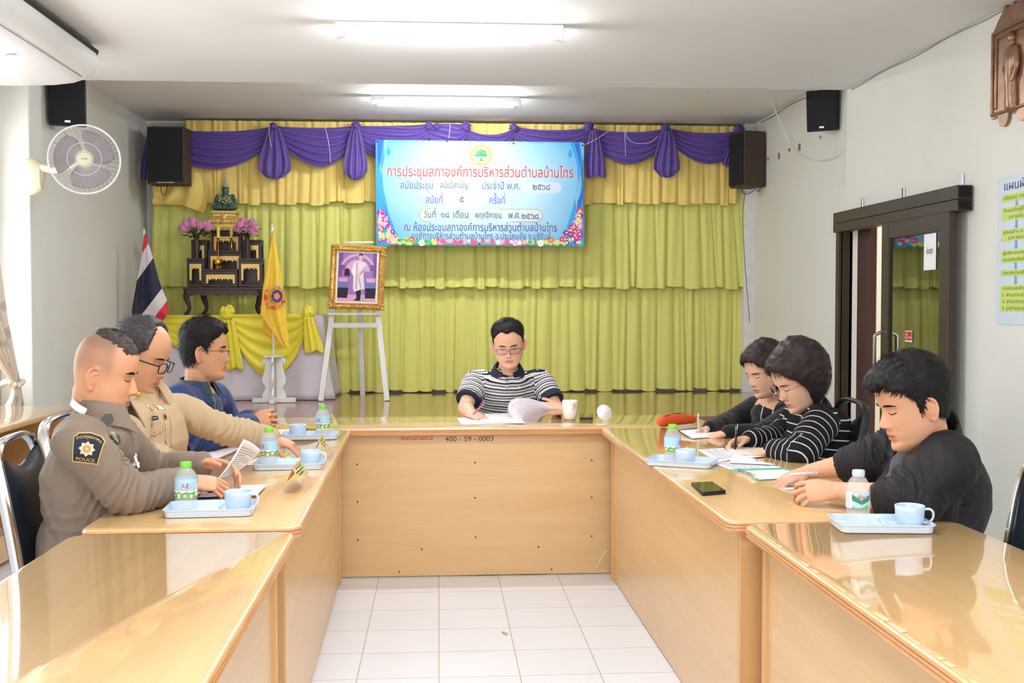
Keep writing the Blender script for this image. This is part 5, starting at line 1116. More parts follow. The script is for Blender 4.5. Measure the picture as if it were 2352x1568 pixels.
for sx, sy in ((1, 1), (-1, 1), (-1, -1), (1, -1)):
    for k in range(12):
        t_ = rn.random() * .09; ax = rn.random() < .5; x = W_ / 2 - (t_ if ax else rn.random() * .045); y = H2 / 2 - (rn.random() * .045 if ax else t_); fp.sph((sx * x, sy * y, .024), (.014, .01, .012), 7, rot=Matrix.Rotation(rn.random() * 3, 4, 'Z'))
for k in range(70):
    s_ = rn.choice((0, 1, 2, 3)); u = rn.uniform(-.42, .42)
    p = (u * W_, (H2 / 2 - .024) * (1 if s_ == 0 else -1)) if s_ < 2 else ((W_ / 2 - .024) * (1 if s_ == 2 else -1), u * H2); fp.sph((p[0], p[1], .022), (.012, .007, .01), 6, rot=Matrix.Rotation(rn.random() * 3, 4, 'Z'))
fp.build('frame', mat('antique_gold', (206, 160, 84), .35, metal=.55, var=.3, vscale=40), fr, world=True, smooth=40)
mt = MB(); mt.M = FMx; mt.box((0, 0, .006), (Wp + .012, Hp + .012, .006), .001); mt.build('mount', mat('cream_mount', (226, 218, 196), .6), fr, world=True, smooth=0)
PC = [pm('portrait_lilac', (150, 112, 168)), pm('portrait_violet', (112, 78, 138)), pm('portrait_robe', (222, 206, 212)), pm('portrait_skin', (216, 178, 168)), pm('portrait_dark', (44, 36, 52)), pm('portrait_pink', (206, 160, 190)), pm('portrait_blue', (110, 112, 168)), pm('portrait_cream', (232, 222, 214)), pm('portrait_shade', (176, 150, 172))]
pt = MB(); pt.M = FMx; Wq, Hq = .328, .43
def pp(pts, dz, mi): pt.add([V(((x - .5) * Wq, (.5 - y) * Hq, .0095 + dz)) for x, y in pts], [tuple(range(len(pts)))], mi)
pp([(0, 0), (1, 0), (1, 1), (0, 1)], 0, 0); pp([(0, 0), (.12, 0), (.1, .5), (0, .5)], .0003, 1); pp([(.9, 0), (1, 0), (1, .5), (.92, .5)], .0003, 1)
AR = lambda r, cx_, cy_: [(cx_ + r * math.cos(a), cy_ - r * .75 * math.sin(a)) for a in np.linspace(0, math.pi, 16)]
pp(AR(.46, .5, .36), .0004, 5); pp(AR(.4, .5, .37), .0006, 0); pp(AR(.32, .5, .38), .0008, 5); pp([(0, .86), (1, .86), (1, 1), (0, 1)], .0004, 5)
for x in (0, .72): pp([(x, .6), (x + .28, .6), (x + .28, .72), (x, .72)], .0008, 6); pp([(x, .72), (x + .28, .72), (x + .26, .93), (x, .93)], .0008, 4); pp([(x + .02, .52), (x + .26, .52), (x + .24, .6), (x + .04, .6)], .0008, 5)
pp([(.17, .37), (.3, .37), (.31, .48), (.16, .48)], .001, 4); pp(AR(.065, .235, .37), .001, 4); pp([(.03, .24), (.17, .26), (.17, .36), (.03, .36)], .001, 1); pp([(.84, .24), (.98, .24), (.98, .36), (.84, .36)], .001, 1)
pp([(.48, .74), (.62, .74), (.6, .98), (.42, .98), (.5, .93)], .0012, 4)
pp([(.4, .2), (.5, .17), (.6, .17), (.68, .19), (.74, .22), (.7, .34), (.66, .46), (.7, .74), (.58, .76), (.44, .8), (.4, .74), (.4, .48), (.34, .4), (.37, .28)], .0014, 2)
pp([(.37, .3), (.42, .3), (.5, .45), (.47, .48), (.36, .42)], .0016, 7); pp([(.72, .24), (.68, .4), (.56, .47), (.54, .44), (.64, .34)], .0016, 8); pp([(.5, .44), (.57, .43), (.57, .5), (.51, .5)], .0018, 3)
pp([(.53, .5), (.56, .5), (.7, .98), (.68, .99)], .002, 8); pp([(.53, .04), (.62, .04), (.635, .1), (.6, .165), (.56, .165), (.52, .1)], .0018, 3); pp([(.52, .045), (.55, .015), (.61, .015), (.64, .05), (.63, .08), (.6, .05), (.545, .05), (.53, .09)], .002, 4); pp([(.47, .2), (.5, .2), (.5, .74), (.47, .74)], .0017, 8)
pt.build('picture', PC, fr, world=True, smooth=0, fix=False)

# ------------------------------------------------------------------ wall poster and copper plaque on the right wall
XW = XR - .003; p0, p1 = onx(2292, 408, XW), onx(2289, 745, XW); PW = .62; PH = p0.z - p1.z
po = thing('wall_poster', 'pale blue flowchart poster with green boxes on right wall', 'poster', (XW, p0.y - PW / 2, (p0.z + p1.z) / 2))
PM = SIDE((XW, p0.y - PW / 2, (p0.z + p1.z) / 2))              # x runs towards the camera
k = MB(); k.M = PM; k.box((0, 0, -.001), (PW, PH, .002), 0); k.build('sheet', mat('pale_blue_sheet', (214, 226, 240), .5), po, world=True, smooth=0)
yb_ = lambda py: ((745 - py) / (745 - 408) - .5) * PH
bx = MB(); bx.M = PM; tx = MB(); ARW = mat('blue_arrow', (120, 170, 220), .5); lf_ = -PW / 2 + .045
BOX = [(468, 450, ['เกิดเหตุ วาตภัย อัคคีภัย ฯลฯ']), (510, 480, ['โทรแจ้งผู้ใหญ่บ้าน ส.อบต.', '(ภายใน 24 ชั่วโมง)']), (556, 530, ['ผู้ใหญ่บ้าน ส.อบต. รายงาน อบต.', '(ภายใน 1 วัน)']), (605, 576, ['ผู้บริหารแต่งตั้งคณะกรรมการ', 'ตรวจสอบข้อเท็จจริง (ภายใน 1 วัน)']), (635, 621, ['สำรวจความเสียหาย (ภายใน 1 วัน)']), (715, 655, ['รวบรวมหลักฐาน (ภายใน 3 วัน)', '1. สำเนาทะเบียนบ้าน จำนวน 1', '2. สำเนาบัตรประชาชน จำนวน 1', '3. รูปถ่ายความเสียหาย จำนวน 1'])]
for i, (b0, t0, ls) in enumerate(BOX):
    z0_, z1_ = yb_(b0), yb_(t0); bx.box((0, (z0_ + z1_) / 2, .0006), (PW - .09, z1_ - z0_, .001), 0)
    for j, l in enumerate(ls): text(tx, l, min(.03, (z1_ - z0_) / len(ls) * .72), PM @ Matrix.Translation((0, z1_ - (z1_ - z0_) * (j + .72) / len(ls), .0016)), PW * (.62 if len(l) < 20 else .78))
    if i < 5: za, zb2 = z0_, yb_(BOX[i + 1][1]); q_ = MB(); q_.M = PM; q_.prism([(-.01, za), (-.01, (za + zb2 * 2) / 3), (-.02, (za + zb2 * 2) / 3), (0, zb2), (.02, (za + zb2 * 2) / 3), (.01, (za + zb2 * 2) / 3), (.01, za)], .001, Matrix.Translation((-.12, 0, .0004))); q_.build('arrow', ARW, po, world=True, smooth=0)
bx.build('flow_box', mat('lime_box', (206, 226, 120), .5), po, world=True, smooth=0); tx.build('lettering', mat('poster_ink', (70, 90, 40), .6), po, world=True, smooth=0, fix=False)
k = MB(); text(k, 'แผนผังขั้นตอน', .062, PM @ Matrix.Translation((0, yb_(441), .0012)), PW * .78, bold=.0022); k.build('heading', M['navytxt'], po, world=True, smooth=0, fix=False)
pl = thing('copper_plaque', 'copper relief plaque with pointed top on right wall', 'plaque', (XW, 5.45, 2.6)); M['copper'] = mat('aged_copper', (150, 116, 92), .32, metal=.65, var=.3, vscale=18, bump=.4, bscale=60)
p0 = onx(2275, 80, XR - .03); q0 = onx(2272, 275, XR - .03); PMp = SIDE((XR - .002, 0, 0)); yy0 = p0.y
U2 = lambda d, z: (d - yy0, z)                                  # d metres towards the camera
wq = .42; zt_, zb3 = p0.z, q0.z; cx0 = wq / 2
ol = [(0, zt_), (.05, zt_ + .05), (.10, zt_ + .09), (.125, zt_ + .15), (.145, zt_ + .1), (.2, zt_ + .1), (.21, zt_ + .17), (.22, zt_ + .1), (.275, zt_ + .1), (.295, zt_ + .15), (.32, zt_ + .09), (.37, zt_ + .05), (.42, zt_), (.42, zb3)] + [(.30 + .05 * math.cos(a), zb3 + .0 - .055 * math.sin(a)) for a in np.linspace(0, math.pi, 9)] + [(.21, zb3 + .02)] + [(.12 + .05 * math.cos(a), zb3 - .055 * math.sin(a)) for a in np.linspace(0, math.pi, 9)] + [(.06, zb3 + .012), (.03, zb3 + .004), (0, zb3)]
k = MB(); k.prism([U2(d, z) for d, z in ol], .018, PMp); k.build('back_plate', M['copper'], pl, world=True, smooth=30)
k = MB(); k.M = PMp
for a_, b2 in (((.012, zt_), (.012, zb3 + .02)), ((.408, zt_), (.408, zb3 + .02)), ((.012, zt_), (.408, zt_)), ((.012, zb3 + .02), (.408, zb3 + .02)), ((.05, zt_ - .03), (.05, zb3 + .05)), ((.37, zt_ - .03), (.37, zb3 + .05)), ((.05, zt_ - .03), (.37, zt_ - .03))):
    k.tube([(*U2(*a_), .02), (*U2(*b2), .02)], .009, 8)
k.build('raised_border', M['copper'], pl, world=True, smooth=60)
k = MB(); k.M = PMp; sx = lambda d: d - yy0; zm = (zt_ + zb3) / 2
k.tube([(sx(.21), zm - .19, .02), (sx(.21), zm - .02, .024), (sx(.21), zm + .06, .024), (sx(.21), zm + .12, .02)], [(.05, .03), (.042, .03), (.052, .03), (.02, .02)], 12, up=(1, 0, 0), sub=4); k.sph((sx(.21), zm + .155, .026), (.026, .032, .026), 14); k.tube([(sx(.165), zm + .1, .024), (sx(.15), zm + .02, .03), (sx(.19), zm - .03, .04)], .014, 8, sub=3); k.tube([(sx(.255), zm + .1, .024), (sx(.275), zm + .02, .03), (sx(.24), zm - .06, .036)], .014, 8, sub=3); k.tube([(sx(.2), zm - .02, .05), (sx(.18), zm - .19, .04)], .006, 6)
me = fuse(k, .006, 2); me.materials.append(M['copper']); link('relief_figure', me, pl, world=True, smooth=180)
for i, (px, py, w_, h_, lb) in enumerate(((1764, 365, .02, .03, 'small dark tape scrap beside brown loudspeaker'), (1789, 358, .03, .07, 'tall brown tape scrap on right wall by the brown loudspeaker'), (1813, 344, .03, .03, 'small square brown tape scrap on right wall between two larger scraps'), (1836, 338, .035, .075, 'tall olive tape scrap on right wall below black loudspeaker'), (1884, 315, .02, .03, 'small brown tape scrap just under black right wall loudspeaker'))):
    p = onx(px, py, XRF - .001); tag(MB().box((XRF - .001, p.y, p.z), (.002, w_ * 1.6, h_ * .8), 0).build('tape_scrap', mat('old_tape', (148, 118, 84) if i % 2 else (120, 116, 84), .7), smooth=0), lb, 'tape', 'tape scraps on the right wall')
tag(MB().tube([(XR - .008, y, ZC - .008 - .006 * math.sin(y * 7)) for y in np.linspace(7.5, 4.4, 30)], .003, 5).build('cable', mat('pale_crack_line', (150, 148, 144), .7)), 'thin grey crack line along ceiling edge of right wall above the door', 'cable')  # added tube traces the crack at the ceiling edge; no cable runs here
tag(MB().tube([(XRF - .006, y, ZCF - .02 - .008 * math.sin(y * 6)) for y in np.linspace(10.0, 7.75, 22)], .003, 5).build('cable', mat('brown_crack_line', (120, 100, 80), .7)), 'thin brown crack line along ceiling edge above brown loudspeaker', 'cable')  # tube added for the wall-to-ceiling crack line, likewise not a cable
p = onz(1160, 1454, .004); k = MB(); k.box((p.x, p.y, .004), (.012, .04, .006), .002, rot=R_(24)); tag(k.build('metal_clip', M['chrome'], smooth=0), 'tiny metal clip lying on white floor tiles', 'clip')
# wall scraps: tape marks and loose wires by the stage corner
tag(MB().tube([at(1768, 205, 8.9), at(1776, 243, 9.0), at(1795, 285, 9.05), at(1808, 318, 9.1), at(1830, 350, 8.95), at(1870, 368, 8.5), at(1905, 362, 8.1), at(1930, 340, 7.8), at(1948, 330, 7.66)], .004, 6, sub=5).build('cable', M['white']), 'long white cable looping along right wall below loudspeaker', 'cable')
# ------------------------------------------------------------------ people
M['skin'] = attr_mat('skin', 'tint', .5, sss=.12, spec=.35)
M['hairm'] = mat('black_hair', (26, 23, 25), .55, spec=.25, var=.4, vscale=90); M['hairb'] = mat('dark_brown_hair', (44, 30, 32), .5, spec=.28, var=.4, vscale=70); M['hairg'] = mat('greying_hair', (58, 54, 54), .55, var=.5, vscale=90); M['hairs'] = mat('cropped_hair', (66, 56, 50), .7, var=.4, vscale=60)
M['lash'] = mat('dark_lashes', (40, 28, 26), .7); M['lipline'] = mat('lip_line', (112, 58, 54), .7); M['lens'] = mat('spectacle_lens', (245, 246, 250), .0, trans=1, ior=1.03)
HZ = [-.122, -.117, -.108, -.095, -.08, -.066, -.05, -.03, -.012, .006, .024, .045, .065, .085, .102, .114, .121, .124]
FRT = [.050, .064, .077, .083, .0815, .0835, .0835, .083, .082, .081, .0855, .0865, .083, .073, .056, .036, .018, .002]
BCK = [.01, -.01, -.03, -.048, -.06, -.07, -.078, -.086, -.092, -.096, -.0985, -.098, -.094, -.084, -.068, -.048, -.028, -.002]
HWD = [.012, .022, .034, .046, .053, .0585, .063, .067, .070, .0725, .0745, .0755, .0745, .068, .055, .038, .02, .002]
def head_pt(th, z, par):
    """th: angle round the head, pi/2 is the front. arrays in, arrays out"""
    f = crom(HZ, FRT, z); b_ = crom(HZ, BCK, z) * par.get('back', 1); w_ = crom(HZ, HWD, z) * par.get('wide', 1)
    jaw = par.get('jaw', 1); w_ = np.where(z < -.02, w_ * (1 + (jaw - 1) * np.clip((-.02 - z) / .05, 0, 1)), w_)
    c_, s_ = np.cos(th), np.sin(th); cy_ = (f + b_) / 2 * .55 + .0 ; 
    ex = np.where(s_ > 0, .86, .95); x = w_ * np.sign(c_) * np.abs(c_) ** ex
    y = np.where(s_ > 0, cy_ + (f - cy_) * np.abs(s_) ** .88, cy_ - (cy_ - b_) * np.abs(s_) ** .95)
    fr = np.clip(s_, 0, 1) ** 2
    G = lambda cx_, cz_, sx_, sz_: np.exp(-((x - cx_) / sx_) ** 2 - ((z - cz_) / sz_) ** 2)
    G2 = lambda cx_, cz_, sx_, sz_: np.exp(-((np.abs(x) - cx_) / sx_) ** 2 - ((z - cz_) / sz_) ** 2)
    nl = par.get('nose', 1)
    nz_ = np.interp(z, [-.047, -.042, -.035, -.026, -.012, .004, .016, .026], [0, .012, .021, .020, .0125, .006, .003, 0]); nw = np.interp(z, [-.045, -.036, -.02, 0, .02], [.013, .0125, .0095, .0075, .008])
    y = y + fr * nl * 1.15 * nz_ * np.exp(-(x / nw) ** 2) + fr * .006 * G2(.0125, -.037, .0055, .007)
    y = y - fr * .0105 * G2(.031, .003, .014, .0085) + fr * .0075 * G2(.031, .0, .0105, .0065)
    y = y + fr * .0035 * G2(.03, .02, .02, .007) + fr * .004 * G2(.042, -.03, .018, .016)
    y = y + fr * 1.25 * (.0055 * G(0, -.060, .017, .0048) + .006 * G(0, -.0725, .0145, .0055) - .0045 * G(0, -.0662, .02, .0018) - .004 * G(0, -.083, .02, .005) + .005 * G(0, -.103, .018, .012) - .002 * G(0, -.052, .004, .005))
    return x, y, z
def head_grid(par, nth=120, nz=110, off=0):
    zz = np.concatenate([np.linspace(-.122, .1, int(nz * .8)), .1 + .024 * np.sin(np.linspace(0, math.pi / 2, nz - int(nz * .8) + 1))[1:]]); th = np.linspace(0, 2 * math.pi, nth + 1)[:-1]
    T, Z_ = np.meshgrid(th, zz); x, y, z = head_pt(T.ravel(), Z_.ravel(), par); return np.stack([x, y, z], 1).reshape(nz, nth, 3), th, zz
def head_mb(mb, HM, par):
    P, th, zz = head_grid(par); nz, n = P.shape[:2]; vs = [HM @ V(p) for p in P.reshape(-1, 3)]
    fs = [(j*n + i, j*n + (i+1) % n, (j+1)*n + (i+1) % n, (j+1)*n + i) for j in range(nz - 1) for i in range(n)] + [tuple(reversed(range(n))), tuple((nz-1)*n + k for k in range(n))]
    mb.add(vs, fs)
    for s in (-1, 1):                                         # ears
        E_ = HM @ Matrix.Translation((s * .0705 * par.get('wide', 1), -.012, -.014)) @ Matrix.Rotation(s * R_(par.get('ear', 24)), 4, 'Z') @ Matrix.Rotation(R_(-8), 4, 'X')
        rim = [(s * .002, .010, -.016), (s * .003, .014, .004), (s * .005, .013, .02), (s * .008, .003, .031), (s * .011, -.011, .030), (s * .012, -.019, .018), (s * .011, -.018, .0), (s * .009, -.010, -.017), (s * .006, -.002, -.029), (s * .003, .005, -.03), (s * .002, .008, -.022)]
        mb.tube([E_ @ V(p) for p in rim], .0046, 8, sub=3)
        mb.sph(E_ @ V((s * .005, -.002, .004)), (.006, .016, .024), 14, rot=E_.to_3x3().to_4x4()); mb.sph(E_ @ V((s * .005, .001, -.025)), (.0055, .0075, .008), 10, rot=E_.to_3x3().to_4x4())
        mb.tube([E_ @ V(p) for p in [(s * .009, .004, .018), (s * .010, -.009, .012), (s * .009, -.008, -.006), (s * .007, .0, -.014)]], .004, 8, sub=3)
def hand(mb, wrist, aim, nrm, right, curls, thumb=(.5, .3), spread=.2, k=1.0, tcurl=.35):
    a = V(aim).normalized(); n_ = V(nrm); n_ = (n_ - a * n_.dot(a)).normalized(); side = (n_.cross(a) if right else a.cross(n_)); w_ = V(wrist)
    mcp = w_ + a * .088 * k
    mb.tube([w_ - a * .02 * k, w_ + a * .02 * k, w_ + a * .055 * k, w_ + a * .084 * k], [(.027 * k, .020 * k), (.033 * k, .019 * k), (.041 * k, .0165 * k), (.040 * k, .0125 * k)], 16, up=side, sub=3)
    mb.sph(w_ + a * .035 * k + side * .022 * k - n_ * .008 * k, (.02 * k, .017 * k, .028 * k), 12, rot=basis(side, n_, a))
    L = [(.044, .027, .021), (.049, .031, .022), (.045, .029, .022), (.035, .021, .019)]; offs = [.0305, .0104, -.0102, -.0295]; back = [0, .004, 0, -.007]; tips = []
    for i in range(4):
        p = mcp + side * offs[i] * k + a * back[i] * k - n_ * .002 * k; d = (a + side * spread * (1.3 - i * .9)).normalized(); ang = 0; c_ = curls[i]; c_ = c_ if hasattr(c_, '__len__') else (c_ * .8, c_, c_ * .6)
        pts = [p - d * .012 * k, p]; r0 = [.0088, .0087, .0085, .0074][i] * k; rad = [r0 * .98, r0]
        for j in range(3):
            ang = ang + c_[j]; dd = d * math.cos(ang) - n_ * math.sin(ang); p = p + dd * L[i][j] * k; pts.append(p); rad.append(r0 * (.93, .86, .72)[j])
        mb.tube(pts, rad, 10); tips.append(p)
    tb = w_ + a * .026 * k + side * .026 * k - n_ * .008 * k; d = (a * (1 - thumb[0] * .6) + side * thumb[0] - n_ * thumb[1]).normalized(); ax = (a * .9 - side * .6 - n_ * .3).normalized(); pts = [tb - d * .01, tb]; rad = [.0128 * k, .0122 * k]
    for j, l in enumerate((.037, .029, .022)):
        tb = tb + d * l * k; pts.append(tb); rad.append((.0102, .0095, .0076)[j] * k); d = (d + ax * tcurl).normalized()
    mb.tube(pts, rad, 10); return tips, tb, mcp
def look(az, pitch=0, roll=0):                                # local +Y is the way the face looks
    return Matrix.Rotation(R_(az - 90), 4, 'Z') @ Matrix.Rotation(R_(-pitch), 4, 'X') @ Matrix.Rotation(R_(roll), 4, 'Y')
def tint_mesh(me, HM, par, skin, lip, hmask=None, hcol=None):
    inv = HM.inverted(); n = len(me.vertices); co = np.empty(n * 3); me.vertices.foreach_get('co', co); co = co.reshape(-1, 3); Mi = np.array(inv); q = co @ Mi[:3, :3].T + Mi[:3, 3]
    s_, l_ = np.array(lin(skin)), np.array(lin(lip)); col = np.tile(s_, (n, 1))
    nz_ = np.array([noise.noise(V(p) * 18) for p in co[:, :]]) if n < 400000 else np.zeros(n); col = col * (1 + .05 * nz_[:, None])
    x, y, z = q.T; front = (y > .045) & (z > -.125) & (z < .13)
    def mix(m_, c_): 
        nonlocal col; m_ = (m_ * front)[:, None]; col = col * (1 - m_) + np.array(c_) * m_
    mix(.75 * np.exp(-(x / .021) ** 4 - ((z + .0665) / .0095) ** 4), l_); mix(.4 * np.exp(-((np.abs(x) - .042) / .02) ** 2 - ((z + .03) / .02) ** 2), s_ * (1.0, .86, .82)); mix(.35 * np.exp(-(x / .014) ** 2 - ((z + .032) / .012) ** 2), s_ * (1.0, .84, .8))
    mix(.7 * np.exp(-((np.abs(x) - .006) / .0035) ** 2 - ((z + .044) / .0025) ** 2), s_ * .35)
    for e in range(2): pass
    mix(.6 * np.exp(-(x / .019) ** 4 - ((z + .0662) / .0014) ** 2), l_ * .35)
    if hmask is not None:
        h = hmask(x, y, z)[:, None]; col = col * (1 - h) + np.array(lin(hcol)) * h
    ear = ((np.abs(x) > .066) & (np.abs(z + .014) < .045) & (np.abs(y + .012) < .03))[:, None] * .3; col = col * (1 - ear) + s_ * (1.02, .84, .78) * ear
    at_ = me.color_attributes.new('tint', 'FLOAT_COLOR', 'POINT'); at_.data.foreach_set('color', np.concatenate([np.clip(col, 0, 1), np.ones((n, 1))], 1).ravel())
def hair_shell(HM, par, mask, thick, m_, parent, nm='hair', strands=0, flow=None, slen=.02, jit=.25, swid=.0011, seed=1, lift=.35, jit_edge=.3):
    P, th, zz = head_grid(par, 150, 120); nz, n = P.shape[:2]; rn = random.Random(seed)
    N_ = np.zeros_like(P); a = np.roll(P, -1, 1) - np.roll(P, 1, 1); b_ = np.gradient(P, axis=0); N_ = np.cross(a, b_); N_ /= np.linalg.norm(N_, axis=2, keepdims=True) + 1e-12
    x, y, z = P[..., 0], P[..., 1], P[..., 2]; mk = mask(x, y, z); jn = np.array([[noise.noise(V(p) * 110) + .6 * noise.noise(V(p) * 240) for p in row] for row in P]); mk = np.where(mk < .9, mk + jit_edge * jn, mk); tk = thick(x, y, z)
    ed = np.clip(mk, 0, 1); wob_ = np.array([[noise.noise(V(p) * 60) for p in row] for row in P]); T = tk * np.clip(ed * 2.2, 0, 1) ** .6 * (1 + .18 * wob_)
    O = P + N_ * T[..., None]; I = P - N_ * .003; on = mk > .02; mb = MB(); vs = [HM @ V(p) for p in O.reshape(-1, 3)] + [HM @ V(p) for p in I.reshape(-1, 3)]; S = n * nz; fs = []
    fq = on[:-1, :] & on[1:, :] & np.roll(on, -1, 1)[:-1, :] & np.roll(on, -1, 1)[1:, :]
    for j in range(nz - 1):
        for i in range(n):
            if fq[j, i]:
                q = (j*n + i, j*n + (i+1) % n, (j+1)*n + (i+1) % n, (j+1)*n + i); fs.append(q); fs.append(tuple(S + k for k in reversed(q)))
                for (dj, di), (e0, e1) in (((-1, 0), (0, 1)), ((0, 1), (1, 2)), ((1, 0), (2, 3)), ((0, -1), (3, 0))):
                    jj, ii = j + dj, (i + di) % n
                    if jj < 0 or jj >= nz - 1 or not fq[jj, ii]:
                        if not (jj >= nz - 1): fs.append((q[e0], S + q[e0], S + q[e1], q[e1]))
    if on[-1].all(): fs.append(tuple((nz-1)*n + k for k in range(n)))
    mb.add(vs, fs)
    idx = np.argwhere(on)
    for _ in range(strands):
        j, i = idx[rn.randrange(len(idx))]; p = V(O[j, i]) - V(N_[j, i]) * .002; nn = V(N_[j, i]); d = V(flow(*P[j, i])); d = d - nn * d.dot(nn); d = d.normalized() if d.length > 1e-6 else V((0, -1, 0)); d = (d + V((rn.gauss(0, jit), rn.gauss(0, jit), rn.gauss(0, jit)))).normalized(); l = slen * rn.uniform(.6, 1.3)
        s_ = d.cross(nn).normalized() * swid; lf = lift * rn.uniform(.3, 1.4); pts = [p, p + d * l * .5 + nn * l * lf * .6, p + d * l + nn * l * lf * .55]
        b0 = len(mb.v); mb.add([HM @ q for q in (pts[0] - s_, pts[0] + s_, pts[1] - s_ * .8, pts[1] + s_ * .8, pts[2])], [(0, 1, 3, 2), (2, 3, 4)])
    return mb.build(nm, m_, parent, world=True, smooth=180, fix=False)
def brows(HM, par, parent, m_, z0=.019, th=.0032, arch=.004, x0=.014, x1=.05):
    mb = MB()
    for s in (-1, 1):
        xs = np.linspace(x0, x1, 9); pts = []; 
        for i, xx in enumerate(xs):
            u = i / 8; zc_ = z0 + arch * math.sin(u * 2.6) - .003 * u; pts.append(s_pt(s * xx, zc_, par, .0012))
        mb = MB(); mb.tube([HM @ V(p) for p in pts], [(.0012, th * (.75 + .4 * math.sin(u * 3.1)) * (1 - .5 * (u > .85))) for u in np.linspace(0, 1, 9)], 8, up=HM.to_3x3() @ V((0, 1, 0)))
        mb.build('eyebrow', m_, parent, world=True, smooth=180)
def s_pt(x, z, par, off=0):                                   # point of the face surface at (x, z)
    th = np.linspace(.15, math.pi - .15, 600); X, Y_, Z_ = head_pt(th, np.full(600, z), par); i = int(np.argmin(np.abs(X - x))); return (X[i], Y_[i] + off, z)
def lids(HM, par, parent, z0=-.002, open_=0.0):
    mb = MB()
    for s in (-1, 1):
        pts = [s_pt(s * (.019 + .0245 * u), z0 + .0012 - .0042 * math.sin(u * math.pi) * (1 - open_) + .003 * math.sin(u * math.pi) * open_ + .001 * u, par, .0006) for u in np.linspace(0, 1, 9)]
        mb = MB(); mb.tube([HM @ V(p) for p in pts], [.0009, .0011, .0013, .0014, .0015, .0016, .0016, .0014, .0009], 6)
        cr = [s_pt(s * (.02 + .022 * u), z0 + .0075 + .0015 * math.sin(u * math.pi), par, .0002) for u in np.linspace(0, 1, 7)]; mb.tube([HM @ V(p) for p in cr], .0005, 5)
        mb.build('eyelash', M['lash'], parent, world=True, smooth=180)
    k = MB(); k.tube([HM @ V(s_pt(.021 * u, -.0664 - .0012 * abs(u) + .0008 * math.cos(u * 6), par, .0012)) for u in np.linspace(-1, 1, 11)], [.0004, .0007, .0008, .0009, .0009, .0009, .0009, .0009, .0008, .0007, .0004], 6)
    k.build('mouth_line', M['lipline'], parent, world=True, smooth=180)
    for s in (-1, 1): k = MB(); k.tube([HM @ V(s_pt(s * (.0035 + .006 * u), -.0425 + .0006 * math.sin(u * 3), par, .0)) for u in np.linspace(0, 1, 4)], .0013, 6); k.build('nostril', M['lipline'], parent, world=True, smooth=180)
def glasses(HM, par, parent, m_, w_=.026, h_=.017, r=.0013, dz=-.004, rnd=.5, tm=None, label=None, lens=None):
    t = bpy.data.objects.new('glasses', None); C.objects.link(t); t.parent = parent; 
    if label: t['label'] = label
    yf_ = max(s_pt(0, .0, par)[1], .09) + .012
    for s in (-1, 1):
        n = 28; P = []
        for k in range(n):
            a = 2 * math.pi * k / n; c_, si = math.cos(a), math.sin(a); P.append((s * .034 + w_ * np.sign(c_) * abs(c_) ** rnd, yf_ - .0035 * abs(s * .034 + w_ * c_) / .03, dz + h_ * np.sign(si) * abs(si) ** rnd))
        MB().tube([HM @ V(p) for p in P], r, 6, closed=True).build('rim', m_, t, world=True, smooth=180)
        MB().add([HM @ V(p) for p in P], [tuple(range(n))]).build('lens', lens or M['lens'], t, world=True, smooth=0)
        MB().tube([HM @ V(p) for p in [(s * (.034 + w_), yf_ - .006, dz + h_ * .5), (s * .0745 * par.get('wide', 1), yf_ - .014, dz + h_ * .55), (s * .079 * par.get('wide', 1), .03, dz + .008), (s * .079 * par.get('wide', 1), -.012, dz + .006), (s * .077 * par.get('wide', 1), -.03, dz - .012)]], [r * 1.1] * 5, 6, sub=3).build('temple', tm or m_, t, world=True, smooth=180)
    MB().tube([HM @ V(p) for p in [(-.034 + w_ - .001, yf_ - .001, dz + .004), (0, yf_ + .003, dz + .006), (.034 - w_ + .001, yf_ - .001, dz + .004)]], r, 6, sub=3).build('bridge', m_, t, world=True, smooth=180)
    return t

def wrinkle(me, joints, amp=.004, sc=9, seed=0):
    """cloth folds: broad creases everywhere and rings of folds round each bent joint"""
    n = len(me.vertices); co = np.empty(n * 3); me.vertices.foreach_get('co', co); co = co.reshape(-1, 3); no = np.empty(n * 3); me.vertices.foreach_get('normal', no); no = no.reshape(-1, 3); o = V((seed * 7.3, seed * 3.1, 1.7)); d = np.zeros(n)
    for i in range(n):
        p = V(co[i]); q = V((p.x * sc, p.y * sc, p.z * sc * .55)) + o; w_ = noise.noise(q * .6) * 1.2; r1 = 1 - 2.4 * abs(noise.noise(q + V((w_, 0, 0)))); q2 = q * 2.3 + V((5, 0, w_)); r2 = 1 - 2.6 * abs(noise.noise(q2)); d[i] = amp * 1.5 * (r1 + .45 * r2)
    for j, ax, r, a_, fr in joints:
        v = co - np.array(j); t = v @ np.array(ax); e = np.exp(-np.sum(v * v, 1) / r ** 2); ph = np.array([noise.noise(V(c) * 14 + o) for c in co]) * 2.5; sn = np.sin(t * fr + ph); d += a_ * e * (np.abs(sn) ** .6 * np.sign(sn) if False else 1 - 2 * np.abs(sn) ** .7)
    me.vertices.foreach_set('co', (co + no * d[:, None]).ravel()); me.update()
def garment(tubes, vox=.006, smooth=5, folds=None, amp=.003, sc=9, seed=0, cut=None):
    mb = MB()
    for pts, rad, up, sub in tubes: mb.tube(pts, rad, 24, up=up, sub=sub)
    me = fuse(mb, vox, smooth, .6); wrinkle(me, folds or [], amp, sc, seed); return me
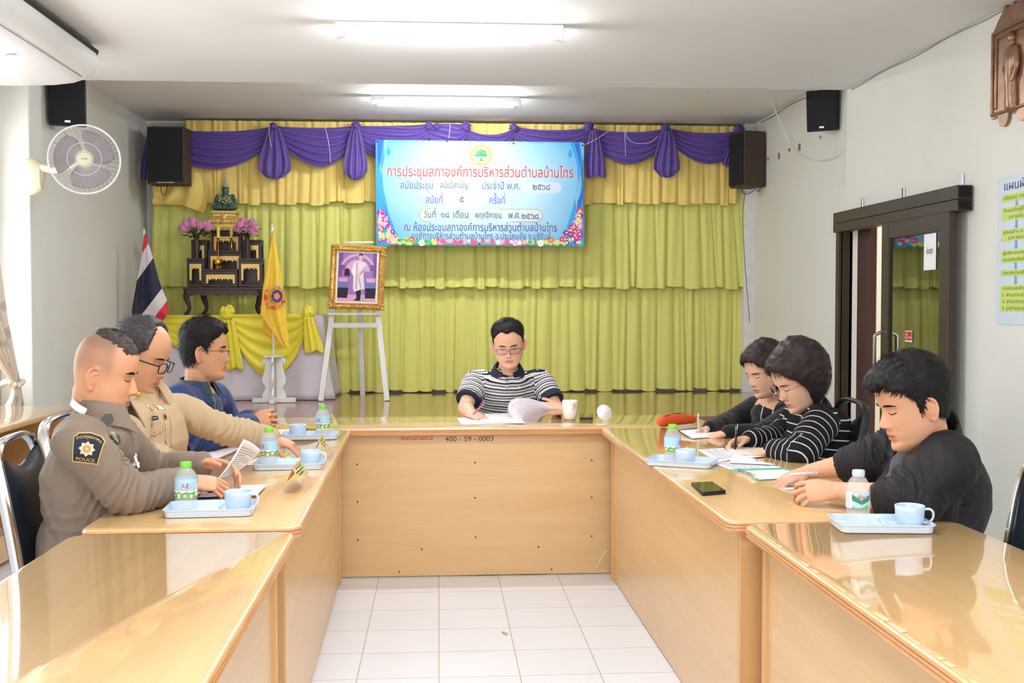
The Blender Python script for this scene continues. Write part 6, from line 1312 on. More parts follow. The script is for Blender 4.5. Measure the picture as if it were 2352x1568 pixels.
def collar(parent, base, axis, fwd, r0, r1, h, m_, gap=35, drop=.03, nm='collar', point=.035, th=.004, lift=0):
    """turned-down collar: rises h round the neck and folds outwards to r1; gap (deg) stays open at the front"""
    z = V(axis).normalized(); f = V(fwd); f = (f - z * f.dot(z)).normalized(); x = f.cross(z); B = V(base)
    def fn(u, v):
        a = R_(gap + (360 - 2 * gap) * u); e = abs(2 * u - 1) ** 3; dirn_ = f * math.cos(a) + x * math.sin(a)
        hh = h * (1 - .35 * e)
        if v < .4: t = v / .4; r = r0 + .004 * math.sin(t * math.pi); zz = -.012 + (hh + .012) * t - lift * e
        else: t = (v - .4) / .6; r = r0 + .006 + (r1 - r0) * t + .012 * e * t; zz = hh - (hh + drop * (.55 + .45 * e) + point * e * e) * t ** 1.1 - lift * e
        return B + dirn_ * r + z * zz
    return MB().grid(fn, 64, 16, thick=th).build(nm, m_, parent, world=True, smooth=60)

def person(name, label, J, HMpar, skin, lip, hands, body_k=1.0, fem=False, sleeve='long', hmask=None, hcol=None, vox=.0028, group=None):
    """J: joints in the room; builds the one continuous body mesh and returns (root, body, head matrix)"""
    root = thing(name, label, 'person', (J['pelvis'].x, J['pelvis'].y, 0), group=group); par = HMpar
    HM = Matrix.Translation(J['head']) @ look(par['az'], par['pitch'], par.get('roll', 0)) @ Matrix.Scale(par.get('s', 1.06), 4); mb = MB(); k = body_k
    head_mb(mb, HM, par); nb = J['neck']; sh = (J['shL'] - J['shR']).normalized(); hb = HM @ V((0, -.018, -.078)); hb2 = HM @ V((0, -.018, -.02)); nr = .05 * (.84 if fem else 1.02) * par.get('s', 1.06)
    mb.tube([nb - V((0, 0, .05)), nb, nb * .5 + hb * .5, hb, hb2], [(nr * 1.15, nr * 1.0), (nr * 1.05, nr * 1.02), (nr, nr), (nr, nr * 1.05), (nr * .9, nr)], 18, up=sh, sub=3)
    pe, ch = J['pelvis'], J.get('chest', (J['pelvis'] * .38 + J['neck'] * .62)); wa = pe * .68 + nb * .32 + V((0, 0, .0))
    mb.tube([pe - V((0, 0, .06)), pe, wa, ch, nb - V((0, 0, .06)), nb - V((0, 0, .01))], [(.15*k, .11*k), (.16*k, .12*k), (.135*k, .10*k), (.155*k, .11*k), (.13*k, .085*k), (.06*k, .06*k)], 20, up=sh, sub=3)
    for s in 'LR':
        S, E, W_ = J['sh' + s], J['el' + s], J['wr' + s]; h_ = hands[s]; mb.tube([nb * .45 + S * .55 - V((0, 0, .068)), S - V((0, 0, .012)), S * .6 + E * .4, E], [.04*k, .046*k, .045*k, .039*k], 16, sub=3)
        mb.tube([E, E * .65 + W_ * .35, W_], [(.040*k, .040*k), (.041*k, .038*k), (.026*k, .021*k)], 16, up=V(h_['nrm']).cross(W_ - E), sub=4)
        h_['out'] = hand(mb, W_, h_['aim'], h_['nrm'], s == 'R', h_['curls'], h_.get('thumb', (.5, .3)), h_.get('spread', .2), h_.get('k', 1.0 if not fem else .93), h_.get('tc', .35))
    fw = V((math.cos(R_(J['az'])), math.sin(R_(J['az'])), 0)); sd = V((-fw.y, fw.x, 0))
    for s in (-1, 1):
        hp = pe + sd * s * .09 - V((0, 0, .03)); kn = hp + fw * .40 + sd * s * .03; kn.z = .5; an = kn + fw * .03; an.z = .08
        mb.tube([hp, hp * .5 + kn * .5, kn], [.085*k, .075*k, .058*k], 14, sub=2); mb.tube([kn, kn * .6 + an * .4, an], [.056*k, .052*k, .036*k], 14, sub=2); mb.tube([an - fw * .04 - V((0, 0, .04)), an + fw * .08 - V((0, 0, .045)), an + fw * .17 - V((0, 0, .05))], [(.035, .032), (.04, .03), (.036, .022)], 12, sub=2)
    me = fuse(mb, vox, 2, .35); tint_mesh(me, HM, par, skin, lip, hmask, hcol); me.materials.append(M['skin']); body = link('body', me, root, world=True, smooth=180, fix=False); J['fw'] = fw; J['sd'] = sd; J['HM'] = HM; J['legs'] = (pe, fw, sd)
    return root, body, HM
def trousers(root, J, m_, k=1.0):
    pe, fw, sd = J['legs']; T = [([pe - V((0, 0, .09)), pe, pe + V((0, 0, .1))], [(.185*k, .15*k), (.18*k, .14*k), (.165*k, .13*k)], sd, 2)]
    for s in (-1, 1):
        hp = pe + sd * s * .09 - V((0, 0, .03)); kn = hp + fw * .40 + sd * s * .03; kn.z = .5; an = kn + fw * .03; an.z = .1; T += [([hp, hp * .5 + kn * .5, kn], [.105*k, .095*k, .078*k], None, 2), ([kn, kn * .6 + an * .4, an], [.075*k, .068*k, .058*k], None, 2)]
    me = garment(T, .009, 4); me.materials.append(m_); link('trousers', me, root, world=True, smooth=180)
    for s in (-1, 1):
        hp = pe + sd * s * .09 - V((0, 0, .03)); kn = hp + fw * .40 + sd * s * .03; an = kn + fw * .03; an.z = .045
        MB().tube([an - fw * .05, an + fw * .08 - V((0, 0, .006)), an + fw * .19 - V((0, 0, .012))], [(.043, .042), (.047, .038), (.04, .03)], 14, up=sd, sub=3).build('shoe', M['black'], root, world=True, smooth=180)
def shirt_tubes(J, k=1.0, loose=.014, full=True, torso=None, arm=(.064, .062, .058, .054), fore=(.054, .05, .04), sl=1.0, long_=True, lowr=None):
    nb, pe = J['neck'], J['pelvis']; sh = (J['shL'] - J['shR']).normalized(); ch = J.get('chest', pe * .38 + nb * .62); wa = pe * .68 + nb * .32
    t = torso or [(.165, .13), (.172, .138), (.158, .128), (.178, .132), (.148, .1), (.072, .07)]; T = [([pe - V((0, 0, .08)), pe, wa, ch, nb - V((0, 0, .08)), nb - V((0, 0, .038))], [(a*k, b_*k) for a, b_ in t], sh, 3)]
    for s in 'LR':
        S, E, W_ = J['sh' + s], J['el' + s], J['wr' + s]; T.append(([nb * .78 + S * .22 - V((0, 0, .062)), nb * .4 + S * .6 - V((0, 0, .035)), S - V((0, 0, .004)), S * .6 + E * .4, S * (1 - sl) + E * sl], [.066*k] + [r*k for r in arm], None, 3))
        if long_: T.append(([E, E * .6 + W_ * .4, E * .03 + W_ * .97], [r*k for r in fore], None, 3))
    return T
def elbow_folds(J, s, r=.09, a_=.006, fr=150): return (tuple(J['el' + s]), tuple((J['wr' + s] - J['sh' + s]).normalized()), r, a_, fr)
def patch_on(me_obj, root, name, pos, nrm, up, shapes, mats, off=.0015):
    """small badges laid on the cloth: every vertex is dropped onto the garment surface"""
    pos = V(pos); z = V(nrm).normalized(); y = V(up); y = (y - z * y.dot(z)).normalized(); x = y.cross(z); inv = chain(me_obj).inverted(); mb = MB()
    for pts, mi, lv in shapes:
        vs = []; n = len(pts); dense = []
        for k in range(n):
            a, b_ = pts[k], pts[(k+1) % n]; ns = max(1, int(math.hypot(b_[0] - a[0], b_[1] - a[1]) / .006))
            dense += [(a[0] + (b_[0] - a[0]) * j / ns, a[1] + (b_[1] - a[1]) * j / ns) for j in range(ns)]
        n = len(dense); cx_, cy_ = sum(p[0] for p in dense) / n, sum(p[1] for p in dense) / n; RG = [1, .75, .5, .25] if n > 12 else [1, .5]
        allp = [(cx_ + (p[0] - cx_) * r, cy_ + (p[1] - cy_) * r) for r in RG for p in dense] + [(cx_, cy_)]
        fc_ = [(i*n + k, i*n + (k+1) % n, (i+1)*n + (k+1) % n, (i+1)*n + k) for i in range(len(RG) - 1) for k in range(n)] + [((len(RG)-1)*n + k, (len(RG)-1)*n + (k+1) % n, len(RG)*n) for k in range(n)]
        for p in allp:
            o = pos + x * p[0] + y * p[1] + z * .15; ok, l, n_, f = me_obj.ray_cast(inv @ o, (inv.to_3x3() @ -z)); vs.append((chain(me_obj) @ l + z * (off + lv * .0006)) if ok else pos + x * p[0] + y * p[1])
        mb.add(vs, fc_, mi)
    return mb.build(name, mats, root, world=True, smooth=0, fix=False)
def patch_text(me_obj, root, name, body, size, pos, nrm, up, m_, width=None, bold=.0, curve=None, off=.003, dy=0):
    pos = V(pos); z = V(nrm).normalized(); y = V(up); y = (y - z * y.dot(z)).normalized(); x = y.cross(z); inv = chain(me_obj).inverted(); mb = MB(); tmp = MB(); text(tmp, body, size, Matrix.Translation((0, dy, 0)), width, bold=bold, curve=curve); vs = []
    for p in tmp.v:
        o = pos + x * p[0] + y * p[1] + z * .15; ok, l, n_, f = me_obj.ray_cast(inv @ o, (inv.to_3x3() @ -z)); vs.append((chain(me_obj) @ l + z * off) if ok else pos + x * p[0] + y * p[1])
    mb.add(vs, tmp.f); return mb.build(name, m_, root, world=True, smooth=0, fix=False)
rect = lambda x0, y0, x1, y1: [(x0, y0), (x1, y0), (x1, y1), (x0, y1)]
circ = lambda cx_, cy_, r, n=18, ry=None: [(cx_ + r * math.cos(a), cy_ + (ry or r) * math.sin(a)) for a in np.linspace(0, 2 * math.pi, n + 1)[:-1]]
sstep = lambda a, b_, x: np.clip((x - a) / (b_ - a), 0, 1) ** 2 * (3 - 2 * np.clip((x - a) / (b_ - a), 0, 1))
SK1, LP1 = (214, 158, 126), (176, 104, 92); SK2, LP2 = (206, 154, 122), (170, 104, 92); SKF, LPF = (224, 178, 152), (190, 110, 106)
# short hair outline: front hairline fz, temple, sideburn, nape
def short_mask(fz=.072, nape=-.06, burn=-.012, recede=0.0, part=.006):
    def f(x, y, z):
        ax = np.abs(x); ang = np.degrees(np.arctan2(y, ax + 1e-6))                                    # 90 front, 0 side, -90 back
        up_ = fz - .072
        low = np.interp(ang, [-90, -50, -28, -14, -6, 2, 13, 20, 30, 45, 60, 75, 90], [nape, nape + .004, nape + .014, -.03, .024, burn + .02, burn, .026, .044 + up_ * .2, .060 + up_ * .7, fz + .004, fz + .004, fz - .003])
        return np.clip((z - low) / .022 + .1, -1, 1)
    return f
back_flow = lambda x, y, z: (x * 2, -.6 - y * 2, -.5 if y < .02 else .2)
# ================================================================== officer in brown-grey uniform (nearest on the left)
CL = {}
CL['rta'] = mat('brown_grey_uniform', (132, 116, 103), .7, spec=.25, sheen=.1, bump=.15, bscale=700); CL['khaki'] = mat('khaki_uniform', (190, 166, 134), .75, spec=.2, bump=.15, bscale=700); CL['suit'] = mat('blue_suit', (44, 62, 112), .7, spec=.25, sheen=.15, bump=.15, bscale=600); CL['teal'] = mat('dark_teal_shirt', (60, 74, 76), .7); CL['blackknit'] = mat('black_knit', (26, 26, 30), .85, spec=.2, sheen=.2, bump=.4, bscale=500); CL['jacket'] = mat('black_jacket', (36, 33, 37), .65, spec=.3, bump=.2, bscale=300); CL['greytee'] = mat('grey_tshirt', (84, 84, 92), .8); CL['dtrouser'] = mat('dark_trousers', (44, 42, 44), .8)
J = dict(az=0, head=at(238, 858, 3.45), neck=at(240, 948, 3.46), shR=at(176, 1008, 3.28), shL=at(262, 1000, 3.66), pelvis=V((-1.115, 3.5, .55)), elR=at(292, 1138, 3.33), wrR=at(428, 1106, 3.50), elL=at(352, 1085, 3.84), wrL=at(462, 1066, 3.74))
J['chest'] = at(200, 1090, 3.47)
par = dict(az=4, pitch=13, roll=0, s=1.08, back=.86, wide=1.02, jaw=1.1, nose=.85, ear=26)
scalp = lambda x, y, z: (.4 + .4 * sstep(.05, .1, z)) * sstep(-.045, .04, z - .35 * np.clip(y, 0, 1) - .25 * np.clip(-.02 - y, -1, 0)) * sstep(.05, .02, y) * sstep(-.02, .02, z) * (np.abs(x) < .09)
hd = dict(R=dict(aim=(.9, .28, -.12), nrm=(-.1, -.45, .9), curls=[.62, .7, .78, .8], thumb=(.45, .6), tc=.25), L=dict(aim=(.9, -.2, .0), nrm=(.25, .5, .82), curls=[.45, .55, .6, .65], thumb=(.6, .2)))
p1, b1, HM = person('person', 'person in brown-grey police uniform with patch, cropped hair, holding papers', J, par, SK1, LP1, hd, 1.04, hmask=scalp, hcol=(104, 86, 76))
hair_shell(HM, par, lambda x, y, z: np.clip((z - np.interp(y, [-.1, -.04, .0, .04, .06, .08], [.135, .112, .1, .086, .07, .074])) / .02, -1, 1), lambda x, y, z: .003 + .002 * (z > .1), M['hairs'], p1, strands=1500, flow=lambda x, y, z: (x, 1, .3), slen=.008, lift=.9)
brows(HM, par, p1, M['hairm'], th=.0038); lids(HM, par, p1)
sm = garment(shirt_tubes(J, 1.0, torso=[(.172, .135), (.18, .138), (.165, .125), (.18, .125), (.15, .1), (.08, .072)], arm=(.07, .07, .068, .062), fore=(.062, .056, .043)), .0055, 4, [elbow_folds(J, 'R', .1, .007, 120), elbow_folds(J, 'L'), (tuple(J['pelvis'] + V((0, 0, .1))), (0, 0, 1), .2, .006, 60)], .0035, 8, 1); sm.materials.append(CL['rta']); sh1 = link('shirt', sm, p1, world=True, smooth=180)
collar(p1, J['neck'] + V((0, 0, .008)), (J['head'] - J['neck']) + V((-.01, 0, .0)), (1, 0, -.1), .064, .098, .058, CL['rta'], 24, .035)
pp_ = J['shR'] * .62 + J['elR'] * .38 + V((.02, -.06, .01)); nn_ = V((.18, -1, .22)); up2 = (J['shR'] - J['elR']).normalized()
pp_ = at(198, 1028, 3.2); shp = [(-.042, .03), (-.03, .042), (0, .048), (.03, .042), (.042, .03), (.034, -.042), (-.034, -.042)]
PT = [mat('patch_gold_border', (216, 182, 92), .5), mat('patch_navy', (32, 34, 52), .7), mat('patch_silver', (206, 202, 190), .5), mat('patch_orange', (226, 120, 70), .5)]
star = [(.0225 * (1 if k % 2 == 0 else .72) * math.cos(math.pi * k / 8), -.002 + .0225 * (1 if k % 2 == 0 else .72) * math.sin(math.pi * k / 8)) for k in range(16)]
patch_on(sh1, p1, 'shoulder_patch', pp_, nn_, (.14, .1, 1), [(shp, 0, 0), ([(x * .94, y * .94) for x, y in shp], 1, 1), (star, 2, 2), (circ(0, -.002, .0125), 0, 3), (circ(0, -.002, .009), 3, 4), (circ(0, -.002, .0045), 2, 5)], PT)
patch_text(sh1, p1, 'patch_lettering', 'POLICE', .0125, pp_, nn_, (.14, .1, 1), PT[0], .05, .0006, dy=-.0365); patch_text(sh1, p1, 'patch_lettering', 'ตำรวจภูธรภาค ๓', .0125, pp_, nn_, (.14, .1, 1), PT[0], .066, .0002, curve=.06, dy=.03)
DG = [mat('dark_badge', (74, 68, 64), .6), mat('badge_line', (120, 112, 104), .6)]
patch_on(sh1, p1, 'chest_patch', at(264, 1010, 3.35), (.75, -.65, .1), (.0, .0, 1), [(rect(-.02, -.014, .02, .014), 0, 0), (rect(-.016, -.003, .016, .001), 1, 1)], DG); patch_on(sh1, p1, 'chest_patch', at(268, 1042, 3.35), (.75, -.65, .1), (.0, .0, 1), [(rect(-.026, -.03, .026, .012), 0, 0), (rect(-.02, -.02, .02, -.016), 1, 1), (rect(-.02, -.008, .02, -.004), 1, 1)], [CL['rta'], DG[0]])
cb_ = at(243, 962, 3.36); k = MB(); kk = basis(V((.75, .1, -.62)).normalized(), V((.45, .3, .6)).normalized(), V((.4, -.9, .1)).normalized(), cb_ + V((.008, -.014, 0))); k.prism([(-.014, -.018), (.014, -.018), (.016, .01), (0, .022), (-.016, .01)], .002, kk); k.build('collar_badge', DG[0], p1, world=True, smooth=0)
# lanyard: round the neck and down the chest
for Q, R0, U0 in (([at(164, 922, 3.40), at(176, 934, 3.36), at(196, 946, 3.33)], (.011, .0016), (.3, .3, 1)), ([at(258, 992, 3.33), at(275, 1030, 3.38), at(292, 1060, 3.42), at(304, 1073, 3.44)], (.007, .0012), (1, -.3, 0)), ([at(286, 1002, 3.5), at(298, 1030, 3.5), at(305, 1060, 3.48), at(306, 1073, 3.46)], (.006, .0012), (1, -.3, 0))):
    MB().tube(Q, [R0] * len(Q), 6, up=U0, sub=4).build('lanyard', M['wpaint'], p1, world=True, smooth=60)
k = MB(); k.tube([at(304, 1072, 3.43), at(318, 1064, 3.43)], .004, 6); k.tube([at(310, 1050, 3.44), at(318, 1072, 3.42)], .0045, 8); k.tube([at(312, 1046, 3.46), at(306, 1036, 3.46)], .004, 8); k.build('pocket_pens', M['white'], p1, world=True, smooth=60)
trousers(p1, J, CL['rta'])
pen_in('black pen held by brown-grey uniformed officer', hd['R']['out'], (-1, -.1, .15), M['black'], .05, .08)
# papers he holds up
def held(u, v): a = at(487, 1115, 3.52) * (1-v) + at(560, 1008, 3.72) * v; b_ = at(525, 1092, 3.68) * (1-v) + at(600, 1035, 3.95) * v; return a * (1-u) + b_ * u + V((0, 0, -.012 * math.sin(v * 3.1) + .006 * math.sin(u * 3)))
hp_ = tag(MB().grid(held, 12, 16, thick=.0012).build('document', M['paper'], smooth=180), 'printed papers held up in hands of brown-grey uniformed officer', 'paper')
k = MB(); rn = random.Random(8)
for i in range(16):
    v0 = .1 + i * .05; x = .12; e = .9 if i % 4 else .6
    while x < e: w_ = min(rn.uniform(.06, .16), e - x); k.grid(lambda u, v, x=x, w_=w_, v0=v0: held(x + w_ * u, v0 + .014 * v) + V((.0015, -.0025, .0015)), 2, 1); x += w_ + .025
k.build('printed_text', M['ink'], hp_, world=True, smooth=0, fix=False)

# ================================================================== khaki uniformed man with glasses
J = dict(az=-22, head=at(322, 818, 4.08), neck=at(322, 893, 4.12), shR=at(300, 968, 3.92), shL=at(415, 942, 4.3), pelvis=V((-1.13, 4.15, .56)), elR=at(300, 1062, 3.82), wrR=at(372, 1049, 4.0), elL=at(520, 988, 4.33), wrL=at(622, 1006, 4.42))
J['chest'] = at(338, 1005, 4.12)
par = dict(az=-8, pitch=20, roll=0, s=1.1, back=.95, wide=1.0, jaw=1.0, nose=.9)
hd = dict(R=dict(aim=(.9, .3, -.1), nrm=(-.1, -.4, .9), curls=[.7, .75, .8, .85], thumb=(.45, .6)), L=dict(aim=(.86, -.05, -.3), nrm=(.3, -.1, .95), curls=[(.35, .35, .2), (.5, .35, .25), (.55, .4, .3), (.45, .35, .3)], thumb=(.55, .45), spread=.28, k=1.05))
p2, b2, HM = person('person', 'person in khaki uniform with black glasses reaching an arm across table', J, par, SK2, LP2, hd, 1.02)
_sm = short_mask(.05, -.06, -.014); hair_shell(HM, par, lambda x, y, z: np.minimum(_sm(x, y, z), (.030 + .016 * sstep(.02, .06, np.abs(x)) - y) / .02), lambda x, y, z: .006 + .007 * sstep(.0, .08, z), M['hairg'], p2, strands=2600, flow=lambda x, y, z: (x, -1, -.25), slen=.02, jit=.2, lift=.25, seed=2)
brows(HM, par, p2, M['hairm'], th=.003); lids(HM, par, p2); glasses(HM, par, p2, M['black'], .026, .0175, .0022, -.006, .6, label='black framed glasses')
sm = garment(shirt_tubes(J, 1.0, torso=[(.17, .13), (.175, .138), (.165, .132), (.18, .135), (.15, .105), (.075, .07)], arm=(.068, .066, .062, .058), fore=(.058, .056, .044)), .0055, 4, [elbow_folds(J, 'R'), elbow_folds(J, 'L', .1, .006, 110)], .003, 8, 2); sm.materials.append(CL['khaki']); sh2 = link('shirt', sm, p2, world=True, smooth=180)
fw2 = V((.88, -.47, 0)); collar(p2, J['neck'] + V((0, 0, .0)), (J['head'] - J['neck']) + V((-.02, 0, 0)), fw2, .062, .096, .045, CL['khaki'], 12, .035)
cn = V((.8, -.6, .1)); GB = [M['gold'], mat('ribbon_cream', (236, 226, 180), .6), mat('ribbon_purple', (150, 96, 160), .6), mat('ribbon_green', (150, 170, 130), .6), M['black'], M['white']]
patch_on(sh2, p2, 'name_tag', at(336, 961, 4.0), cn, (-.0, .0, 1), [(rect(-.028, -.007, .028, .007), 4, 1), (rect(-.022, -.001, .022, .001), 5, 2)], GB)
patch_on(sh2, p2, 'ribbon_bars', at(373, 932, 4.05), cn, (0, 0, 1), [(rect(-.022 + i * .0, -.012 + j * .009, .022, -.004 + j * .009), (1, 1, 3)[j], 1) for j in range(3) for i in (0,)] + [(rect(x, -.012 + j * .009, x + .006, -.004 + j * .009), 2 if j < 2 else 1, 2) for j in range(3) for x in (-.022, .012)], GB)
patch_on(sh2, p2, 'brass_badge', at(325, 936, 4.0), cn, (0, 0, 1), [(circ(-.008, .006, .0095), 0, 1), (circ(.008, -.006, .0095), 0, 1), (circ(-.008, .006, .005), 1, 2), (circ(.008, -.006, .005), 1, 2)], GB); patch_on(sh2, p2, 'brass_badge', at(372, 957, 4.05), cn, (0, 0, 1), [(circ(0, 0, .008, 14, .012), 0, 1), (circ(0, 0, .004, 10, .007), 4, 2)], GB)
MB().sph(at(317, 905, 3.99), (.011, .006, .011), 12).build('collar_pin', M['gold'], p2, world=True)
seam = mat('khaki_seam', (150, 128, 102), .8); patch_on(sh2, p2, 'placket', at(366, 1000, 4.05), cn, (.25, 0, 1), [(rect(-.016, -.1, -.0145, .07), 0, 0), (rect(.014, -.1, .0155, .07), 0, 0)] + [(circ(0, y, .005, 10), 1, 1) for y in (-.07, 0)], [seam, CL['khaki']])
patch_on(sh2, p2, 'pocket_flap', at(338, 988, 4.0), cn, (0, 0, 1), [([(-.035, .02), (.035, .02), (.035, -.008), (0, -.024), (-.035, -.008)], 0, 0), ([(-.033, .019), (.033, .019), (.033, -.006), (0, -.021), (-.033, -.006)], 1, 1), (circ(0, -.01, .004, 10), 0, 2)], [seam, CL['khaki']])
trousers(p2, J, CL['khaki']); MB().tube([J['wrR'] - V((.02, 0, 0)), J['wrR'] - V((.035, .0, 0))], [.03, .032], 14).build('cuff', M['white'], p2, world=True)
pen_in('teal pen in hand of khaki uniformed man', hd['R']['out'], (-.8, -.15, .5), mat('teal_barrel', (110, 206, 212), .35))

# ================================================================== man in blue suit
J = dict(az=0, head=at(468, 806, 4.93), neck=at(452, 884, 4.95), shR=at(408, 920, 4.76), shL=at(492, 912, 5.12), pelvis=V((-1.16, 5.0, .56)), elR=at(470, 1008, 4.72), wrR=at(572, 975, 4.98), elL=at(528, 990, 5.28), wrL=at(575, 966, 5.12))
J['chest'] = at(430, 965, 4.96)
par = dict(az=8, pitch=2, roll=0, s=1.09, back=.95, wide=.98, jaw=1.0, nose=.95)
hd = dict(R=dict(aim=(.85, .25, .3), nrm=(.25, -.8, .5), curls=[.8, .85, .9, .9], thumb=(.4, .3)), L=dict(aim=(.85, -.2, .25), nrm=(.25, .8, .5), curls=[.8, .85, .9, .9], thumb=(.4, .3)))
p3_, b3, HM = person('person', 'person in blue suit with thin glasses and clasped hands', J, par, SK2, LP2, hd, 1.0)
hair_shell(HM, par, short_mask(.074, -.058, -.004), lambda x, y, z: .005 + .012 * sstep(.03, .1, z) + .008 * sstep(.04, .08, y) * (z > .06), M['hairm'], p3_, strands=3200, flow=lambda x, y, z: (x * 3, .35, .35 if z > .05 else -.6), slen=.02, jit=.25, lift=.6, seed=3)
brows(HM, par, p3_, M['hairm'], th=.0034); lids(HM, par, p3_, open_=.5); glasses(HM, par, p3_, M['chrome'], .024, .0145, .0011, -.003, .7, tm=M['black'], label='thin metal glasses')
sm = garment(shirt_tubes(J, 1.02, torso=[(.18, .14), (.185, .145), (.17, .135), (.185, .135), (.15, .105), (.07, .066)], arm=(.072, .072, .068, .064), fore=(.062, .058, .05)), .006, 5, [elbow_folds(J, 'R', .1, .006, 100), elbow_folds(J, 'L', .1, .006, 100)], .0035, 7, 3); sm.materials.append(CL['suit']); sh3 = link('jacket', sm, p3_, world=True, smooth=180)
collar(p3_, J['neck'] + V((-.005, 0, .0)), (J['head'] - J['neck']) + V((-.05, 0, 0)), (1, -.15, -.3), .060, .078, .04, CL['teal'], 18, .02, 'shirt_collar')
collar(p3_, J['neck'] + V((-.012, 0, -.01)), (J['head'] - J['neck']) + V((-.08, 0, 0)), (1, -.15, -.3), .074, .1, .04, CL['suit'], 38, .03, 'lapel_collar', .06)
patch_on(sh3, p3_, 'shirt_front', at(496, 940, 4.9), (.9, -.42, .0), (.1, 0, 1), [([(-.028, .06), (.022, .06), (.006, -.14), (-.006, -.14)], 0, 1), ([(-.004, .06), (.004, .06), (.003, -.13), (-.003, -.13)], 1, 2)], [CL['teal'], mat('grey_shirt_edge', (120, 126, 130), .7)])
MB().tube([hd['R']['out'][2] + V((.012 * math.cos(a), .0, .012 * math.sin(a) + .0)) for a in np.linspace(0, 6.28, 13)[:-1]], .003, 6, closed=True).build('ring', M['gold'], p3_, world=True)
trousers(p3_, J, CL['suit'])
# ================================================================== man in striped polo at the far table
def attr_stripes(name, a_name, period, stops, rough=.8, bump=.3):
    m = mat(name, (200, 200, 200), rough, spec=.2, bump=bump, bscale=600); nt = m.node_tree; at_ = nt.nodes.new('ShaderNodeAttribute'); at_.attribute_name = a_name
    d = nt.nodes.new('ShaderNodeMath'); d.operation = 'DIVIDE'; d.inputs[1].default_value = period; f = nt.nodes.new('ShaderNodeMath'); f.operation = 'FRACT'; r = nt.nodes.new('ShaderNodeValToRGB'); r.color_ramp.interpolation = 'CONSTANT'
    nt.links.new(at_.outputs['Fac'], d.inputs[0]); nt.links.new(d.outputs[0], f.inputs[0]); nt.links.new(f.outputs[0], r.inputs[0]); e = r.color_ramp.elements
    while len(e) > 1: e.remove(e[-1])
    for i, (p, c) in enumerate(stops):
        q = e[0] if i == 0 else e.new(p); q.position = p; q.color = (*lin(c), 1)
    nt.links.new(r.outputs[0], nt.nodes['Principled BSDF'].inputs['Base Color']); return m
def split_cloth(me, J, root, m_, names=('shirt', 'sleeve'), coord=None, tmax=None):
    """cut a fused garment into trunk and sleeves so each carries its own run of the woven stripes"""
    n = len(me.vertices); co = np.empty(n * 3); me.vertices.foreach_get('co', co); co = co.reshape(-1, 3); lab = np.zeros(n, int); T = {}
    trunk_ax = np.array((J['neck'] - J['pelvis']).normalized()); nb = np.array(J['neck']); sd_ = np.array((J['shL'] - J['shR']).normalized()); val = (co - nb) @ trunk_ax
    base = val.copy()
    for li, s in ((1, 'R'), (2, 'L')):
        S, E, W_ = (np.array(J[k + s]) for k in ('sh', 'el', 'wr')); ax = (E - S) / np.linalg.norm(E - S); t = (co - S) @ ax; L = np.linalg.norm(E - S); fx = (W_ - E) / np.linalg.norm(W_ - E); t2 = (co - E) @ fx
        d1 = np.linalg.norm(co - S - np.clip(t, 0, L)[:, None] * ax, axis=1); L2 = np.linalg.norm(W_ - E); d2 = np.linalg.norm(co - E - np.clip(t2, 0, L2)[:, None] * fx, axis=1)
        out = ((co - S) @ sd_) * (1 if s == 'L' else -1); isarm = ((t > .0) & (d1 < .09) & (out > -.045 - .0 * t)) | (d2 < .085) & (t > L * .5)
        lab[isarm] = li; lab[(isarm & (t > L * tmax)) if tmax else np.zeros(n, bool)] = 9; mid_ = (E * 0 + (t2 > 0)[:, None] * 1.0).ravel() ; v = np.where((t2 > 0) & (d2 < d1 + .02), L + t2, t); T[li] = v
    for li in (0, 1, 2):
        b = bmesh.new(); b.from_mesh(me); b.verts.ensure_lookup_table()
        v = base if li == 0 else T[li]; lay = b.verts.layers.float.new('stripe')
        for q in b.verts: q[lay] = float(v[q.index]) if coord is None or li else float(coord(co[q.index], v[q.index]))
        kill = [f for f in b.faces if max(set(x := [lab[q.index] for q in f.verts]), key=x.count) != li]; bmesh.ops.delete(b, geom=kill, context='FACES')
        mm = bpy.data.meshes.new('cloth'); b.to_mesh(mm); b.free(); mm.materials.append(m_ if not isinstance(m_, (list, tuple)) else m_[0 if li == 0 else 1]); o = link(names[0] if li == 0 else names[1], mm, root, world=True, smooth=180, fix=False)
        if li == 0: trunk = o
    return trunk
NV, WH, GY = (34, 36, 54), (226, 224, 222), (150, 150, 156)
CL['polo'] = attr_stripes('striped_polo', 'stripe', .034, [(0, NV), (.24, WH), (.42, GY), (.47, WH), (.58, NV), (.74, WH), (.84, NV), (.90, WH)])
CL['polonavy'] = mat('navy_rib', (34, 36, 56), .85, bump=.3, bscale=500)
J = dict(az=-95, head=at(1168, 789, 6.14), neck=at(1166, 850, 6.26), shR=at(1094, 874, 6.30), shL=at(1242, 874, 6.30), pelvis=V((.40, 6.43, .56)), elR=at(1068, 936, 6.14), wrR=at(1084, 951, 5.92), elL=at(1278, 938, 6.16), wrL=at(1291, 941, 5.93))
J['chest'] = at(1167, 920, 6.33)
par = dict(az=-94, pitch=20, roll=4, s=1.06, wide=1.05, jaw=1.16, nose=.95, ear=52)
hd = dict(R=dict(aim=(.55, -.8, -.15), nrm=(.1, -.2, .97), curls=[.65, .75, .85, .9], thumb=(.4, .55)), L=dict(aim=(-.85, -.2, .12), nrm=(.1, -.75, .65), curls=[.35, .5, .6, .7], thumb=(.55, -.1)))
p4, b4, HM = person('person', 'person in striped polo writing at the far table, facing the room', J, par, SKF, LPF, hd, 1.03)
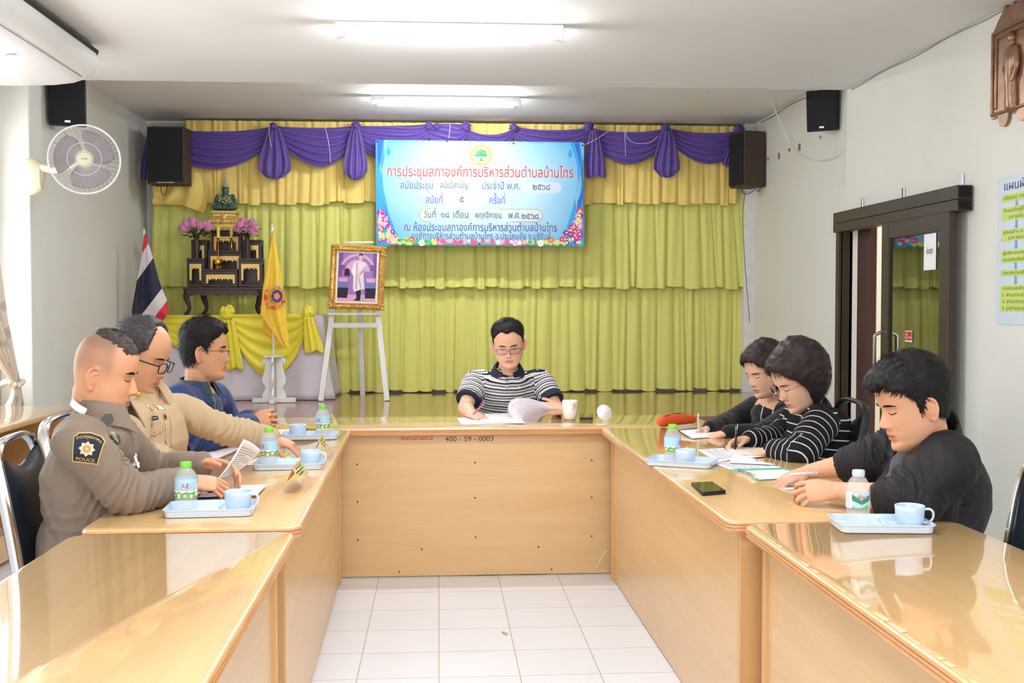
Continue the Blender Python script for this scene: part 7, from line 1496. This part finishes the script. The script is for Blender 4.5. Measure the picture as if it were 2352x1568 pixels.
hair_shell(HM, par, short_mask(.087, -.058, .006), lambda x, y, z: .004 + .009 * sstep(.03, .1, z), M['hairm'], p4, strands=3200, flow=lambda x, y, z: (x * 2 + .4, .3, .3 if z > .05 else -.8), slen=.016, jit=.25, lift=.35, seed=4)
brows(HM, par, p4, M['hairm'], th=.003); lids(HM, par, p4); glasses(HM, par, p4, mat('dark_purple_frame', (62, 40, 60), .3), .027, .0155, .0013, -.004, .45, label='thin dark-rimmed glasses', lens=mat('blue_tint_lens', (232, 228, 246), 0, trans=1, ior=1.03))
sm = garment(shirt_tubes(J, 1.02, torso=[(.19, .145), (.20, .155), (.185, .148), (.195, .14), (.16, .105), (.08, .07)], arm=(.064, .066, .067, .066), sl=.85, long_=False), .0055, 4, [], .0035, 8, 4)
tk4 = split_cloth(sm, J, p4, CL['polo'], tmax=.66)
patch_on(tk4, p4, 'button', at(1164, 886, 6.1), (-.06, -1, .1), (0, 0, 1), [(circ(0, 0, .005, 12), 0, 1)], [M['white']]); patch_on(tk4, p4, 'chest_logo', at(1197, 889, 6.1), (.1, -1, .1), (0, 0, 1), [([(-.009, .007), (-.004, .003), (0, .008), (.004, .003), (.009, .007), (.006, -.006), (0, -.009), (-.006, -.006)], 0, 1)], [M['white']]); patch_on(tk4, p4, 'placket', at(1164, 872, 6.1), (-.06, -1, .2), (0, 0, 1), [(rect(-.0015, -.045, .0015, .03), 0, 1)], [M['dark']])
for s in 'RL':
    a = J['sh' + s] * .36 + J['el' + s] * .64; d = (J['el' + s] - J['sh' + s]).normalized(); MB().tube([a - d * .016, a + d * .022], [.0712, .0712], 24, round_=False).build('cuff', CL['polonavy'], p4, world=True, smooth=60)
collar(p4, J['neck'] + V((0, -.01, -.012)), (J['head'] - J['neck']) + V((0, .05, 0)), (-.06, -1, -.35), .068, .098, .05, CL['polonavy'], 24, .03, point=.03)
bt = MB()
for py in (885, 924): p = at(1164, py, 6.14); bt.sph((p.x, p.y, p.z), (.005, .003, .005), 10)
k = MB(); p = at(1196, 888, 6.15); k.sph((p.x, p.y, p.z), (.009, .003, .01), 10)
trousers(p4, J, CL['dtrouser'])
pen('pink and white pen in right hand of striped polo man', at(1079, 958, 5.88), at(1111, 928, 5.85), mat('pink_barrel', (226, 90, 150), .35))

# ================================================================== woman in plain black top (far right)
J = dict(az=195, head=at(1756, 852, 5.28), neck=at(1772, 912, 5.36), shR=at(1742, 930, 5.52), shL=at(1828, 945, 5.2), pelvis=V((1.66, 5.35, .56)), elR=at(1690, 962, 5.46), wrR=at(1628, 984, 5.24), elL=at(1745, 1000, 5.02), wrL=at(1672, 994, 5.03))
J['chest'] = at(1800, 985, 5.38)
par = dict(az=203, pitch=20, roll=0, s=1.03, wide=.97, jaw=.96, nose=.85, ear=4)
hd = dict(R=dict(aim=(-.85, -.3, -.3), nrm=(-.2, .5, .8), curls=[.6, .7, .8, .85], thumb=(.45, .55)), L=dict(aim=(-.95, .15, -.22), nrm=(-.15, -.1, .97), curls=[(.2, .25, .15), (.25, .25, .2), (.3, .3, .2), (.3, .3, .2)], thumb=(.5, .3), spread=.3))
p5_, b5, HM = person('person', 'person in plain black top with pearl bracelets writing behind striped sweater', J, par, SKF, LPF, hd, .9, True)
fem = lambda al_, zl, fz: (lambda x, y, z: np.clip(np.where(y > 0, np.minimum((z - np.interp(np.degrees(np.arctan2(y, np.abs(x) + 1e-6)), [0, 15, 28, 45, 62, 90], [zl, -.01, .025, .05, fz - .008, fz])) / .02, 1), (z - zl) / .02) + .1, -1, 1))
hair_shell(HM, par, fem(0, -.09, .078), lambda x, y, z: .008 + .013 * sstep(-.08, .06, z) + .016 * sstep(.02, -.05, y), M['hairb'], p5_, strands=3500, flow=lambda x, y, z: (x * 4, -.6, -.9 if z < .08 else -.1), slen=.03, jit=.07, lift=.05, seed=5)
brows(HM, par, p5_, M['hairb'], th=.0022); lids(HM, par, p5_)
Jg = dict(J); Jg['neck'] = J['neck'] - V((.0, 0, .01)); sm = garment(shirt_tubes(Jg, .93, arm=(.06, .058, .056, .053), fore=(.053, .05, .038)), .0055, 4, [elbow_folds(J, 'L'), elbow_folds(J, 'R')], .003, 8, 5); sm.materials.append(CL['blackknit']); tp5 = link('top', sm, p5_, world=True, smooth=180)
TRIM = mat('white_trim', (216, 214, 212), .7)
patch_on(tp5, p5_, 'neck_trim', at(1742, 948, 5.2), (-.6, -.8, .2), (.15, 0, 1), [(rect(-.026, -.06, -.021, .04), 0, 1), (rect(.03, -.0, .035, .04), 0, 1)], [TRIM])
def beads(nm, c, ax, r, n, rb, m_, par_):
    z = V(ax).normalized(); x = z.cross(V((0, 0, 1))).normalized(); y = z.cross(x); k = MB()
    for i in range(n): a = 2 * math.pi * i / n; k.sph(V(c) + x * r * math.cos(a) + y * r * .9 * math.sin(a), rb, 8)
    return k.build(nm, m_, par_, world=True, smooth=180)
PEARL = mat('pearl', (226, 226, 230), .25, coat=.5)
beads('bracelet', J['wrL'] + (J['elL'] - J['wrL']).normalized() * .03, J['elL'] - J['wrL'], .04, 20, .0055, PEARL, p5_); beads('bracelet', J['wrR'] + (J['elR'] - J['wrR']).normalized() * .015, J['elR'] - J['wrR'], .031, 20, .004, PEARL, p5_)
trousers(p5_, J, CL['dtrouser'], .93)
pen_in('lilac patterned pen held upright by woman in black top', hd['R']['out'], (-.03, .03, 1), mat('lilac_barrel', (206, 190, 214), .35), above=.135)

# ================================================================== woman in black sweater with thin white stripes
J = dict(az=188, head=at(1832, 872, 4.53), neck=at(1866, 930, 4.62), shR=at(1842, 948, 4.80), shL=at(1888, 968, 4.42), pelvis=V((1.57, 4.63, .56)), elR=at(1790, 1008, 4.80), wrR=at(1722, 1010, 4.62), elL=at(1836, 1046, 4.26), wrL=at(1776, 1033, 4.40))
J['chest'] = at(1890, 1010, 4.62)
par = dict(az=192, pitch=28, roll=0, s=1.08, wide=.98, jaw=.96, nose=.9, ear=8)
hd = dict(R=dict(aim=(-.9, -.2, -.1), nrm=(-.1, .6, .75), curls=[.6, .7, .8, .85], thumb=(.5, .5)), L=dict(aim=(-.95, .12, -.18), nrm=(-.1, -.1, .98), curls=[(.15, .2, .15), (.18, .2, .15), (.2, .2, .15), (.2, .25, .15)], thumb=(.5, .25), spread=.26))
p6_, b6, HM = person('person', 'person in black sweater with white stripes and bob hair, wearing glasses', J, par, SKF, LPF, hd, .97, True)
hair_shell(HM, par, fem(0, -.108, .08), lambda x, y, z: .008 + .016 * sstep(-.10, .06, z) + .026 * sstep(.03, -.06, y) * sstep(-.125, -.03, z), M['hairb'], p6_, strands=5000, flow=lambda x, y, z: (x * 4, -.8 if z > .03 else -.1, -1 if z < .09 else -.2), slen=.032, jit=.05, lift=.04, seed=6)
brows(HM, par, p6_, M['hairb'], th=.0024); lids(HM, par, p6_); glasses(HM, par, p6_, mat('rose_gold_rim', (196, 160, 140), .25, metal=1), .024, .021, .0012, -.006, 1.0, label='round rose gold glasses')
CL['sweater'] = attr_stripes('striped_sweater', 'stripe', .040, [(0, (28, 28, 32)), (.87, (208, 206, 204))], .9, .5); CL['sweater2'] = attr_stripes('striped_sleeve', 'stripe', .036, [(0, (28, 28, 32)), (.87, (208, 206, 204))], .9, .5)
sm = garment(shirt_tubes(J, .97, torso=[(.18, .15), (.185, .155), (.175, .15), (.185, .145), (.15, .115), (.085, .08)], arm=(.075, .076, .072, .068), fore=(.068, .06, .044)), .0055, 4, [elbow_folds(J, 'L', .1, .004, 90), elbow_folds(J, 'R', .1, .004, 90)], .003, 7, 6)
split_cloth(sm, J, p6_, [CL['sweater'], CL['sweater2']], ('sweater', 'sleeve'))
collar(p6_, J['neck'] + V((0, 0, -.015)), (J['head'] - J['neck']) + V((.04, 0, 0)), (-1, -.2, -.3), .062, .075, .03, CL['blackknit'], 10, .01, point=0)
beads('bracelet', J['wrL'] + (J['elL'] - J['wrL']).normalized() * .018, J['elL'] - J['wrL'], .031, 20, .0055, mat('red_beads', (178, 30, 44), .25, coat=.5), p6_)
trousers(p6_, J, CL['dtrouser'], .97)
pen_in('slim black pen held by woman in striped sweater', hd['R']['out'], (.12, .05, 1), M['black'])

# ================================================================== man in black jacket (nearest on the right)
J = dict(az=184, head=at(2096, 926, 3.22), neck=at(2138, 1018, 3.34), shR=at(2085, 1040, 3.54), shL=at(2178, 1060, 3.14), pelvis=V((1.47, 3.34, .56)), elR=at(1992, 1062, 3.56), wrR=at(1856, 1082, 3.66), elL=at(2082, 1150, 3.12), wrL=at(1925, 1126, 3.27))
J['chest'] = at(2150, 1130, 3.36)
par = dict(az=182, pitch=17, roll=0, s=1.13, wide=1.0, jaw=1.02, nose=.95, ear=26)
hd = dict(R=dict(aim=(-.92, .1, -.35), nrm=(-.3, -.15, .94), curls=[(.35, .3, .2), (.4, .35, .25), (.45, .35, .25), (.4, .3, .25)], thumb=(.5, .4), spread=.3), L=dict(aim=(-.93, .3, -.05), nrm=(-.05, -.75, .65), curls=[.8, .85, .9, .95], thumb=(.35, .3)))
p7_, b7, HM = person('person', 'person in black jacket with rolled sleeves, bare forearms on table', J, par, (216, 164, 134), (186, 108, 96), hd, 1.08)
hair_shell(HM, par, short_mask(.062, -.052, -.02), lambda x, y, z: .006 + .016 * sstep(.0, .09, z) + .012 * sstep(.04, .085, y) * (z > .05), M['hairm'], p7_, strands=5200, flow=lambda x, y, z: (x * 2, .8 if y > 0 and z > .05 else -.3, -.1 if z > .06 else -.8), slen=.018, jit=.18, lift=.22, seed=7)
brows(HM, par, p7_, M['hairm'], th=.003); lids(HM, par, p7_)
sm = garment(shirt_tubes(J, 1.1, torso=[(.19, .15), (.195, .155), (.185, .15), (.195, .145), (.16, .12), (.09, .085)], arm=(.082, .082, .08, .078), sl=.92, long_=False), .006, 4, [elbow_folds(J, 'L', .12, .009, 95), elbow_folds(J, 'R', .12, .008, 95)], .005, 6, 7); sm.materials.append(CL['jacket']); sh7 = link('jacket', sm, p7_, world=True, smooth=180)
for s in 'RL':
    E, S, W_ = J['el' + s], J['sh' + s], J['wr' + s]; d = (W_ - E).normalized(); k = MB()
    k.tube([E - d * .03, E + d * .0, E + d * .025, E + d * .05], [(.078, .074), (.08, .077), (.072, .069), (.062, .059)], 24, sub=3); me = fuse(k, .006, 2); wrinkle(me, [(tuple(E), tuple(d), .1, .006, 190)], .004, 9, 9); me.materials.append(CL['jacket']); link('rolled_cuff', me, p7_, world=True, smooth=180)
collar(p7_, J['neck'] + V((0, 0, .0)), (J['head'] - J['neck']) + V((.06, 0, .02)), (-1, -.12, -.35), .072, .098, .105, CL['jacket'], 22, .02, point=.02, th=.006)
patch_on(sh7, p7_, 'tshirt_front', at(2052, 1085, 3.3), (-.88, -.45, .1), (.12, 0, 1), [([(-.04, .10), (.03, .11), (.022, -.10), (-.03, -.1)], 0, 1)], [CL['greytee']], .003)
trousers(p7_, J, CL['dtrouser'], 1.05)
pen('lilac gel pen in hand of black-jacketed man', at(1808, 1090, 3.52), at(1876, 1086, 3.47), mat('lilac_gel', (214, 204, 226), .35))
